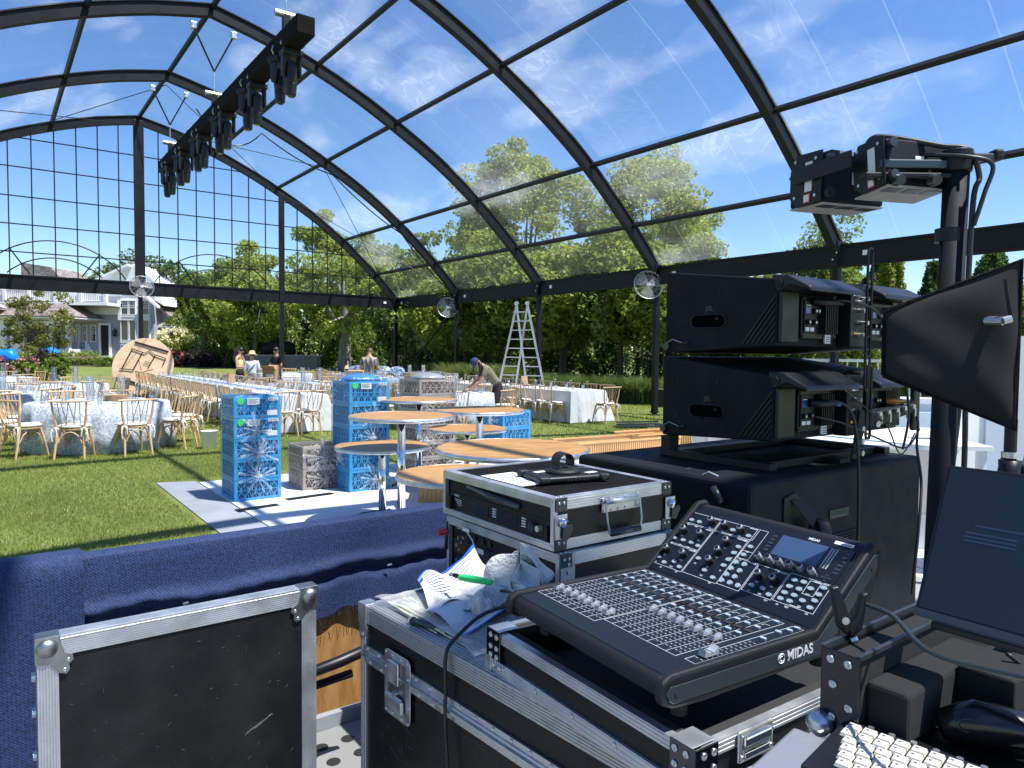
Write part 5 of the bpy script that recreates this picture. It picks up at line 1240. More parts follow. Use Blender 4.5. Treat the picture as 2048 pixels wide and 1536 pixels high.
# white railing and pool pavilion pieces behind the loudspeakers
t = T('white_railing', 'white metal pool railing behind the loudspeakers', 'fence', (5.6, 15.6, 0), math.radians(-22))
MB().bx(0, -.02, 1.52, 7, .02, 1.58).build('top_rail', M['white'], t); MB().bx(0, -.02, .25, 7, .02, .30).build('bottom_rail', M['white'], t)
for i in range(36): MB().bx(.02+i*.195, -.012, .30, .045+i*.195, .012, 1.52).build('picket', M['white'], t)
for i in range(4): MB().bx(2.3*i, -.035, 0, 2.3*i+.07, .035, 1.62).build('rail_post', M['white'], t)
# ------------------------------------------------------------------ booth wall with navy cloth
NP = Vector((-.596, .803, 0))
def BP(s, n, z): return GA*s + NP*n + Vector((0, 0, z))    # s along the wall, n away from the camera
wall = T('booth_wall', 'low plywood booth wall hung with navy woven cloth', 'wall', (0, 0, 0))
MB().hull8([BP(-1.8, 2.745, .02), BP(4.3, 2.745, .02), BP(4.3, 2.79, .02), BP(-1.8, 2.79, .02), BP(-1.8, 2.745, .925), BP(4.3, 2.745, .925), BP(4.3, 2.79, .925), BP(-1.8, 2.79, .925)]).build('wall_panel', M['ply'], wall)
def cl(u, v):
    s = .20+4.1*u; 
    # v: 0 = far bottom edge behind the wall, 1 = near bottom edge
    drop = .585+.02*math.sin(s*5)+.012*math.sin(s*17)+.006*math.sin(s*61)
    prof = [(0, 2.835, .70), (.15, 2.825, .90), (.22, 2.81, .946), (.27, 2.77, .955), (.32, 2.735, .945), (.4, 2.728, .90), (1, 2.70, drop)]
    for (a_, na, za), (b_, nb, zb) in zip(prof[:-1], prof[1:]):
        if v <= b_: f = (v-a_)/(b_-a_); n = na+(nb-na)*f; z = za+(zb-za)*f; break
    if v > .4:
        k = (v-.4)/.6
        puck = .018*math.exp(-((k-.42-.03*math.sin(s*4))/.07)**2) - .016*math.exp(-((k-.60-.04*math.sin(s*3+1))/.06)**2)
        n -= puck + .012*k*math.sin(s*9+1.5*k)+.006*k*math.sin(s*23+3*k) - .02*k*(s > .6)*0
        z += .006*math.sin(s*7)*k
    return BP(s, n, z)
MB().grid(cl, 260, 60).build('navy_cloth', M['drape'], wall, smooth=True)
def fl_(u, v):
    s = -1.8+2.047*u
    prof = [(0, 2.86, .70), (.1, 2.845, .93), (.13, 2.81, .958), (.16, 2.74, .965), (.19, 2.70, .957), (.24, 2.692, .90), (1, 2.68, .03)]
    for (a_, na, za), (b_, nb, zb) in zip(prof[:-1], prof[1:]):
        if v <= b_: f = (v-a_)/(b_-a_); n = na+(nb-na)*f; z = za+(zb-za)*f; break
    return BP(s, n-.006*math.sin(s*4+v*3)*(v > .2), z)
o = MB().grid(fl_, 60, 60).build('navy_cloth', M['drape'], wall, smooth=True)
so_ = o.modifiers.new('thick', 'SOLIDIFY'); so_.thickness = .004
for i in range(3): MB().tube([BP(.55+.4*i, 2.69, .74-.03*(i % 2)), BP(.565+.4*i, 2.68, .745-.03*(i % 2))], .004, 5).build('staple', M['zinc'], wall)
b = MB()
for i in range(190):
    s = .3+i*.013+random.uniform(-.004, .004); z0 = .585+.02*math.sin(s*5)+.012*math.sin(s*17); b.tube([BP(s, 2.705, z0+.01), BP(s+random.uniform(-.012, .012), 2.70, z0-random.uniform(.01, .035))], .0012, 3, False)
o = b.build('fringe', M['drape'], wall); o['kind'] = 'stuff'

# ------------------------------------------------------------------ road-case building blocks (local metres)
def ridged(b, p, L, ex, ey, en, wd, n=6, dep=.0016):
    """aluminium edge strip: ridges running along ex, width along ey, standing off along en"""
    p = Vector(p); ex, ey, en = Vector(ex), Vector(ey), Vector(en)
    for i in range(n):
        a_ = wd*i/n; c_ = wd*(i+.78)/n
        b.hull8([p+ey*a_, p+ex*L+ey*a_, p+ex*L+ey*c_, p+ey*c_, p+ey*(a_+wd*.1/n)+en*dep, p+ex*L+ey*(a_+wd*.1/n)+en*dep, p+ex*L+ey*(c_-wd*.1/n)+en*dep, p+ey*(c_-wd*.1/n)+en*dep])
    return b
def rivet_mesh(): return MB().lathe([(.0055, 0), (.005, .0018), (.003, .0028), (.0024, .0018), (.0005, .0016)], 10).mesh('rivet', M['zinc'], True)
RIV = rivet_mesh()
def rivet(par, p, nrm, s=1):
    o = put('rivet', RIV, par); o.rotation_mode = 'QUATERNION'; o.rotation_quaternion = Vector(nrm).to_track_quat('Z', 'Y'); o.location = p; o.scale = (s, s, s); return o
def plate(b, pts, nrm, th): return b.prism(pts, Vector(nrm)*th)

# ---- big trunk
WT = Vector((.652, -.758, 0)); DT = Vector((.758, .652, 0))
t = T('trunk_case', 'big scratched black trunk road case with butterfly latch and aluminium edges', 'road case', (-.397, 1.869, .97), math.atan2(WT.y, WT.x))
LT, WD, HT = 1.62, .76, .82
MB().bx(.004, .004, -HT, LT-.004, WD-.004, -.005).build('panels', M['laminate'], t)
MB().bx(.03, .03, -.0048, LT-.03, WD-.03, -.003).build('top_panel', M['aluold'], t)
b = MB(); b.bx(.0, -.0005, -.045, LT, .012, .0).bx(0, .012, -.004, LT, .055, .001)
ridged(b, (.04, -.0005, -.043), LT-.04, (1, 0, 0), (0, 0, 1), (0, -1, 0), .038, 6); ridged(b, (.04, .003, .001), LT-.04, (1, 0, 0), (0, 1, 0), (0, 0, 1), .05, 5, .0012)
b.build('top_edge_rail', M['aluold'], t)
b = MB().bx(-.001, -.001, -HT, .028, .012, -.045); ridged(b, (.001, -.001, -HT), HT-.05, (0, 0, 1), (1, 0, 0), (0, -1, 0), .026, 3); b.build('corner_rail', M['aluold'], t)
MB().bx(-.001, .012, -.045, .012, WD, .001).build('top_edge_rail', M['aluold'], t); MB().bx(0, WD-.04, -.045, LT, WD+.001, .0012).build('top_edge_rail', M['aluold'], t)
# corner cap
b = MB(); b.bx(-.006, -.006, -.05, .035, .03, .005); plate(b, [(.0, -.0045, -.05), (.0, -.0045, -.085), (.012, -.0045, -.095), (.03, -.0045, -.08), (.045, -.0045, -.05)], (0, -1, 0), .0015); b.build('corner_cap', M['zinc'], t, bevel=.006, seg=3)
rivet(t, (.02, -.006, -.075), (0, -1, 0), 1.1)
# tongue and groove strip with rivets
b = MB(); b.bx(.02, -.003, -.150, LT, .003, -.103); b.bx(.02, -.0095, -.134, LT, -.003, -.127); b.bx(.02, -.006, -.122, LT, -.003, -.117)
b.build('parting_strip', M['zinc'], t)
x = .04
while x < LT: 
    if not .12 < x < .26: rivet(t, (x, -.003, -.110), (0, -1, 0), 1); rivet(t, (x+.012, -.003, -.143), (0, -1, 0), 1)
    x += .058
# butterfly latch
lt = MB(); 
def rr(x0, z0, x1, z1, r, y):
    P = []
    for cx_, cz_, a0 in ((x1-r, z1-r, 0), (x0+r, z1-r, pi/2), (x0+r, z0+r, pi), (x1-r, z0+r, 3*pi/2)):
        for q in range(5): a = a0+q*pi/8; P.append((cx_+r*math.cos(a), y, cz_+r*math.sin(a)))
    return P
lp = MB().prism(rr(.131, -.238, .25, -.074, .016, -.0035), (0, -.003, 0)).build('latch_plate', M['zinc'], t, bevel=.001)
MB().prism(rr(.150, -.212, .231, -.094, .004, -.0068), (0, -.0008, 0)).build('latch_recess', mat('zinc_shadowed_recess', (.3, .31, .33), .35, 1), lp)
MB().bx(.158, -.014, -.150, .205, -.008, -.094).build('latch_upper_plate', M['zinc'], lp, bevel=.002); MB().bx(.158, -.018, -.214, .228, -.008, -.180).build('latch_lower_plate', M['zinc'], lp, bevel=.006)
MB().tube([(.163, -.014, -.178), (.222, -.014, -.178)], .003, 6).build('latch_bar', M['zinc'], lp); MB().tube([(.193, -.008, -.171), (.193, -.019, -.171)], .007, 10).build('latch_pin', M['zinc'], lp)
MB().bx(.208, -.0095, -.215, .216, -.008, -.198).build('latch_slot', M['dark'], lp)
for x in (.139, .17, .21, .242):
    for z in (-.082, -.230): rivet(t, (x, -.0065, z), (0, -1, 0), .8)
for z in (-.12, -.19): rivet(t, (.139, -.0065, z), (0, -1, 0), .8); rivet(t, (.242, -.0065, z), (0, -1, 0), .8)
# scratches on the laminate
b = MB()
for i in range(130):
    x = random.uniform(.04, 1.2); z = random.uniform(-.5, -.16); L = random.uniform(.01, .09)*random.random(); a = random.uniform(-.5, .2)+(1.3 if random.random() < .12 else 0)
    b.beam((x, .0038, z), (x+L*math.cos(a), .0038, z+L*math.sin(a)), .0005, .0008, (0, 1, 0))
o = b.build('scratches', mat('scratched_laminate', (.13, .13, .13), .6), t); o['kind'] = 'stuff'

# ---- lid standing on edge at the left
t = T('case_lid', 'black road case lid with ridged aluminium edges leaning at the booth wall', 'case lid', (-1.17, 1.724, .92), ROT)
LW, LH, LD = .715, .88, .05
MB().bx(.005, .003, -LH, LW-.005, LD-.003, -.004).build('panel', mat('dusty_laminate', (.006, .006, .007), .5, spec=.35, c2=(.020, .020, .021), vscale=7, contrast=(.4, .8), bump=.2, bscale=300, detail=9), t)
b = MB(); ridged(b, (0.0, 0, -.050), LW, (1, 0, 0), (0, 0, 1), (0, -1, 0), .046, 8); b.bx(0, -.0, -.05, LW, .004, .0); b.bx(0, .004, -.004, LW, .026, .001); b.bx(0, .03, -.006, LW, LD+.001, .0).bx(0, .0, -.012, LW, LD, -.005); b.build('edge_rail', M['alu'], t)
for x0 in (0, LW-.046):
    b = MB(); ridged(b, (x0+(0 if x0 else 0), 0, -LH), LH-.05, (0, 0, 1), (1, 0, 0), (0, -1, 0), .044, 7); b.bx(x0, 0, -LH, x0+.046, .004, -.05); b.bx(x0 if not x0 else LW-.003, .004, -LH, x0+.003 if not x0 else LW+.001, LD, -.0); b.build('edge_rail', M['alu'], t)
for sx, x0 in ((1, 0), (-1, LW)):
    P = [(0, .004), (0, -.062), (.03, -.066), (.05, -.092), (.066, -.098), (.074, -.086), (.072, -.074), (.082, -.064), (.080, -.050), (.062, -.042), (.055, -.02), (.052, .004)]
    b = MB().prism([(x0+sx*(px-.003), -.003, pz) for px, pz in P], (0, -.0022, 0)); b.bx(min(x0-sx*.003, x0+sx*.05), -.003, -.0, max(x0-sx*.003, x0+sx*.05), .045, .004)
    b.bx(min(x0-sx*.004, x0), -.003, -.06, max(x0-sx*.004, x0), .045, .004)
    o = b.build('ball_corner', mat('dull_zinc', (.36, .38, .38), .42, 1, var=.15, vscale=20), t, bevel=.003, seg=2)
    MB().lathe([(.024, 0), (.022, .007), (.014, .013), (.004, .015)], 22).build('ball', o.data.materials[0], o, smooth=True)
    bb = o.children[0]; bb.rotation_euler = (pi/2, 0, 0); bb.location = (x0+sx*.022, -.005, -.024)
    for px, pz in ((.062, -.086), (.070, -.062)): rivet(t, (x0+sx*(px-.003), -.0052, pz), (0, -1, 0), 1)
for z in (-.10, -.19, -.30): MB().tube([(-.002, .025, z), (-.010, .025, z)], .012, 10).build('side_rivet_plate', M['zinc'], t)
MB().bx(-.010, .012, -.42, -.001, .036, -.36).build('side_catch', M['zinc'], t, bevel=.002)
b = MB()
for i in range(150):
    x = random.uniform(.06, .66); z = random.uniform(-.62, -.08); L = .012*random.random()**3; a = random.uniform(0, 3.1)
    b.beam((x, .0023, z), (x+L*math.cos(a)+.0006, .0023, z+L*math.sin(a)), .0004, .0006, (0, 1, 0))
for i in range(16):
    x = .50+.004*i; b.beam((x, .0023, -.40+.002*i+random.uniform(-.003, .003)), (x+.022, .0023, -.388+.002*i+random.uniform(-.004, .004)), .0006, .0012, (0, 1, 0))
o = b.build('scuffs', mat('grey_scuffs', (.16, .16, .165), .7), t); o['kind'] = 'stuff'

# ---- things in the gap between lid and trunk
t = T('perforated_ramp', 'white perforated metal plate in the gap between lid and trunk', 'ramp', BP(.98, 2.0, .04), ROT)
b = MB().bx(-.3, 0, .16, .5, .5, .185); b.build('plate', mat('dull_white_metal', (.24, .24, .23), .5), t, bevel=.005)
for i in range(7):
    for j in range(4): MB().tube([(-.24+.1*i, .06+.11*j, .186), (-.24+.1*i, .06+.11*j, .1875)], .024, 14).build('hole', M['dark'], t)
MB().bx(-.3, .50, -.1, .5, .53, .235).build('upright', M['greymat'], t)
MB().bx(-.3, .1, -.18, .5, .13, .155).build('lower_plate', M['greymat'], t)
t = T('black_clamp_arm', 'black folding arm lying on the white ramp beside the lid', 'clamp', BP(.88, 2.2, .58), ROT)
MB().tube([(-.2, 0, .0), (.05, 0, .03), (.16, 0, .05), (.2, 0, .03)], [.018, .02, .02, .012], 8).build('arm', M['blackpl'], t, smooth=True); MB().tube([(-.2, .02, -.05), (.1, .02, -.03)], .014, 8).build('rod', M['steel'], t)
MB().tube([(-.1, 0, -.45), (-.1, 0, 0)], .03, 10).build('post', M['blackpl'], t)

# ---- console road case (tray)
WC = Vector((.562, -.827, 0)); DC = Vector((.827, .562, 0)); CL, CD = .56, .66
t = T('console_case', 'open base of the console road case, black with aluminium edges', 'road case', (-.041, 1.481, 1.06), math.atan2(WC.y, WC.x))
hC = .09; th = .036
for a_ in ((.003, .003, -hC, CL-.003, th, -.018), (.003, CD-th, -hC, CL-.003, CD-.003, -.018), (.003, th, -hC, th, CD-th, -.018), (CL-th, th, -hC, CL-.003, CD-th, -.018)): MB().bx(*a_).build('wall_panel', M['laminate'], t)
MB().bx(th, th, -hC+.001, CL-th, CD-th, -hC+.012).build('bottom', M['dark'], t)
def rail(x0, y0, x1, y1, nrm):
    b = MB(); ex = Vector((x1-x0, y1-y0, 0)); L = ex.length; ex.normalize(); n = Vector(nrm); p = Vector((x0, y0, 0))
    inn = -n
    # top lip, grooved outer face and the wide bottom rail
    b.hull8([p+n*.002+Vector((0, 0, -.022)), p+ex*L+n*.002+Vector((0, 0, -.022)), p+ex*L+inn*.014+Vector((0, 0, -.022)), p+inn*.014+Vector((0, 0, -.022)), p+n*.002+Vector((0, 0, .0)), p+ex*L+n*.002, p+ex*L+inn*.014, p+inn*.014])
    ridged(b, p+n*.002+Vector((0, 0, -.021)), L, ex, (0, 0, 1), n, .020, 3, .0012)
    b.build('rim_rail', M['alu'], t)
    b = MB(); b.hull8([p+n*.003+Vector((0, 0, -hC)), p+ex*L+n*.003+Vector((0, 0, -hC)), p+ex*L+inn*.005+Vector((0, 0, -hC)), p+inn*.005+Vector((0, 0, -hC)), p+n*.003+Vector((0, 0, -.062)), p+ex*L+n*.003+Vector((0, 0, -.062)), p+ex*L+inn*.005+Vector((0, 0, -.062)), p+inn*.005+Vector((0, 0, -.062))])
    ridged(b, p+n*.003+Vector((0, 0, -hC+.001)), L, ex, (0, 0, 1), n, .027, 3, .001)
    b.build('base_rail', M['alu'], t)
    k = int(L/.11)
    for i in range(k): rivet(t, p+ex*(L*(i+.5)/k)+n*.0042+Vector((0, 0, -.070)), n, .9)
rail(.0, 0, CL, 0, (0, -1, 0)); rail(CL, 0, CL, CD, (1, 0, 0)); rail(0, CD, 0, 0, (-1, 0, 0)); rail(CL, CD, 0, CD, (0, 1, 0))
for a_ in ((.014, .014, -.05, CL-.014, th, -.0035), (.014, CD-th, -.05, CL-.014, CD-.014, -.0035), (.014, th, -.05, th, CD-th, -.0035), (CL-th, th, -.05, CL-.014, CD-th, -.0035)): MB().bx(*a_).build('foam_lining', mat('dark_foam', (.03, .028, .027), .95, bump=.4, bscale=400), t)
for (x0, y0, sx, sy) in ((0, 0, 1, 1), (CL, 0, -1, 1)):
    b = MB().bx(*(lambda v: (min(v[0], v[2]), min(v[1], v[3]), -.060, max(v[0], v[2]), max(v[1], v[3]), .0025))((x0-sx*.006, y0-sy*.006, x0+sx*.045, y0-sy*.0035)))
    b.bx(*(lambda v: (min(v[0], v[2]), min(v[1], v[3]), -.060, max(v[0], v[2]), max(v[1], v[3]), .0025))((x0-sx*.006, y0-sy*.006, x0-sx*.0035, y0+sy*.045)))
    b.build('corner_brace', mat('black_chrome', (.08, .08, .09), .18, 1), t, bevel=.001)
    for q in (.012, .034):
        for z in (-.010, -.034, -.052): rivet(t, (x0+sx*q, y0-sy*.006, z), (0, -sy, 0), 1.15); rivet(t, (x0-sx*.006, y0+sy*q, z), (-sx, 0, 0), 1.15)
    b = MB()
    for ang in np.linspace(0, pi, 9)[:-1]:
        a2 = ang+pi/8
        for (A_, B_) in (((1, 0), (0, -1)),): b.prism([(x0+sx*(.028+0*ang), y0-sy*.0035, -.060), (x0+sx*(.028+.03*math.cos(ang)), y0-sy*.0035, -.060-.012*math.sin(ang)), (x0+sx*(.028+.03*math.cos(a2)), y0-sy*.0035, -.060-.012*math.sin(a2))], (0, -sy*.002, 0))
    b.bx(min(x0-sx*.008, x0+sx*.014), min(y0-sy*.008, y0+sy*.014), -hC-.003, max(x0-sx*.008, x0+sx*.014), max(y0-sy*.008, y0+sy*.014), -.058)
    b.build('ball_corner', M['zinc'], t, bevel=.005, seg=3)
    for q in (.022, .044): rivet(t, (x0+sx*q, y0-sy*.0056, -.072), (0, -sy, 0), 1.2); rivet(t, (x0-sx*.0056, y0+sy*q, -.072), (-sx, 0, 0), 1.2)
for x0 in (0, CL-.045): MB().bx(x0+.0005, -.0055, .0027, x0+.0445, .0445, .0042).build('corner_top_plate', M['alu'], t, bevel=.001)
# draw latch on the right face
lp = MB().bx(CL+.004, .088, -.046, CL+.010, .172, .004).build('catch_plate', M['zinc'], t, bevel=.004)
MB().bx(CL+.010, .096, -.020, CL+.016, .162, -.004).build('catch_hook', M['chrome'], lp, bevel=.003); MB().bx(CL+.010, .100, -.040, CL+.013, .158, -.030).build('catch_lip', M['chrome'], lp, bevel=.001)
for y, z in ((.095, -.038), (.165, -.038), (.165, -.012)): rivet(t, (CL+.010, y, z), (1, 0, 0), 1)
MB().box((.105, .06, -.0775), (.04, .022, .003), Matrix.Rotation(.4, 3, 'Z')).build('small_label', M['sticker'], t)

# ------------------------------------------------------------------ mixing console
WM = Vector((.523, -.852, 0)); 
con = T('mixing_console', 'black digital mixing console with faders, buttons and a small screen', 'mixing console', (.018, 1.42, 1.15), math.atan2(WM.y, WM.x))
XL, XR = -.012, .432; YF = .352; RUN, RISE = .163, .13; SLh = math.hypot(RUN, RISE); ce, se = RUN/SLh, RISE/SLh
# body profile in y,z swept along x
prof = [(-.012, -.030), (-.016, -.018), (-.012, -.006), (0, 0), (YF, 0), (YF+RUN, RISE), (YF+RUN+.018, RISE+.002), (YF+RUN+.03, RISE-.012), (YF+RUN-.02, .03), (YF+.02, -.040), (.05, -.046), (.0, -.038)]
def sweep(x0, x1, pf, name, m, bev=.003): return MB().prism([(x0, y, z) for y, z in pf], (x1-x0, 0, 0)).build(name, m, con, bevel=bev)
sweep(XL+.013, XR-.013, prof, 'body', M['conbody'], .005)
def grow(d):
    c_ = [(-.020, -.036), (-.026, -.018), (-.020, -.002), (-.002, .007), (YF-.004, .007), (YF+RUN-.004, RISE+.008), (YF+RUN+.022, RISE+.010), (YF+RUN+.038, RISE-.014), (YF+RUN-.01, .02), (YF+.03, -.044), (.06, -.050), (.0, -.045)]
    return c_
for x0, x1 in ((XL-.004, XL+.0125), (XR-.0125, XR+.004)): sweep(x0, x1, grow(0), 'side_cheek', M['conbody'], .005)
ins = [(-.008, -.030), (-.014, -.018), (-.006, -.009), (YF-.006, -.009), (YF+RUN-.006, RISE-.012), (YF+RUN+.018, RISE-.010), (YF+RUN+.022, RISE-.018), (YF+RUN, RISE-.040), (YF+.012, -.036), (0, -.036)]
o = sweep(XR+.0041, XR+.0062, ins, 'side_trim', M['gun'], .0008)
for y, z in ((.006, -.022), (YF-.09, -.022), (YF+.05, .018), (YF+RUN-.012, RISE-.036)): MB().tube([(XR+.0062, y, z), (XR+.0075, y, z)], .0035, 10).build('screw', M['dark'], con)
RYZ = Matrix(((0, 0, 1), (1, 0, 0), (0, 1, 0)))   # text reading along +y on the +x side
text('logo', 'MIDAS', .024, RYZ, (XR+.0064, YF-.055, -.020), M['mark'], con, .0006, bold=.0004)
lg = MB()
lg.tube([(XR+.0068, YF-.105+.008*math.cos(a), -.020+.008*math.sin(a)) for a in np.linspace(0, 2*pi, 19)], .0012, 4, False); lg.tube([(XR+.0068, YF-.105+.004*math.cos(a), -.020+.004*math.sin(a)) for a in np.linspace(1, 5, 9)], .0012, 4); lg.build('logo_ring', M['mark'], con)
for i in range(7): MB().bx(XR+.004, YF+.035+.012*i, -.035+.010*i, XR+.0045, YF+.04+.012*i, .0+.010*i).build('vent_slot', M['dark'], con)
face = MB().bx(XL+.014, .0, .0003, XR-.014, YF-.004, .0009).build('fader_face', M['conface'], con)
def PS2(x, y, z=0): return Vector((x, YF+y*ce-z*se, y*se+z*ce))
RS = Matrix(((1, 0, 0), (0, ce, -se), (0, se, ce)))
def pbox(x0, y0, x1, y1, z0, z1, name, m, bevel=0): return MB().hull8([PS2(*q) for q in ((x0, y0, z0), (x1, y0, z0), (x1, y1, z0), (x0, y1, z0), (x0, y0, z1), (x1, y0, z1), (x1, y1, z1), (x0, y1, z1))]).build(name, m, con, bevel=bevel)
pbox(XL+.014, .004, XR-.014, SLh-.006, .0003, .0009, 'panel_face', M['conface'])
btn = MB(); 
def capsule(L, W, H_):
    P = []
    for q in range(10): a = -pi/2+pi*q/9; P.append((L/2-W/2+W/2*math.cos(a), W/2*math.sin(a), 0))
    for q in range(10): a = pi/2+pi*q/9; P.append((-L/2+W/2+W/2*math.cos(a), W/2*math.sin(a), 0))
    return MB().prism(P, (0, 0, H_))
BT = capsule(.0125, .0078, .003).mesh('button', M['btn']); BR = MB().lathe([(.0050, 0), (.0048, .003), (.001, .0031)], 16).mesh('button', M['btn'])
KN = MB(); KN.lathe([(.0088, 0), (.0082, .011), (.0068, .013)], 20); KN.cur = 1; KN.lathe([(.0066, .0131), (.0062, .0165), (.0052, .0170)], 20); KN.cur = 0; KN.lathe([(.0048, .0172), (.001, .0173)], 16); KN.cur = 1; KN.bx(-.0008, .0045, .0131, .0008, .0083, .0136); KNm = KN.mesh('knob', [M['blackpl'], M['alu']])
KB = MB(); KB.lathe([(.0075, 0), (.0072, .010), (.006, .0125), (.001, .0127)], 20); KB.v = []; KB.f = []; KB.m = []; KB.cur = 1; KB.lathe([(.0072, 0), (.0068, .012), (.0058, .0140)], 20); KB.cur = 0; KB.lathe([(.0054, .0142), (.001, .0143)], 16); KBm = KB.mesh('encoder', [M['blackpl'], M['alu']])
FC = MB().hull8([(-.0062, -.013, .0), (.0062, -.013, 0), (.0062, .013, 0), (-.0062, .013, 0), (-.0058, -.012, .0095), (.0058, -.012, .0095), (.0058, .012, .0095), (-.0058, .012, .0095)])
FC = MB().prism([(-.0062, y, z) for y, z in ((-.013, .002), (-.012, .012), (-.006, .0075), (.0, .0065), (.006, .0075), (.012, .012), (.013, .002))], (.0124, 0, 0)); FC.bx(-.0064, -.0006, .0066, .0064, .0006, .0085); FCm = FC.mesh('fader_cap', mat('silver_fader', (.46, .49, .52), .35, .4))
def place(me, p, R=None, s=1):
    o = put(me.name.split('.')[0], me, con); m4 = (R or Matrix.Identity(3)).to_4x4(); m4.translation = Vector(p); o.matrix_basis = m4 @ Matrix.Scale(s, 4); return o
marks = MB()
def ln(x0, y0, x1, y1, w=.0007, z=.0010): marks.beam((x0, y0, z), (x1, y1, z), w, .0004)
def faceline(pts, closed=True):
    P = pts+[pts[0]] if closed else pts
    for a_, c_ in zip(P[:-1], P[1:]): ln(*a_, *c_)
f1x = [.014+.0233*i for i in range(8)]; f2x = [.2035+.0228*i for i in range(8)]
slots = MB()
for bank, fx, yk in ((0, f1x, .090), (1, f2x, .172)):
    xa, xb = fx[0]-.0115, fx[-1]+.0115; y0 = .042+.02*bank
    y0 = .045 if bank == 0 else .065
    faceline([(xa, y0), (xb, y0), (xb, YF-.015), (xa, YF-.015)])
    for i, x in enumerate(fx):
        if i: ln(x-.0115, y0, x-.0115, YF-.015, .0005)
        slots.bx(x-.0011, y0+.012, .0009, x+.0011, .198+.012*bank, .0012)
        for q in range(13):
            yy = y0+.018+q*.0108; marks.bx(x-.0072, yy, .0009, x-.0025, yy+.0009, .0012); marks.bx(x+.0025, yy, .0009, x+.0072, yy+.0009, .0012)
        place(FCm, (x, yk+random.uniform(-.002, .002), .001), None, .86)
        yb = .212+.002*i if bank == 0 else .223+.0022*i
        yb = .213 if bank == 0 else .228
        place(BT, (x, yb, .001)); place(BT, (x, .268+.01*bank, .001)); place(BT, (x, .324+.006*bank, .001))
        marks.bx(x-.006, .296, .0009, x-.0052, .306, .0013); marks.bx(x-.006, .305, .0009, x+.005, .306, .0013)
    MB().bx(xa+.001, .240+.006*bank, .0009, xb-.001, .254+.006*bank, .0016).build('display_strip', mat('dark_display', (.006, .004, .006), .1), con)
    for i, x in enumerate(fx): MB().bx(x-.009, .242+.006*bank, .0016, x+.009, .252+.006*bank, .0019).build('channel_display', mat('dim_display', (.02, .006, .008), .15) if i == 0 else con.children[-1].data.materials[0], con)
# main strip
faceline([(.391, .070), (.414, .070), (.414, YF-.012), (.391, YF-.012)])
slots.bx(.4015, .085, .0009, .4037, .225, .0012)
for q in range(12): marks.bx(.3945, .09+.0115*q, .0009, .4, .0909+.0115*q, .0012); marks.bx(.405, .09+.0115*q, .0009, .4105, .0909+.0115*q, .0012)
place(FCm, (.4025, .112, .001), None, 1.25)
for x, y in ((.4025, .245), (.397, .292), (.4025, .315), (.4025, .336)): place(BT, (x, y, .001))
slots.build('fader_slots', M['dark'], con)
mk = marks.build('printed_scale', M['mark'], con); mk['kind'] = 'stuff'
# meter bar of small marks on the near side of strip
# tilted panel
marks = MB()
def pln(x0, y0, x1, y1, w=.0008):
    a_, c_ = PS2(x0, y0, .0011), PS2(x1, y1, .0011); marks.beam(a_, c_, w, .0004, (0, -se, ce))
def prect(x0, y0, x1, y1):
    pln(x0, y0, x1, y0); pln(x1, y0, x1, y1); pln(x1, y1, x0, y1); pln(x0, y1, x0, y0)
for r in ((-.003, .150, .083, .182), (.086, .150, .190, .182), (-.003, .085, .083, .147), (-.003, .020, .083, .082), (.086, .022, .182, .147), (.185, .100, .212, .182), (.184, .100, .212, .120), (.184, .024, .240, .098), (.243, .030, .314, .098), (.317, .032, .405, .102), (.362, .066, .385, .098)): prect(*r)
kn = [(.067, .167), (.106, .166), (.152, .166), (.015, .124), (.065, .125), (.141, .126), (.138, .097), (.135, .067), (.010, .061), (.061, .062), (.262, .072), (.298, .072)]
for x, y in kn: place(KNm, PS2(x, y, .001), RS)
for x, y in [(.232, .114), (.257, .115), (.282, .115), (.307, .116), (.331, .116), (.356, .116)]: place(KBm, PS2(x, y, .001), RS); 
bt = [(.009, .159), (.033, .159), (.130, .162), (.176, .158), (.003, .098), (.029, .099), (.054, .099), (.077, .096), (.172, .124), (.172, .106), (.171, .086), (.170, .069), (.101, .066), (.136, .043), (.167, .033), (.001, .037), (.026, .028), (.050, .038), (.072, .030), (.198, .133), (.196, .109),
      (.259, .047), (.285, .048), (.305, .039), (.333, .088), (.353, .090), (.373, .081), (.395, .091), (.332, .071), (.353, .072), (.394, .074), (.331, .055), (.352, .056), (.394, .059), (.331, .040), (.351, .041), (.373, .051), (.394, .042)]
for x, y in bt: place(BT, PS2(x, y, .001), RS)
for x, y in [(.192, .086), (.213, .087), (.191, .068), (.213, .069), (.191, .051), (.212, .052), (.190, .034), (.211, .035), (.232, .035)]: place(BR, PS2(x, y, .001), RS, 1.15)
for x, y in kn+bt:
    for q in range(2):
        w_ = random.uniform(.004, .009); a_ = PS2(x-w_/2, y-.0125-.0022*q, .0011); marks.beam(a_, PS2(x+w_/2, y-.0125-.0022*q, .0011), .0009, .0003, (0, -se, ce))
for x0, x1, y in ((.06, .08, .1795), (.165, .185, .1795), (.06, .08, .1445), (.062, .08, .0795), (.155, .178, .1445), (.218, .236, .0955), (.29, .31, .0955), (.37, .40, .0995), (.345, .375, .0345)): marks.beam(PS2(x0, y, .0011), PS2(x1, y, .0011), .0013, .0003, (0, -se, ce))
mk = marks.build('printed_legends', M['mark'], con); mk['kind'] = 'stuff'
pbox(.222, .104, .408, .188, .001, .0030, 'screen_bezel', mat('gloss_bezel', (.008, .009, .011), .15), .001)
pbox(.250, .130, .355, .183, .0031, .0036, 'screen', M['lcd'])
b = MB()
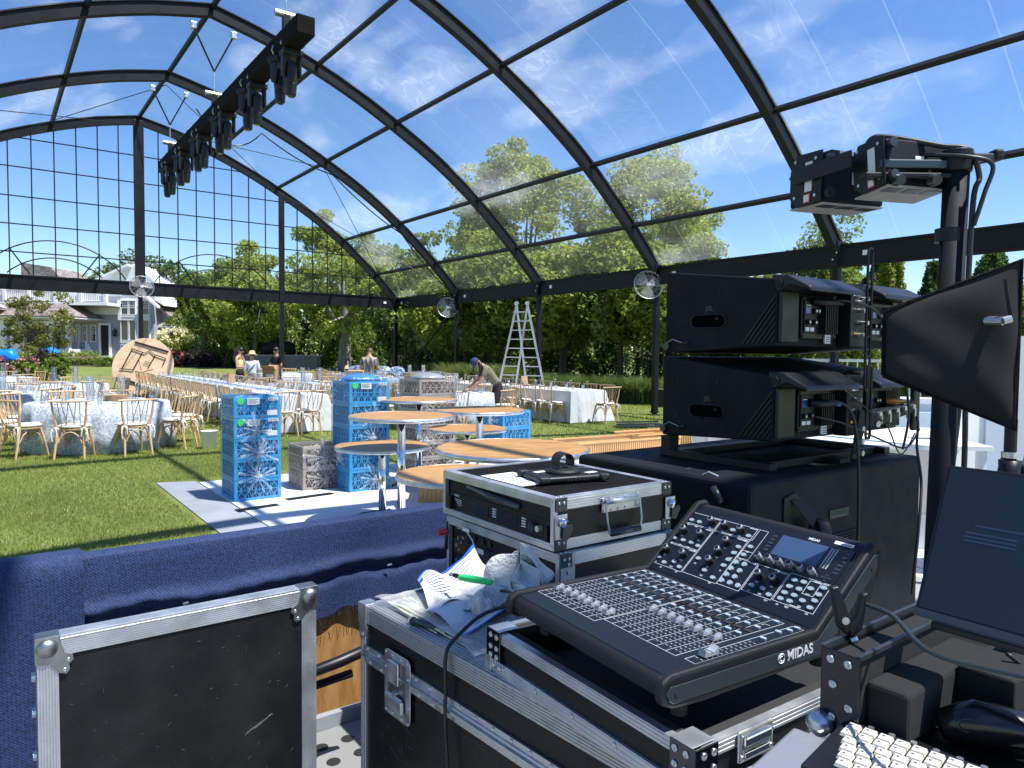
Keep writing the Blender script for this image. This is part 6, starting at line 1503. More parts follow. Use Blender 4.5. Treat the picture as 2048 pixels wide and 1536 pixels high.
for q in range(17):
    for s in (.362, .368, .374): b.hull8([PS2(*v) for v in ((s, .132+.003*q, .0031), (s+.003, .132+.003*q, .0031), (s+.003, .1335+.003*q, .0031), (s, .1335+.003*q, .0031), (s, .132+.003*q, .0034), (s+.003, .132+.003*q, .0034), (s+.003, .1335+.003*q, .0034), (s, .1335+.003*q, .0034))])
o = b.build('level_meter', M['mark'], con); o['kind'] = 'stuff'
for q in range(6): pbox(.392, .125+.0095*q, .403, .1315+.0095*q, .0031, .0045, 'side_button', M['gun'], .0005)
for q in range(5): pbox(.229, .133+.0095*q, .240, .1395+.0095*q, .0031, .0045, 'side_button', M['gun'], .0005)
for dx, dy in ((0, 0), (.007, 0), (-.007, 0), (0, .006), (0, -.006)): pbox(.387+dx-.0028, .1125+dy-.0024, .387+dx+.0028, .1125+dy+.0024, .0031, .0045, 'arrow_button', M['gun'], .0004)
text('logo', 'MIDAS', .0085, RS, PS2(.316, .192, .0011), M['mark'], con, .0003, bold=.0002)
pbox(.358, .195, .398, .203, .0010, .0016, 'barcode_label', M['sticker'], .0002)
for q in range(9): pbox(.372+.0026*q, .196, .3735+.0026*q, .1995, .0016, .0019, 'barcode_bar', M['ink'])
for x, y in ((.03, .05), (.40, .05), (.03, .40), (.40, .40)): MB().tube([(x, y, -.078), (x, y, -.045)], .014, 12).build('foot', M['rubber'], con)

# ------------------------------------------------------------------ rack cases
def rack_case(name, label, loc, H_, gear):
    t = T(name, label, 'rack case', loc, ROT)     # local: x = right (g), y = away (a), front opening faces -x
    LX, LY = .49, .605
    # origin at the near top corner
    for a_ in ((.01, .0, -H_, LX, .012, -.003), (.01, LY-.012, -H_, LX, LY, -.003), (.01, .012, -H_+.001, LX, LY-.012, -H_+.012), (.01, .012, -.012, LX, LY-.012, -.003)): MB().bx(*a_).build('panel', M['laminate'] if a_[2] != -.012 else M['blackfab'], t)
    MB().bx(LX-.012, .012, -H_+.012, LX, LY-.012, -.012).build('back_panel', M['laminate'], t)
    b = MB()
    ridged(b, (.03, -.0, -.034), LX-.06, (1, 0, 0), (0, 0, 1), (0, -1, 0), .030, 4); b.bx(.0, -.0005, -.035, LX, .004, .0); b.bx(0, .004, -.002, LX, .028, .001)
    b.build('edge_rail', M['alu'], t)
    b = MB(); ridged(b, (.03, -.0, -H_), LX-.06, (1, 0, 0), (0, 0, 1), (0, -1, 0), .028, 4); b.bx(0, -.0005, -H_, LX, .004, -H_+.030); b.build('edge_rail', M['alu'], t)
    b = MB().bx(-.0, LY-.028, -.002, LX, LY, .001); b.build('edge_rail', M['alu'], t)
    b = MB().bx(LX-.026, .028, -.002, LX+.001, LY-.028, .001); b.build('edge_rail', M['alu'], t)
    b = MB().bx(0, .028, -.0025, .026, LY-.028, .001); b.bx(-.004, .012, -.026, .008, LY-.012, .0005); b.bx(-.007, .004, -.010, -.0045, LY-.004, -.006); b.build('front_rail', M['alu'], t)
    b = MB().bx(-.004, .012, -H_, .008, LY-.012, -H_+.020); b.bx(-.007, .004, -H_+.010, -.0045, LY-.004, -H_+.014); b.build('front_rail', M['alu'], t)
    for y0 in (.0, LY-.014): MB().bx(-.004, y0, -H_, .010, y0+.014, .0).build('front_rail', M['alu'], t)
    for x0 in (0.001, LX-.043):
        for z0, z1 in ((-.038, .002), (-H_-.001, -H_+.036)):
            MB().bx(x0, -.0045, z0, x0+.042, -.0025, z1).build('corner_plate', M['gun'], t, bevel=.0008)
            for q in (.012, .030): rivet(t, (x0+q, -.0045, (z0+z1)/2+.004), (0, -1, 0), .9)
        for q in (.012, .030): rivet(t, (x0+q, .012, .001), (0, 0, 1), .8)
    gear(t, H_, LX, LY)
    return t
RXZ = Matrix(((0, 0, -1), (-1, 0, 0), (0, 1, 0)))   # text reading along -y on the -x face
def gear1(t, H_, LX, LY):
    MB().bx(.010, .020, -H_+.018, .30, LY-.020, -.074).build('wireless_receiver', M['black'], t, bevel=.001)
    rc = t.children[-1]
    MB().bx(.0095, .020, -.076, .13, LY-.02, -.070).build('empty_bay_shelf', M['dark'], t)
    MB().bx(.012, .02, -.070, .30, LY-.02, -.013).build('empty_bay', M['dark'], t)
    MB().tube([(.004, .17, -.052), (.002, .32, -.048), (.004, .45, -.036)], [.010, .014, .012], 10).build('fallen_antenna', M['gun'], t, smooth=True)
    for y0 in (.19, .345): MB().bx(.0085, y0, -.118, .0098, y0+.10, -.086).build('display', M['screen'], rc); 
    for y0 in (.30, .145):
        for q in range(4): MB().bx(.006, y0, -.088-.008*q, .0098, y0+.018, -.084-.008*q).build('button', M['mark'], rc)
    for y0, r in ((.105, .016), (.075, .010)): MB().tube([(.009, y0, -.100), (-.006, y0, -.100)], [r, r*.9], 20).build('knob', M['gun'] if r > .012 else M['alu'], rc)
    for y0 in (.03, LY-.045): MB().bx(-.004, y0, -.128, .009, y0+.012, -.084).build('handle', M['black'], rc, bevel=.003)
    text('logo', 'SHURE', .011, RXZ, (.0086, .535, -.080), M['mark'], rc, .0005)
    for q in range(4): MB().bx(.0085, .505, -.094-.006*q, .0096, .548-.006*q, -.092-.006*q).build('print_line', M['mark'], rc)
    # spring handle on the right-hand face
    hp = MB().bx(.178, -.007, -.062, .336, -.003, -.018).build('handle_plate', M['zinc'], t, bevel=.002)
    MB().tube([(.19, -.012, -.030), (.325, -.012, -.030)], .007, 10).build('handle_hinge', M['zinc'], hp, smooth=True)
    MB().tube([(.186, -.014, -.032), (.186, -.024, -.090), (.192, -.026, -.118), (.205, -.026, -.124)], .0035, 8).build('handle_wire', M['zinc'], hp); MB().tube([(.331, -.014, -.032), (.331, -.024, -.090), (.325, -.026, -.118), (.315, -.026, -.124)], .0035, 8).build('handle_wire', M['zinc'], hp)
    MB().tube([(.2, -.026, -.122), (.32, -.026, -.122)], .010, 12).build('grip', M['gun'], hp, smooth=True)
    for x in (.182, .215, .245, .275, .332): rivet(t, (x, -.007, -.022), (0, -1, 0), 1.1); rivet(t, (x, -.007, -.056), (0, -1, 0), .9)
    for x in (.008, LX-.018):
        lp = MB().bx(x-.012, -.008, -.118, x+.034, -.003, -.046).build('turn_latch', M['zinc'], t, bevel=.003)
        MB().tube([(x+.012, -.008, -.068), (x+.012, -.022, -.068)], .014, 16).build('latch_drum', M['chrome'], lp, smooth=True)
        MB().prism([(x+.012, -.012, -.08), (x+.045, -.012, -.075), (x+.05, -.012, -.09), (x+.03, -.012, -.12), (x+.01, -.012, -.115)], (0, -.003, 0)).build('latch_arm', M['gun'], lp)
    MB().bx(.035, .2, .0012, .17, .43, .0018).build('paper_label', M['sticker'], t)
    for q in range(5): MB().bx(.05+.02*q, .23, .0018, .056+.02*q, .40-.02*(q % 2), .0021).build('print_line', M['ink'], t)
    o = MB().prism([(.375+.034*math.cos(a), .31+.034*1.1*math.sin(a), .0012) for a in np.linspace(0, 2*pi, 25)[:-1]], (0, 0, .0008)).build('oval_sticker', M['sticker'], t)
    MB().prism([(.362+.016*math.cos(a), .32+.018*math.sin(a), .0021) for a in np.linspace(0, 2*pi, 15)[:-1]], (0, 0, .0004)).build('sticker_mark', M['redlbl'], o); MB().bx(.37, .29, .0021, .40, .294, .0024).build('sticker_mark', M['bluecon'], o)
rack_case('rack_case', 'two-unit rack case with spring handle, tablet on top', (.125, 2.0, 1.227), .150, gear1)
def gear2(t, H_, LX, LY):
    ps = MB().bx(.012, .020, -.072, .3, LY-.020, -.024).build('power_conditioner', M['black'], t, bevel=.001)
    text('logo', 'FURMAN', .013, RXZ, (.0110, .54, -.036), M['mark'], ps, .0005)
    for y in (.45, .40, .36): MB().tube([(.012, y, -.052), (.006, y, -.052)], .009, 14).build('socket', M['gun'], ps)
    MB().bx(.006, .10, -.062, .0115, .125, -.034).build('rocker_switch', M['dark'], ps, bevel=.002); MB().bx(.0105, .137, -.046, .0118, .145, -.040).build('lamp', M['mark'], ps)
    for i, (z0, z1, m_) in enumerate(((-.125, -.075, 'gun'), (-.172, -.128, 'black'), (-.215, -.175, 'gun'))):
        g_ = MB().bx(.012, .020, z0, .3, LY-.020, z1).build(['drawer', 'amplifier', 'blank_panel'][i], M[m_], t, bevel=.001)
        if i == 0:
            for y in (.34, .31, .28): MB().tube([(.012, y, -.092), (.004, y, -.092)], [.008, .006], 14).build('knob', M['blackpl'], g_)
            MB().bx(.0108, .26, -.12, .0118, .37, -.083).build('knob_plate', M['dark'], g_); MB().tube([(.012, .04, -.10), (.007, .04, -.10)], .009, 14).build('lock', M['dark'], g_)
        for y in (.03, LY-.04): MB().tube([(.012, y, (z0+z1)/2), (.009, y, (z0+z1)/2)], .005, 10).build('rack_screw', M['zinc'], g_)
    for k, (y, z) in enumerate(((.52, -.06), (.50, -.072), (.53, -.085), (.49, -.055), (.515, -.10))): MB().tube([(.012, y, z), (-.012, y, z)], .006, 10).build('antenna_plug', M['zinc'] if k % 2 else M['brass'], t)
    MB().bx(-.01, .455, -.030, -.008, .495, -.018).build('white_tag', M['sticker'], t); MB().bx(-.01, .37, -.085, -.008, .41, -.070).build('white_tag', M['sticker'], t)
    MB().tube([(-.004, .48, -.03), (-.012, .43, -.05), (-.02, .385, -.10), (-.02, .375, -.16)], .0028, 6).build('white_cable', M['ziptie'], t)
    MB().tube([(-.006, .60, -.055), (-.035, .61, -.058)], .012, 12).build('red_knob', M['red'], t); MB().tube([(.0, .60, -.02), (-.01, .605, -.12)], .006, 8).build('antenna_rod', M['black'], t)
    MB().bx(.0, -.0035, -.10, .055, -.002, -.0).build('corner_plate', mat('worn_nickel', (.45, .45, .42), .4, 1), t, bevel=.001)
    for z in (-.03, -.055, -.08): rivet(t, (.03, -.0045, z), (0, -1, 0), 1.1)
rack_case('rack_case', 'lower rack case full of black rack gear under the two-unit case', (.140, 1.985, 1.070), .225, gear2)
o = MB().bx(0, 0, -.84, .49, .605, -.0).build('road_case', M['laminate'], None, bevel=.004); o.location = (.145, 1.99, .843); o.rotation_euler = (0, 0, ROT); tag(o, 'black road case carrying the two rack cases, mostly hidden by the trunk', 'road case')
# tablet on the rack
t = T('tablet', 'black rugged tablet case with hand strap ring lying on the rack case', 'tablet', (.125+.803*.235-.596*.24, 2.0+.596*.235+.803*.24, 1.2292), ROT-.22)
MB().bx(-.12, -.085, 0, .12, .085, .020).build('rugged_shell', M['blackpl'], t, bevel=.008, seg=3)
for sx in (-1, 1):
    for sy in (-1, 1): MB().bx(min(sx*.128, sx*.09), min(sy*.093, sy*.06), .001, max(sx*.128, sx*.09), max(sy*.093, sy*.06), .023).build('corner_bumper', M['rubber'], t, bevel=.008, seg=3)
MB().lathe([(.058, .020), (.058, .027), (.045, .033), (.02, .034)], 28).build('swivel_plate', M['rubber'], t, smooth=True)
b = MB(); n_ = 16
for i in range(n_+1):
    a = -.5+(pi+1.0)*i/n_; 
    for y, r in ((-.028, .030), (.028, .030), (.028, .0255), (-.028, .0255)): b.v.append((r*math.cos(a), y, .056+r*math.sin(a)))
for i in range(n_):
    for j in range(4): b.face(i*4+j, i*4+(j+1) % 4, (i+1)*4+(j+1) % 4, (i+1)*4+j)
b.face(0, 1, 2, 3); b.face(*[n_*4+3-j for j in range(4)]); b.build('hand_strap', M['rubber'], t, bevel=.002)
for x, y in ((-.075, .02), (.08, -.045)): MB().box((x, y, .0222), (.045, .022, .001), Matrix.Rotation(.3, 3, 'Z')).build('label', M['sticker'], t)
for q in range(6): MB().bx(-.03+.014*q, -.0865, .006, -.022+.014*q, -.0845, .014).build('speaker_hole', M['dark'], t)
MB().bx(.095, -.094, .002, .115, -.075, .021).build('port_cover', M['gun'], t, bevel=.003)
# ------------------------------------------------------------------ subwoofer box and the two array speakers
t = T('subwoofer', 'large black subwoofer box standing behind the console, wheel on its back', 'loudspeaker', (.83, 2.45, 0), ROT)
MB().bx(0, 0, .1, 1.30, .90, 1.19).build('cabinet', M['blacktex'], t, bevel=.022, seg=3)
for y, z in ((.13, 1.135), (.62, 1.06)):
    o = MB().tube([(-.004, y-.02, z-.025), (-.008, y, z), (-.004, y+.02, z+.025)], [.012, .014, .012], 10).build('rigging_pin', M['gun'], t, smooth=True)
for (x, z) in ((.30, 1.06), (.30, .35)):
    MB().prism([(x-.10, -.003, z+.06), (x-.03, -.003, z+.075), (x+.02, -.003, z+.03), (x-.02, -.003, z-.07), (x-.10, -.003, z-.05)], (0, -.005, 0)).build('caster_plate', M['black'], t, bevel=.003)
    wv = [(x+.02, -.035, z-.04)]
    MB().prism([(x-.06, -.008, z+.05), (x-.02, -.008, z+.05), (x+.03, -.06, z-.0), (x+.0, -.06, z-.05)], (.0, -.004, 0)).build('caster_fork', M['black'], t)
    MB().tube([(x+.03, -.050, z-.075), (x+.065, -.075, z-.075)], .055, 24).build('wheel', M['rubber'], t, bevel=.006)
    MB().tube([(x+.025, -.0465, z-.075), (x+.07, -.0785, z-.075)], .02, 14).build('wheel_hub', M['zinc'], t)
MB().bx(.52, -.005, 1.0, .66, -.001, 1.035).build('data_label', M['gun'], t, bevel=.001)
for q in range(3): MB().bx(.535, -.0062, 1.007+.009*q, .645-.02*q, -.0052, 1.010+.009*q).build('print_line', mat('grey_print', (.15, .16, .17), .6) if q == 0 else M['gun'], t)
for q in range(9): MB().bx(.50, -.006, .93-.012*q, .74, -.001, .936-.012*q).build('vent_rib', M['dark'], t)
for x, y in ((.25, .72), (.10, .35)): MB().box((x, y, 1.1912), (.07, .012, .0015), Matrix.Rotation(.4, 3, 'Z')).build('small_socket', M['dark'], t)
MB().tube([(.02, .22, 1.191), (.03, .2, 1.205), (.05, .17, 1.191)], .004, 6).build('pull_ring', M['zinc'], t)

# array speakers: local x = g (to the right), y = a (away), origin near corner of the side panel
def array_box(z0, label, prof, ribs_y, which):
    t = T('array_speaker', label, 'loudspeaker', (.96, 2.765, z0), ROT, 'line array speakers stacked on the subwoofer')
    Wd = .98
    # profile: list of (y, z) of the side panel
    MB().prism([(0, y, z) for y, z in prof], (Wd, 0, 0)).build('cabinet', M['blacktex'], t, bevel=.006)
    # rear amplifier bays, set back between the cheeks
    zt, zb = prof[1][1], prof[0][1]
    yb = prof[0][0]
    ch = MB().prism([(0.001, yb+.0, zb+.005), (0.001, yb, zt-.01), (.10, yb-.06, zt-.03), (.10, yb-.06, zb+.02)], (.0, .0, 0)) if False else MB().bx(.002, yb-.018, zb+.012, .12, yb-.001, zt-.045)
    ch.build('side_block', M['blackpl'], t, bevel=.006)
    MB().bx(Wd-.12, yb-.018, zb+.012, Wd-.002, yb-.001, zt-.045).build('side_block', M['blackpl'], t, bevel=.006)
    for x0 in (.02, .58):
        # hood
        h = MB().prism([(x0-.02, yb+.03, zt+.02), (x0-.02, yb-.04, zt+.012), (x0-.02, yb-.13, zt-.035), (x0-.02, yb-.135, zt-.055), (x0-.02, yb-.05, zt-.03), (x0-.02, yb+.02, zt-.06)], (.40, 0, 0)).build('rain_hood', M['blackpl'], t, bevel=.012, seg=3)
        MB().tube([(x0-.022, yb-.005, zt-.018), (x0-.027, yb-.005, zt-.018)], .016, 16).build('hood_bolt', M['dark'], t)
    for x0 in (.14, .66):
        pn = MB().bx(x0, yb-.016, zb+.03, x0+.25, yb-.001, zt-.06).build('amplifier_panel', M['gun'] if False else M['blackpl'], t, bevel=.003)
        MB().bx(x0+.01, yb-.022, zb+.05, x0+.10, yb-.016, zt-.075).build('input_plate', M['black'], pn, bevel=.002)
        MB().bx(x0+.015, yb-.024, zt-.125, x0+.055, yb-.0222, zt-.10).build('lcd', mat('blue_lcd', (.02, .05, .25), .2), pn)
        MB().bx(x0+.02, yb-.024, zt-.096, x0+.05, yb-.0222, zt-.092).build('print_line', M['mark'], pn)
        for q, (dx, dz) in enumerate(((.075, -.115), (.095, -.115), (.03, -.16), (.075, -.16))):
            MB().tube([(x0+dx, yb-.022, zt+dz), (x0+dx, yb-.034, zt+dz)], .011, 14).build('socket', M['black'], pn); MB().tube([(x0+dx, yb-.022, zt+dz), (x0+dx, yb-.0355, zt+dz)], .005, 10).build('socket_pin', M['zinc'], pn)
        for dx in (.016, .05): MB().bx(x0+dx, yb-.024, zt-.195, x0+dx+.026, yb-.0222, zt-.18).build('label', M['sticker'], pn)
        for q in range(7): MB().bx(x0+.125+.014*q, yb-.045, zb+.05, x0+.129+.014*q, yb-.016, zt-.075).build('heat_sink_fin', M['blackpl'], pn)
        for dx in (.005, .24):
            for zz in (zb+.04, zt-.07): MB().tube([(x0+dx, yb-.016, zz), (x0+dx, yb-.02, zz)], .005, 8).build('screw', M['dark'], pn)
    MB().bx(.30, yb-.024, zb+.012, .34, yb-.0155, zb+.048).build('asset_label', M['sticker'], t, bevel=.002)
    for q in range(3): MB().bx(.306, yb-.026, zb+.018+.009*q, .334, yb-.0242, zb+.021+.009*q).build('print_line', M['ink'], t)
    # centre rigging column
    rg = MB().bx(.425, yb-.060, zb-.0, .555, yb-.002, zt+.0).build('rigging_column', M['black'], t, bevel=.004)
    for q in range(4): MB().tube([(.49+.03*(q % 2), yb-.060, zb+.05+.05*q), (.49+.03*(q % 2), yb-.085, zb+.05+.05*q)], .009, 10).build('rigging_pin', M['zinc'], rg)
    text('caution_text', 'CAUTION', .012, Matrix(((1, 0, 0), (0, 0, -1), (0, 1, 0))), (.49, yb-.062, zt-.05), M['mark'], rg, .0003) if False else None
    MB().bx(.44, yb-.0625, zt-.045, .45, yb-.0603, zt-.035).build('warning_mark', M['mark'], rg); 
    for q in range(2): MB().bx(.455, yb-.0625, zt-.043-.022*q, .51, yb-.0603, zt-.038-.022*q).build('print_line', M['mark'], rg)
    MB().bx(.45, yb-.0625, zb+.052, .475, yb-.0603, zb+.062).build('yellow_label', M['yellowlbl'], rg)
    # oblong handle recess on the left side panel
    yc, zc = .245, (prof[0][1]+prof[-1][1])/2+.155-.04*0
    zc = .48-.0 if which == 'u' else .105
    P = []
    for q in range(9): a = -pi/2+pi*q/8; P.append((-.0015, yc+.06+.028*math.cos(a), zc+.028*math.sin(a)))
    for q in range(9): a = pi/2+pi*q/8; P.append((-.0015, yc-.06+.028*math.cos(a), zc+.028*math.sin(a)))
    MB().prism(P, (.003, 0, 0)).build('handle_pocket', M['pocket'], t)
    rim = MB().tube([(-.002, y, z) for _, y, z in P+[P[0]]], .0035, 6, False).build('handle_rim', M['blackpl'], t)
    text('logo', 'JBL', .030, Matrix(((0, 0, -1), (-1, 0, 0), (0, 1, 0))), (-.001, yc-.005, zc+.052), M['gun'], t, .0006)
    for y, z in ((.40, zc-.02), (.40, zc+.12), (.19, zc+.125), (.20, zc+.01)): MB().tube([(-.001, y, z), (-.004, y, z)], .007, 12).build('side_screw', M['dark'], t)
    # diagonal ribs near the rear
    for q in range(8):
        y0_ = .11-.0*q; za = zc-.115+.0; 
        s = q*.021
        MB().beam((-.002, yb+.150-s, zb+.008), (-.002, yb+.006, zb+.008+(.150-s-.006)*1.28), .005, .0045, (1, 0, 0)).build('side_rib', M['blackpl'], t)
    # hinge pin with lanyard at the front lower corner
    yf, zf = prof[3]
    MB().tube([(-.012, yf-.012, zf+.03), (.01, yf-.012, zf+.03)], .016, 14).build('front_pin', M['gun'], t); MB().tube([(-.01, yf-.01, zf+.04), (-.012, yf-.05, zf+.06), (-.008, yf-.10, zf+.045)], .002, 5).build('lanyard', M['zinc'], t)
    MB().tube([(-.006, yf-.11, zf+.045), (-.001, yf-.125, zf+.045)], .007, 8).build('lanyard_end', M['gun'], t)
    return t
array_box(1.3, 'lower of the two black array speakers, resting on its black frame', [(-.07, .010), (-.07, .262), (.02, .272), (.485, -.015)][:2]+[(.0, .275), (.485, .332), (.485, -.015)][:0]+[(.485, .335), (.485, -.015)], 0, 'l')
array_box(1.3, 'upper of the two black array speakers', [(-.075, .378), (-.075, .632), (.475, .702), (.475, .347)], 0, 'u')
# ground frame under the speakers and rigging bars
t = T('array_base_frame', 'black steel ground frame under the lower array speaker', 'frame', (.96, 2.765, 1.191), ROT)
for x in (.0, .90): MB().bx(x, -.06, .0, x+.05, .50, .03).build('base_rail', M['black'], t, bevel=.003); 
MB().bx(.0, .44, .0302, .06, .49, .09).build('front_foot', M['black'], t); MB().bx(.9, .44, .0302, .95, .49, .09).build('front_foot', M['black'], t)
MB().bx(.05, .42, .0, .90, .47, .028).build('cross_rail', M['black'], t); MB().bx(.05, -.02, .0, .90, .03, .028).build('cross_rail', M['black'], t)
MB().bx(.44, -.10, .0, .52, .0, .02).build('rear_foot', M['black'], t)
MB().prism([(.46, -.14, .02), (.50, -.14, .02), (.50, -.17, .15), (.95, -.17, .20), (.95, -.17, .26), (.86, -.17, .235), (.46, -.17, .23)], (0, .012, 0)).build('angle_bracket', M['black'], t, bevel=.004)
for q in range(5): 
    MB().tube([(.60+.075*q, -.172, .205+.005*q), (.60+.075*q, -.185, .205+.005*q)], .013, 12).build('locking_pin', M['zinc'], t)
    MB().bx(.594+.075*q, -.19, .165+.005*q, .606+.075*q, -.186, .2+.005*q).build('pin_tab', M['zinc'], t)
for z in (.05, .10, .15): MB().tube([(.48, -.15, z), (.48, -.175, z)], .012, 10).build('locking_pin', M['zinc'], t)
MB().prism([(.60+.018*math.cos(a), -.1735, .165+.014*math.sin(a)) for a in np.linspace(0, 2*pi, 17)[:-1]], (0, -.002, 0)).build('round_cutout_plate', M['sticker'], t)
t = T('rigging_link', 'long black rigging link bar hanging beside the array speakers', 'rigging', (.96, 2.765, 1.3), ROT)
for (z0, z1) in ((.34, .78), (.0, .30), (.20, .42)):
    xx = .50+.02*(z0 < .1)
    MB().tube([(xx-.018, -.17, z0+.02), (xx-.012, -.17, z0), (xx+.012, -.17, z0), (xx+.018, -.17, z0+.02), (xx+.018, -.17, z1-.02), (xx+.012, -.17, z1), (xx-.012, -.17, z1), (xx-.018, -.17, z1-.02), (xx-.018, -.17, z0+.02)], .006, 6, False).build('link', M['black'], t)
MB().bx(1.0, -.14, -.0, 1.06, -.115, .30).build('curved_arm', M['black'], t, bevel=.02, seg=4)
# cables at the speakers
def cable(pts, r, label, m='cable', nm='cable', cat='cable'):
    # smooth through points
    P = [Vector(p) for p in pts]; out = []
    for i in range(len(P)-1):
        p0, p1, p2, p3 = P[max(i-1, 0)], P[i], P[i+1], P[min(i+2, len(P)-1)]
        for k in range(8):
            u = k/8; out.append(.5*((2*p1)+(-p0+p2)*u+(2*p0-5*p1+4*p2-p3)*u*u+(-p0+3*p1-3*p2+p3)*u**3))
    out.append(P[-1]); o = MB().tube(out, r, 8).build(nm, M[m], None, smooth=True); return tag(o, label, cat)
def SP(x, y, z): return Vector((.96, 2.765, 1.3))+GA*x+AA*y+Vector((0, 0, z))
cable([SP(.235, -.11, .555), SP(.33, -.16, .56), SP(.48, -.20, .53), SP(.60, -.22, .42), SP(.66, -.24, .28), SP(.70, -.25, .10), SP(.68, -.24, -.05)], .005, 'thin cable arching from the upper array speaker down past the lower one')
cable([SP(.235, -.11, .155), SP(.30, -.15, .16), SP(.36, -.18, .12), SP(.38, -.20, .0), SP(.385, -.21, -.2), SP(.37, -.22, -.4), SP(.38, -.22, -.62)], .006, 'black cable from the lower array speaker hanging down behind the console')
cable([SP(.85, -.12, .14), SP(.93, -.18, .08), SP(.90, -.2, -.06), SP(.72, -.3, -.18), SP(.62, -.34, -.34), SP(.58, -.34, -.62)], .006, 'black cable looping from the right side of the array down behind the console')
cable([SP(.22, -.11, .10), SP(.35, -.16, .07), SP(.55, -.2, .0), SP(.75, -.22, -.05), SP(.92, -.2, .02)], .004, 'thin cable sagging across the lower array speaker')
cable([SP(.42, -.12, .2), SP(.5, -.18, .12), SP(.62, -.2, .05), SP(.75, -.2, -.08), SP(.9, -.19, .0)], .003, 'thinnest cable loop under the right speaker bay')
for i, (x, z, m_) in enumerate(((.20, .155, 'blackpl'), (.20, .555, 'blackpl'), (.80, .145, 'brass'), (.83, .53, 'blackpl'))):
    t_ = T('cable_plug', ['long black plug in the lower left bay', 'black plug in the upper left bay', 'orange plug in the lower right bay', 'black plug in the upper right bay'][i], 'plug', SP(x, -.1, z), ROT)
    MB().tube([(-.0, 0, 0), (.05, -.03, -.003), (.10, -.055, -.006)], [.016, .014, .008], 12).build('shell', M[m_], t_, smooth=True); MB().tube([(.085, -.047, -.005), (.115, -.06, -.008)], .0085, 10).build('ring', M['bluecon'] if i == 0 else M['black'], t_)

# ------------------------------------------------------------------ pole with lamps
t = T('lighting_pole', 'thick black pole behind the laptop carrying two lamps at its top', 'pole', (.985, 1.62, 0))
MB().tube([(-.02, 0, 0), (0, 0, 1.2), (.013, 0, 2.08)], .0265, 24).build('tube', M['blacktex'], t, smooth=True)
MB().tube([(.012, 0, 2.055), (.013, 0, 2.105)], .032, 20).build('coupler', M['black'], t, bevel=.004)
for z in (1.05, 1.9): MB().tube([(0, 0, z), (0, 0, z+.03)], .0285, 18).build('tape_band', M['black'], t)
MB().box((.055, .0, 2.09), (.08, .022, .016)).build('clamp_arm', M['gun'], t, bevel=.004); MB().box((.10, 0, 2.094), (.022, .03, .026)).build('clamp_knob', M['black'], t, bevel=.006)
MB().bx(-.165, -.012, 2.062, .0, .010, 2.082).build('cross_bar', M['gun'], t, bevel=.003)
MB().bx(-.20, -.016, 2.040, .0, .016, 2.052).build('cross_bar', M['black'], t, bevel=.003)
for x in (-.13, -.05): MB().tube([(x, -.016, 2.035), (x, -.035, 2.03)], [.014, .011], 14).build('bar_knob', M['gun'], t)
def lamp(loc, rz, rx, label, sc_=1.0):
    t = T('strobe_lamp', label, 'stage light', loc, rz, 'box lamps on the pole')
    X = Matrix.Rotation(rx, 3, 'X')
    def tr(b): b.v = [tuple((X @ Vector(v))*sc_) for v in b.v]; return b
    tr(MB().bx(-.10, -.07, -.085, .12, .07, .055)).build('housing', M['gun'] if False else M['blacktex'], t, bevel=.006)
    tr(MB().bx(-.10, -.068, -.090, .12, .068, -.0855)).build('light_face', M['ledpanel'], t)
    for q in range(3): tr(MB().bx(-.085+.07*q, -.055, -.0915, -.03+.07*q, -.02, -.0903)).build('vent_grid', M['gun'], t)
    tr(MB().prism([(-.108, -.075, .06), (-.108, .03, .065), (-.108, .055, .02), (-.108, .055, -.06), (-.108, .02, -.09), (-.108, -.075, -.085)], (-.006, 0, 0))).build('end_plate', M['black'], t, bevel=.002)
    for y, z in ((-.055, .04), (.03, .045), (-.055, -.065), (.03, -.06)): tr(MB().tube([(-.114, y, z), (-.118, y, z)], .005, 8)).build('end_screw', M['zinc'], t)
    tr(MB().bx(-.1165, -.04, -.05, -.1145, -.012, .035)).build('label', M['sticker'], t)
    tr(MB().bx(-.1165, -.035, -.082, -.1145, -.008, -.056)).build('warning_label', M['redlbl'], t)
    tr(MB().bx(-.1175, -.032, -.079, -.1167, -.011, -.059)).build('label', M['sticker'], t)
    tr(MB().bx(.0, -.0725, -.03, .03, -.0705, .005)).build('barcode_label', M['sticker'], t)
    tr(MB().bx(-.05, -.04, .0555, .05, .03, .075)).build('power_supply', M['black'], t, bevel=.004); tr(MB().bx(-.02, -.0415, .058, .03, -.0402, .073)).build('label', M['sticker'], t)
    tr(MB().tube([(-.09, -.075, .035), (-.09, -.09, .035)], .014, 14)).build('tilt_knob', M['gun'], t); tr(MB().tube([(-.09, -.075, -.06), (-.09, -.09, -.06)], .014, 14)).build('tilt_knob', M['gun'], t)
    return t
l1_ = lamp((.895, 1.68, 2.085), math.radians(14), -.10, 'nearer box lamp under the cross bar, with white and red labels on its end', .76)
l2_ = lamp((.825, 1.85, 2.095), math.radians(18), .02, 'farther box lamp on a side arm, left of the other', .86)
MB().prism([(-.104, -.17, -.02), (-.104, .02, -.02), (-.104, .04, .0), (-.104, .02, .02), (-.104, -.17, .02)], (-.005, 0, 0)).build('yoke_arm', M['black'], l2_, bevel=.002)
cable([(.82, 1.68, 2.12), (.83, 1.67, 2.145), (.87, 1.66, 2.145), (.96, 1.62, 2.115), (1.01, 1.6, 2.10), (1.03, 1.59, 2.04), (1.015, 1.585, 1.98), (1.01, 1.585, 1.7), (1.02, 1.59, 1.4), (1.015, 1.6, 1.1)], .006, 'thick cable over the lamps and down the pole')
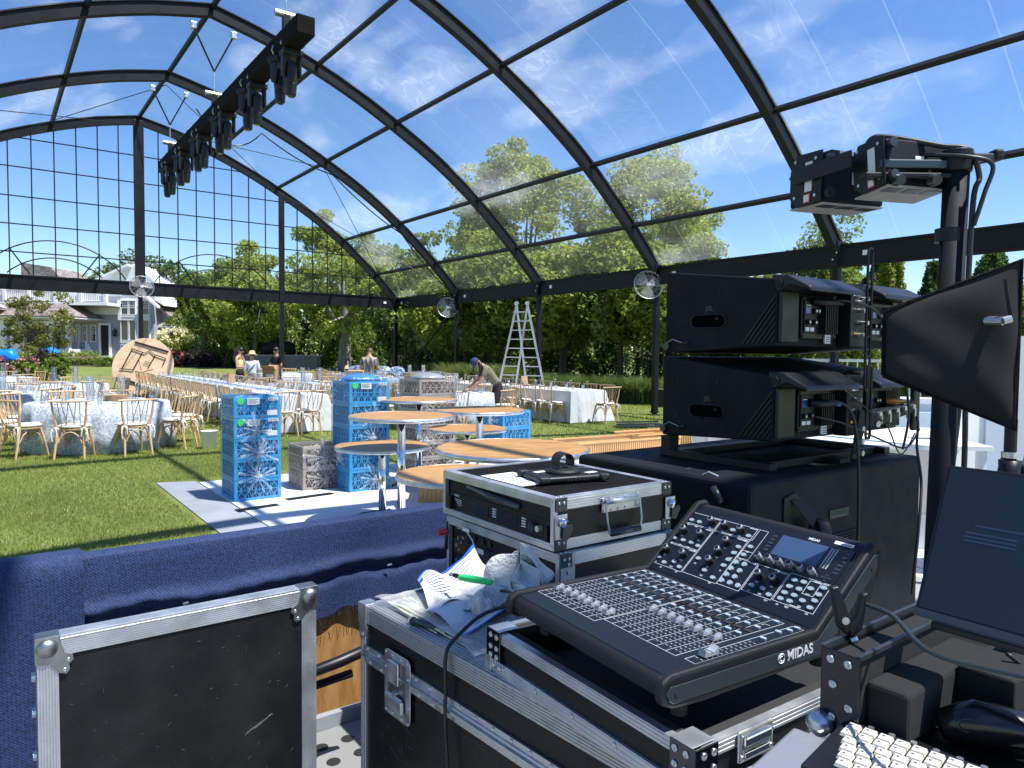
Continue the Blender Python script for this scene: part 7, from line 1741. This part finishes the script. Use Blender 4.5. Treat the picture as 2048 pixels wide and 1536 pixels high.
cable([(.86, 1.69, 2.11), (.93, 1.64, 2.10), (1.00, 1.58, 2.08), (1.045, 1.57, 2.06), (1.03, 1.57, 2.0), (1.012, 1.575, 1.93)], .005, 'cable loop tied to the top of the pole')
cable([(1.05, 1.66, 1.55), (1.04, 1.67, 1.3), (1.05, 1.68, 1.05)], .006, 'cable hanging straight behind the pole')
cable([(1.13, 1.62, 1.42), (1.11, 1.62, 1.3), (1.14, 1.62, 1.2), (1.12, 1.6, 1.1)], .005, 'twisted thin cable left of the microphone stand')
cable([(1.17, 1.6, 1.42), (1.15, 1.6, 1.28), (1.16, 1.6, 1.12)], .007, 'thick black cable beside the microphone stand')

# ------------------------------------------------------------------ antenna paddle on its stand
t = T('antenna_paddle', 'big black padded antenna fin with a short whip antenna', 'antenna', (0, 0, 0))
nf = Vector((-.12, -1, 0)).normalized()
Q = [Vector((.680, 1.30, 1.606)), Vector((.678, 1.30, 1.722)), Vector((.893, 1.255, 1.812)), Vector((.893, 1.255, 1.512))]
b = MB(); 
def fp(u, v):
    a_ = Q[1].lerp(Q[2], u); c_ = Q[0].lerp(Q[3], u); p = c_.lerp(a_, v)
    bul = .012*(1-(2*u-1)**6)*(1-(2*v-1)**6)+.0025*math.sin(u*9+v*5)*math.sin(v*7)
    return p + Vector((0, -1, 0))*bul
b.grid(fp, 40, 30); o_n = len(b.v)
b.grid(lambda u, v: fp(u, v)+Vector((0, 1, 0))*2*(fp(u, v)-(Q[0].lerp(Q[3], u)).lerp(Q[1].lerp(Q[2], u), v)).length, 40, 30)
b.build('padded_cover', mat('padded_black_nylon', (.010, .0095, .011), .9, bump=.08, bscale=400, var=.25, vscale=4), t, smooth=True)
MB().tube(Q+[Q[0]], .0045, 8).build('piping', M['blackfab'], t, smooth=True)
MB().tube([(.835, 1.262, 1.705), (.850, 1.235, 1.704)], .008, 12).build('connector', M['zinc'], t); MB().tube([(.850, 1.235, 1.704), (.862, 1.232, 1.708)], .007, 10).build('connector_elbow', M['zinc'], t)
MB().tube([(.862, 1.232, 1.712), (.853, 1.232, 1.755), (.850, 1.232, 1.775)], [.004, .003, .0035], 8).build('whip_antenna', M['black'], t)
t = T('microphone_stand', 'black stand with grip holding the antenna fin', 'stand', (.90, 1.275, 0))
MB().tube([(0, 0, .02), (0, 0, 1.53)], .010, 12).build('tube', M['black'], t); MB().tube([(0, 0, 1.46), (0, 0, 1.47)], .014, 14).build('collar', M['zinc'], t)
MB().tube([(.0, 0, 1.30), (.004, 0, 1.36), (.0, 0, 1.42), (0, 0, 1.455)], [.017, .019, .016, .018], 16).build('grip', M['blackpl'], t, smooth=True)
MB().tube([(.025, .0, 1.31), (.038, 0, 1.36), (.036, 0, 1.43), (.02, 0, 1.45)], [.008, .012, .012, .008], 12).build('trigger', M['gun'], t, smooth=True)
MB().lathe([(.15, 0), (.15, .015), (.02, .03)], 24).build('base', M['black'], t)

# ------------------------------------------------------------------ laptop
t = T('laptop', 'open laptop with a dim bluish screen at the right edge', 'laptop', (0, 0, 0))
BL = Vector((.545, .945, 1.293)); wv = Vector((.596, -.803, 0)); up_ = (GA*.09+Vector((0, 0, .195))); un = up_.normalized(); sn = wv.cross(un).normalized()
if sn.y > 0: sn = -sn
Hs = up_.length; Ws = .33
def slab(x0, x1, y0, y1, n0, n1, name, m, bev=0):
    P = [BL+wv*x+un*y+sn*n for n in (n0, n1) for x, y in ((x0, y0), (x1, y0), (x1, y1), (x0, y1))]
    return MB().hull8(P).build(name, m, t, bevel=bev)
slab(0, Ws, 0, Hs, -.006, .0, 'screen_lid', M['blackpl'], .002); slab(.005, Ws-.005, .012, Hs-.004, .0002, .0010, 'screen', M['screen'])
slab(.0, Ws, .0, .010, .0002, .0014, 'bezel', M['gun'])
for (a_, c_, y_) in ((.05, .14, .62), (.04, .10, .57), (.04, .10, .545), (.04, .10, .52), (.11, .17, .56), (.11, .17, .535), (.11, .17, .51)): slab(a_, c_, Hs*y_, Hs*(y_+.014), .0011, .0013, 'screen_window', mat('dim_window', (.03, .04, .075), .3))
slab(.22, .28, Hs*.56, Hs*.575, .0011, .0013, 'screen_window', mat('dim_green_window', (.01, .06, .03), .3))
P = [BL+wv*x-GA*y+Vector((0, 0, z)) for z in (-.028, -.012) for x, y in ((0, -.005), (Ws, -.005), (Ws, .12), (0, .12))]
MB().hull8([BL+wv*x+GA*y+Vector((0, 0, z)) for z in (-.014, -.004) for x, y in ((0.02, .004), (Ws, .004), (Ws, .05), (0.02, .05))]).build('base', M['blackpl'], t, bevel=.002)

# ------------------------------------------------------------------ dark open case at the lower right
t = T('computer_case', 'black open road case lined with grey foam, full of cables', 'road case', (.43, .95, 1.13), ROT)   # x = g, y = a
MB().bx(0, -.62, -.0, .75, .0, .012).build('bottom', M['laminate'], t)
MB().bx(.0, -.004, .012, .75, .0, .112).build('wall_panel', M['laminate'], t)
MB().bx(.008, -.045, .0122, .75, -.0045, .108).build('foam_lining', M['foam'], t, bevel=.004)
MB().bx(.02, -.10, .0122, .28, -.0455, .080).build('foam_block', M['foam'], t, bevel=.006); MB().bx(.16, -.17, .0122, .32, -.1005, .088).build('foam_block', M['foam'], t, bevel=.004)
b = MB().bx(-.002, .0, .098, .75, .006, .118); b.bx(-.002, -.05, .112, .75, -.044, .118); b.build('rim_rail', M['gun'], t)
b = MB().bx(-.004, -.05, .0, -.001, .004, .116).build('end_plate', mat('black_chrome_plate', (.05, .05, .055), .2, .9), t, bevel=.002)
for y, z in ((-.010, .103), (-.034, .103), (-.014, .07), (-.036, .045), (-.014, .025)): rivet(t, (-.0042, y, z), (-1, 0, 0), 1.1)
b = MB().lathe([(.016, -.0), (.017, .014), (.01, .022), (.002, .024)], 16); o = b.build('ball_corner', M['zinc'], t, smooth=True); o.rotation_euler = (0, -pi/2, 0); o.location = (-.002, .0, .012)
MB().bx(-.004, -.62, -.002, .02, -.05, .018).build('edge_rail', M['black'], t, bevel=.003)
for i in range(13): rivet(t, (.02, -.10-.035*i, .0122), (0, 0, 1), 1.0)
# mouse, power bricks, cables inside
def CP(x, y, z): return Vector((.43, .95, 1.13))+GA*x+AA*y+Vector((0, 0, z))
t = T('black_tool', 'glossy black ladle shaped holder lying in the computer case', 'holder', CP(.12, -.17, .013), ROT-.9)
MB().tube([(-.07, 0, .02), (-.03, 0, .03), (.02, 0, .026), (.07, 0, .022), (.12, 0, .03)], [.018, .028, .024, .018, .006], 16).build('body', mat('gloss_black', (.01, .01, .011), .22), t, smooth=True)
MB().tube([(-.045+.013*math.cos(a), -.024, .034+.008*math.sin(a)) for a in np.linspace(0, 2*pi, 19)], .0008, 4, False).build('round_emblem', M['gun'], t)
t = T('power_brick', 'black power adapter lying in the computer case', 'power adapter', CP(.36, -.26, .013), ROT+.5); MB().bx(-.09, -.04, 0, .09, .04, .035).build('case', M['blackpl'], t, bevel=.006); MB().bx(.04, -.0415, .01, .075, -.0402, .02).build('label', M['mark'], t)
t = T('network_switch', 'flat black device with a row of cables at the right edge', 'network switch', CP(.30, -.36, .013), ROT+.2); MB().bx(-.1, -.05, 0, .1, .05, .028).build('case', M['black'], t, bevel=.004)
MB().bx(-.06, -.0515, .008, .02, -.0502, .012).build('print_line', M['ink'], t)
cols = [('red cable tail', 'red'), ('black cable', 'cable'), ('black cable', 'cable'), ('grey cable', 'gun'), ('black cable', 'cable'), ('black cable', 'cable')]
for i in range(9):
    x0_, y0_ = .22+.05*i, -.14-.02*(i % 4); pts = [CP(x0_, y0_, .10-.01*(i % 3)), CP(x0_+.03, y0_-.06, .05), CP(x0_-.02+.02*(i % 2), y0_-.14, .03), CP(x0_-.06, y0_-.22, .02), CP(x0_-.02, y0_-.3, .02)]
    cable(pts, .003+.0008*(i % 3), f'black cable tangled in the computer case, strand {["nearest the foam", "second from the foam", "third from the foam", "fourth from the foam", "fifth from the foam", "sixth from the foam", "seventh from the foam", "eighth from the foam", "nearest the frame edge"][i]}')
cable([CP(-.0, -.3, .02), CP(.05, -.25, .016), CP(.14, -.30, .016), CP(.2, -.4, .016)], .0025, 'thin cable lying flat along the front of the computer case')
t = T('red_plug', 'red plug under the laptop screen', 'plug', CP(.27, -.13, .10), ROT); MB().bx(-.014, -.008, 0, .014, .008, .016).build('body', M['redlbl'], t, bevel=.002)
# keyboard
t = T('keyboard', 'white keyed keyboard in a black frame at the bottom right', 'keyboard', (.447, .922, 1.155), math.radians(-44))
MB().bx(-.005, -.14, -.012, .34, .012, 0).build('frame', M['blackpl'], t, bevel=.004)
kc = MB().hull8([(0, 0, 0), (.0165, 0, 0), (.0165, .0165, 0), (0, .0165, 0), (.0012, .0016, .0042), (.0153, .0016, .0042), (.0153, .0158, .0042), (.0012, .0158, .0042)]).mesh('keycap', M['key'])
lgd = MB().bx(.004, .009, .0043, .007, .0125, .0045).mesh('key_legend', M['ink'])
for r in range(6):
    for c_ in range(15):
        o = put('keycap', kc, t); o.location = (.006+.0190*c_+.004*r*(r > 1), -.022-.0190*r, .001); l = put('key_legend', lgd, o)
b = MB()
for i in range(12): MB().tube([(.03+.025*i, .004, .0), (.03+.025*i, .004, .003)], .004, 10).build('frame_screw', M['zinc'], t)
o = MB().bx(-.05, -.30, -.12, .62, .03, -.003).build('road_case', M['aluold'], None, bevel=.004); o.location = (.405, .895, 1.136); o.rotation_euler = (0, 0, math.radians(-44)); tag(o, 'scuffed aluminium topped case under the keyboard', 'road case')

# ------------------------------------------------------------------ clamp lamp on the rim
t = T('gooseneck_lamp', 'black spring clamp with a gooseneck arm arching to the right edge', 'lamp', CP(.045, .0, .116)); t.scale = (.62, .62, .62)
MB().prism([(-.030, 0, .115), (-.012, 0, .118), (.022, 0, .035), (.012, 0, .005), (-.010, 0, .02)], (0, .02, 0)).build('clamp_handle', M['blackpl'], t, bevel=.005, seg=3)
MB().prism([(.040, 0, .100), (.055, 0, .104), (.045, 0, .02), (.02, 0, -.005), (.01, 0, .02), (.030, 0, .05)], (0, .02, 0)).build('clamp_handle', M['blackpl'], t, bevel=.005, seg=3)
MB().tube([(.004, -.003, .040), (.004, .024, .040)], .0085, 14).build('pivot', M['zinc'], t); MB().tube([(-.014, .01, -.01), (.0, .01, -.012)], .008, 8).build('clamp_jaw', M['zinc'], t); MB().tube([(.02, .01, -.008), (.035, .01, -.004)], .010, 8).build('clamp_jaw', M['zinc'], t)
g_ = [(.05, .01, .075), (.068, -.076, .081), (.045, -.253, .078), (.085, -.415, .108), (.184, -.608, .152)]
P = [Vector(p) for p in g_]; out = []
for i in range(len(P)-1):
    p0, p1, p2, p3 = P[max(i-1, 0)], P[i], P[i+1], P[min(i+2, len(P)-1)]
    for k in range(16):
        u = k/16; out.append(.5*((2*p1)+(-p0+p2)*u+(2*p0-5*p1+4*p2-p3)*u*u+(-p0+3*p1-3*p2+p3)*u**3))
MB().tube(out, [.0048+.0006*(i % 2) for i in range(len(out))], 10).build('gooseneck', M['gun'], t)

# ------------------------------------------------------------------ papers, towel, bag on the trunk
def TP(x, y, z=0): return Vector((-.397, 1.869, .97))+WT*x+DT*y+Vector((0, 0, z))
t = T('zip_bag', 'clear plastic zip bag full of pale cable ties on the trunk', 'plastic bag', (0, 0, 0))
b = MB().grid(lambda u, v: TP(.03+.46*u+.03*math.sin(v*3), .02+.30*v+.02*math.sin(u*4), .020+.012*math.sin(pi*u)*math.sin(pi*v)+.003*math.sin(u*30+v*9)+.003*math.sin(v*25)), 50, 30); b.build('bag_film', film_mat('poly_bag', .42, .4, (.97, .98, .98), sscale=9, lo=.4, hi=.65), t, smooth=True)
b = MB()
for i in range(190):
    x = random.uniform(.05, .22); y = .035+.26*random.random(); b.tube([TP(x, y, .004+.012*random.random()), TP(x+.2, y+random.uniform(-.015, .015), .006+.010*random.random())], .0022, 4)
o = b.build('cable_ties', M['ziptie'], t); o['kind'] = 'stuff'
# white printed form, wavy
t = T('paper_form', 'crumpled white printed form with a blue top stripe lying on the bag', 'paper', (0, 0, 0))
O_ = TP(.055, .12); ex_ = (TP(.02, .335)-TP(.055, .12)); ey_ = (TP(.25, .04)-TP(.055, .12))
C00, C10, C01, C11 = TP(.04, .15, .03), TP(-.02, .39, .055), TP(.26, .05, .034), TP(.21, .32, .045)
def pf(u, v, lift=0):
    p = (C00.lerp(C10, u)).lerp(C01.lerp(C11, u), v); p.z += .018*math.sin(u*7+.8)*(1-.4*v)+.012*math.sin(v*6+u*2)+.006*math.sin(u*13-v*8)+lift; return p
MB().grid(lambda u, v: pf(u, v), 44, 40).build('sheet', M['paper'], t, smooth=True)
MB().grid(lambda u, v: pf(u, .0+.055*v, .0016), 44, 4).build('blue_stripe', M['paperblue'], t, smooth=True)
MB().grid(lambda u, v: pf(0.0+.05*u, .12+.1*v, .0016), 4, 6).build('blue_stripe', M['paperblue'], t, smooth=True)
for i in range(17):
    v0 = .12+.045*i; 
    for (ua, ub) in ((.08, .08+.35*random.uniform(.5, 1)), (.5, .5+.42*random.uniform(.4, 1))): MB().grid(lambda u, v, v0=v0, ua=ua, ub=ub: pf(ua+(ub-ua)*u, v0+.009*v, .0022), 14, 1).build('print_line', M['ink'], t)
t2 = T('paper_form', 'second folded sheet under the towel with a blue lower edge', 'paper', (0, 0, 0))
def pf2(u, v, lift=0):
    p = TP(.22+.17*u, .05+.17*v, .030+.012*math.sin(u*5+v*3)+.02*u*v+lift); return p
MB().grid(lambda u, v: pf2(u, v), 24, 24).build('sheet', M['paper'], t2, smooth=True); MB().grid(lambda u, v: pf2(.94+.06*u, v, .0006), 3, 24).build('blue_stripe', M['paperblue'], t2, smooth=True)
# towel: folded heap
def heap(cx_, cy_, rx, ry, h, ph, name, par):
    def f(u, v):
        th = pi*u*.98+.02; a = 2*pi*v; r = 1+.16*math.sin(3*a+ph)+.10*math.sin(7*a+2*ph+4*u)+.07*math.sin(13*a-3*u)
        fold = .010*math.sin(9*u+5*a/2+ph)
        x = math.sin(th)*math.cos(a)*r*rx; y = math.sin(th)*math.sin(a)*r*ry; z = max(.0, .5+.5*math.cos(th))*h*(1+.35*math.sin(2*a+ph)+.2*math.sin(5*a))+fold+.018
        return TP(cx_+x, cy_+y, z)
    return MB().grid(f, 40, 80).build(name, M['towel'], par, smooth=True)
t = T('towel', 'white terry towel crumpled beside the console', 'towel', (0, 0, 0))
heap(.25, .34, .085, .075, .085, .7, 'fold', t); heap(.33, .24, .075, .06, .06, 2.1, 'fold', t); heap(.31, .17, .045, .05, .045, 3.4, 'fold', t); heap(.21, .40, .04, .05, .05, 5, 'fold', t)
t = T('utility_knife', 'bright green plastic utility knife on the papers', 'knife', TP(.235, .20, .075), math.radians(-28)); t.scale = (.85, .85, .85)
MB().prism([(-.055, -.012, 0), (-.05, .012, 0), (.0, .016, 0), (.06, .010, 0), (.062, -.006, 0), (.0, -.014, 0)], (0, 0, .015)).build('body', M['greenpl'], t, bevel=.004, seg=3)
for q in range(7): MB().bx(-.045+.007*q, -.0135, .004, -.042+.007*q, -.0125, .015).build('grip_rib', M['greenpl'], t)
MB().tube([(-.055, 0, .008), (-.07, .003, .008), (-.08, .0, .01)], [.006, .008, .005], 8).build('swivel_hook', M['black'], t); MB().tube([(-.085+.008*math.cos(a), .008*math.sin(a), .01) for a in np.linspace(0, 2*pi, 13)], .002, 6, False).build('ring', M['gun'], t)
t = T('small_pliers', 'small black and steel pliers half under the bag at the trunk edge', 'pliers', TP(.22, .02, .012), math.atan2(WT.y, WT.x))
MB().tube([(0, 0, 0), (.03, .004, .004), (.08, .01, .004)], [.009, .008, .005], 8).build('handle', M['gun'], t, smooth=True); MB().tube([(.0, 0, 0), (-.012, 0, .002)], [.011, .006], 10).build('tip', M['zinc'], t)
cable([TP(.36, .19, .05), TP(.42, .16, .075), TP(.40, .09, .060), TP(.402, .01, .022), TP(.404, -.012, -.01), TP(.407, -.014, -.08), TP(.41, -.016, -.16), TP(.425, -.018, -.3), TP(.425, -.02, -.5)], .0045, 'thin black cable falling over the front of the trunk')
cable([TP(.33, .21, .075), TP(.38, .20, .085), TP(.42, .16, .078)], .004, 'short end of black cable at the edge of the papers')

# ------------------------------------------------------------------ right background
t = T('bar_front', 'pale blue panelled bar front behind the loudspeakers', 'bar', (3.9, 7.0, 0), -.10)
MB().bx(-1.0, 0, .02, .55, .06, 1.18).build('panel', M['pbar'], t); MB().bx(-1.0, -.02, 1.18, .58, .3, 1.23).build('top', M['white'], t)
for x in (-.9, -.1): MB().bx(x, -.012, .15, x+.6, -.001, 1.1).build('raised_panel', M['pbar'], t, bevel=.01)
for i in range(8): MB().tube([(.27+.04*math.sin(i*2.1), -.015, .55+.05*i), (.30+.05*math.cos(i), -.015, .6+.05*i)], .012, 6).build('blue_scroll', M['bluecon'], t)
t = T('white_partition', 'plain white partition wall at the right behind the pole', 'partition', (3.15, 5.2, 0), .05)
MB().bx(.0, 0, .02, .13, .12, 1.42).build('end_post', M['white'], t, bevel=.01); MB().bx(.35, .0, .02, 3.4, .08, 1.8).build('panel', mat('pale_panel', (.50, .55, .64), .6), t)
MB().bx(.131, .02, .02, .349, .06, 1.35).build('panel', M['white'], t)
t = T('bench_seat', 'beige upholstered bench behind the loudspeakers', 'bench', (2.55, 6.0, 0), -.12)
MB().bx(-.9, 0, .3, 1.3, .8, .98).build('seat', M['beige'], t, bevel=.04, seg=3); MB().bx(-.85, .05, .02, 1.25, .75, .299).build('plinth', M['white'], t)
t = T('white_table', 'white table edge glimpsed between speaker and sub', 'table', (2.6, 4.9, 0), -.1); MB().bx(-.6, 0, 1.0, .7, .5, 1.03).build('tabletop', M['white'], t)
for x in (-.55, .62): MB().bx(x, .02, .0, x+.05, .07, 1.0).build('leg', M['white'], t)
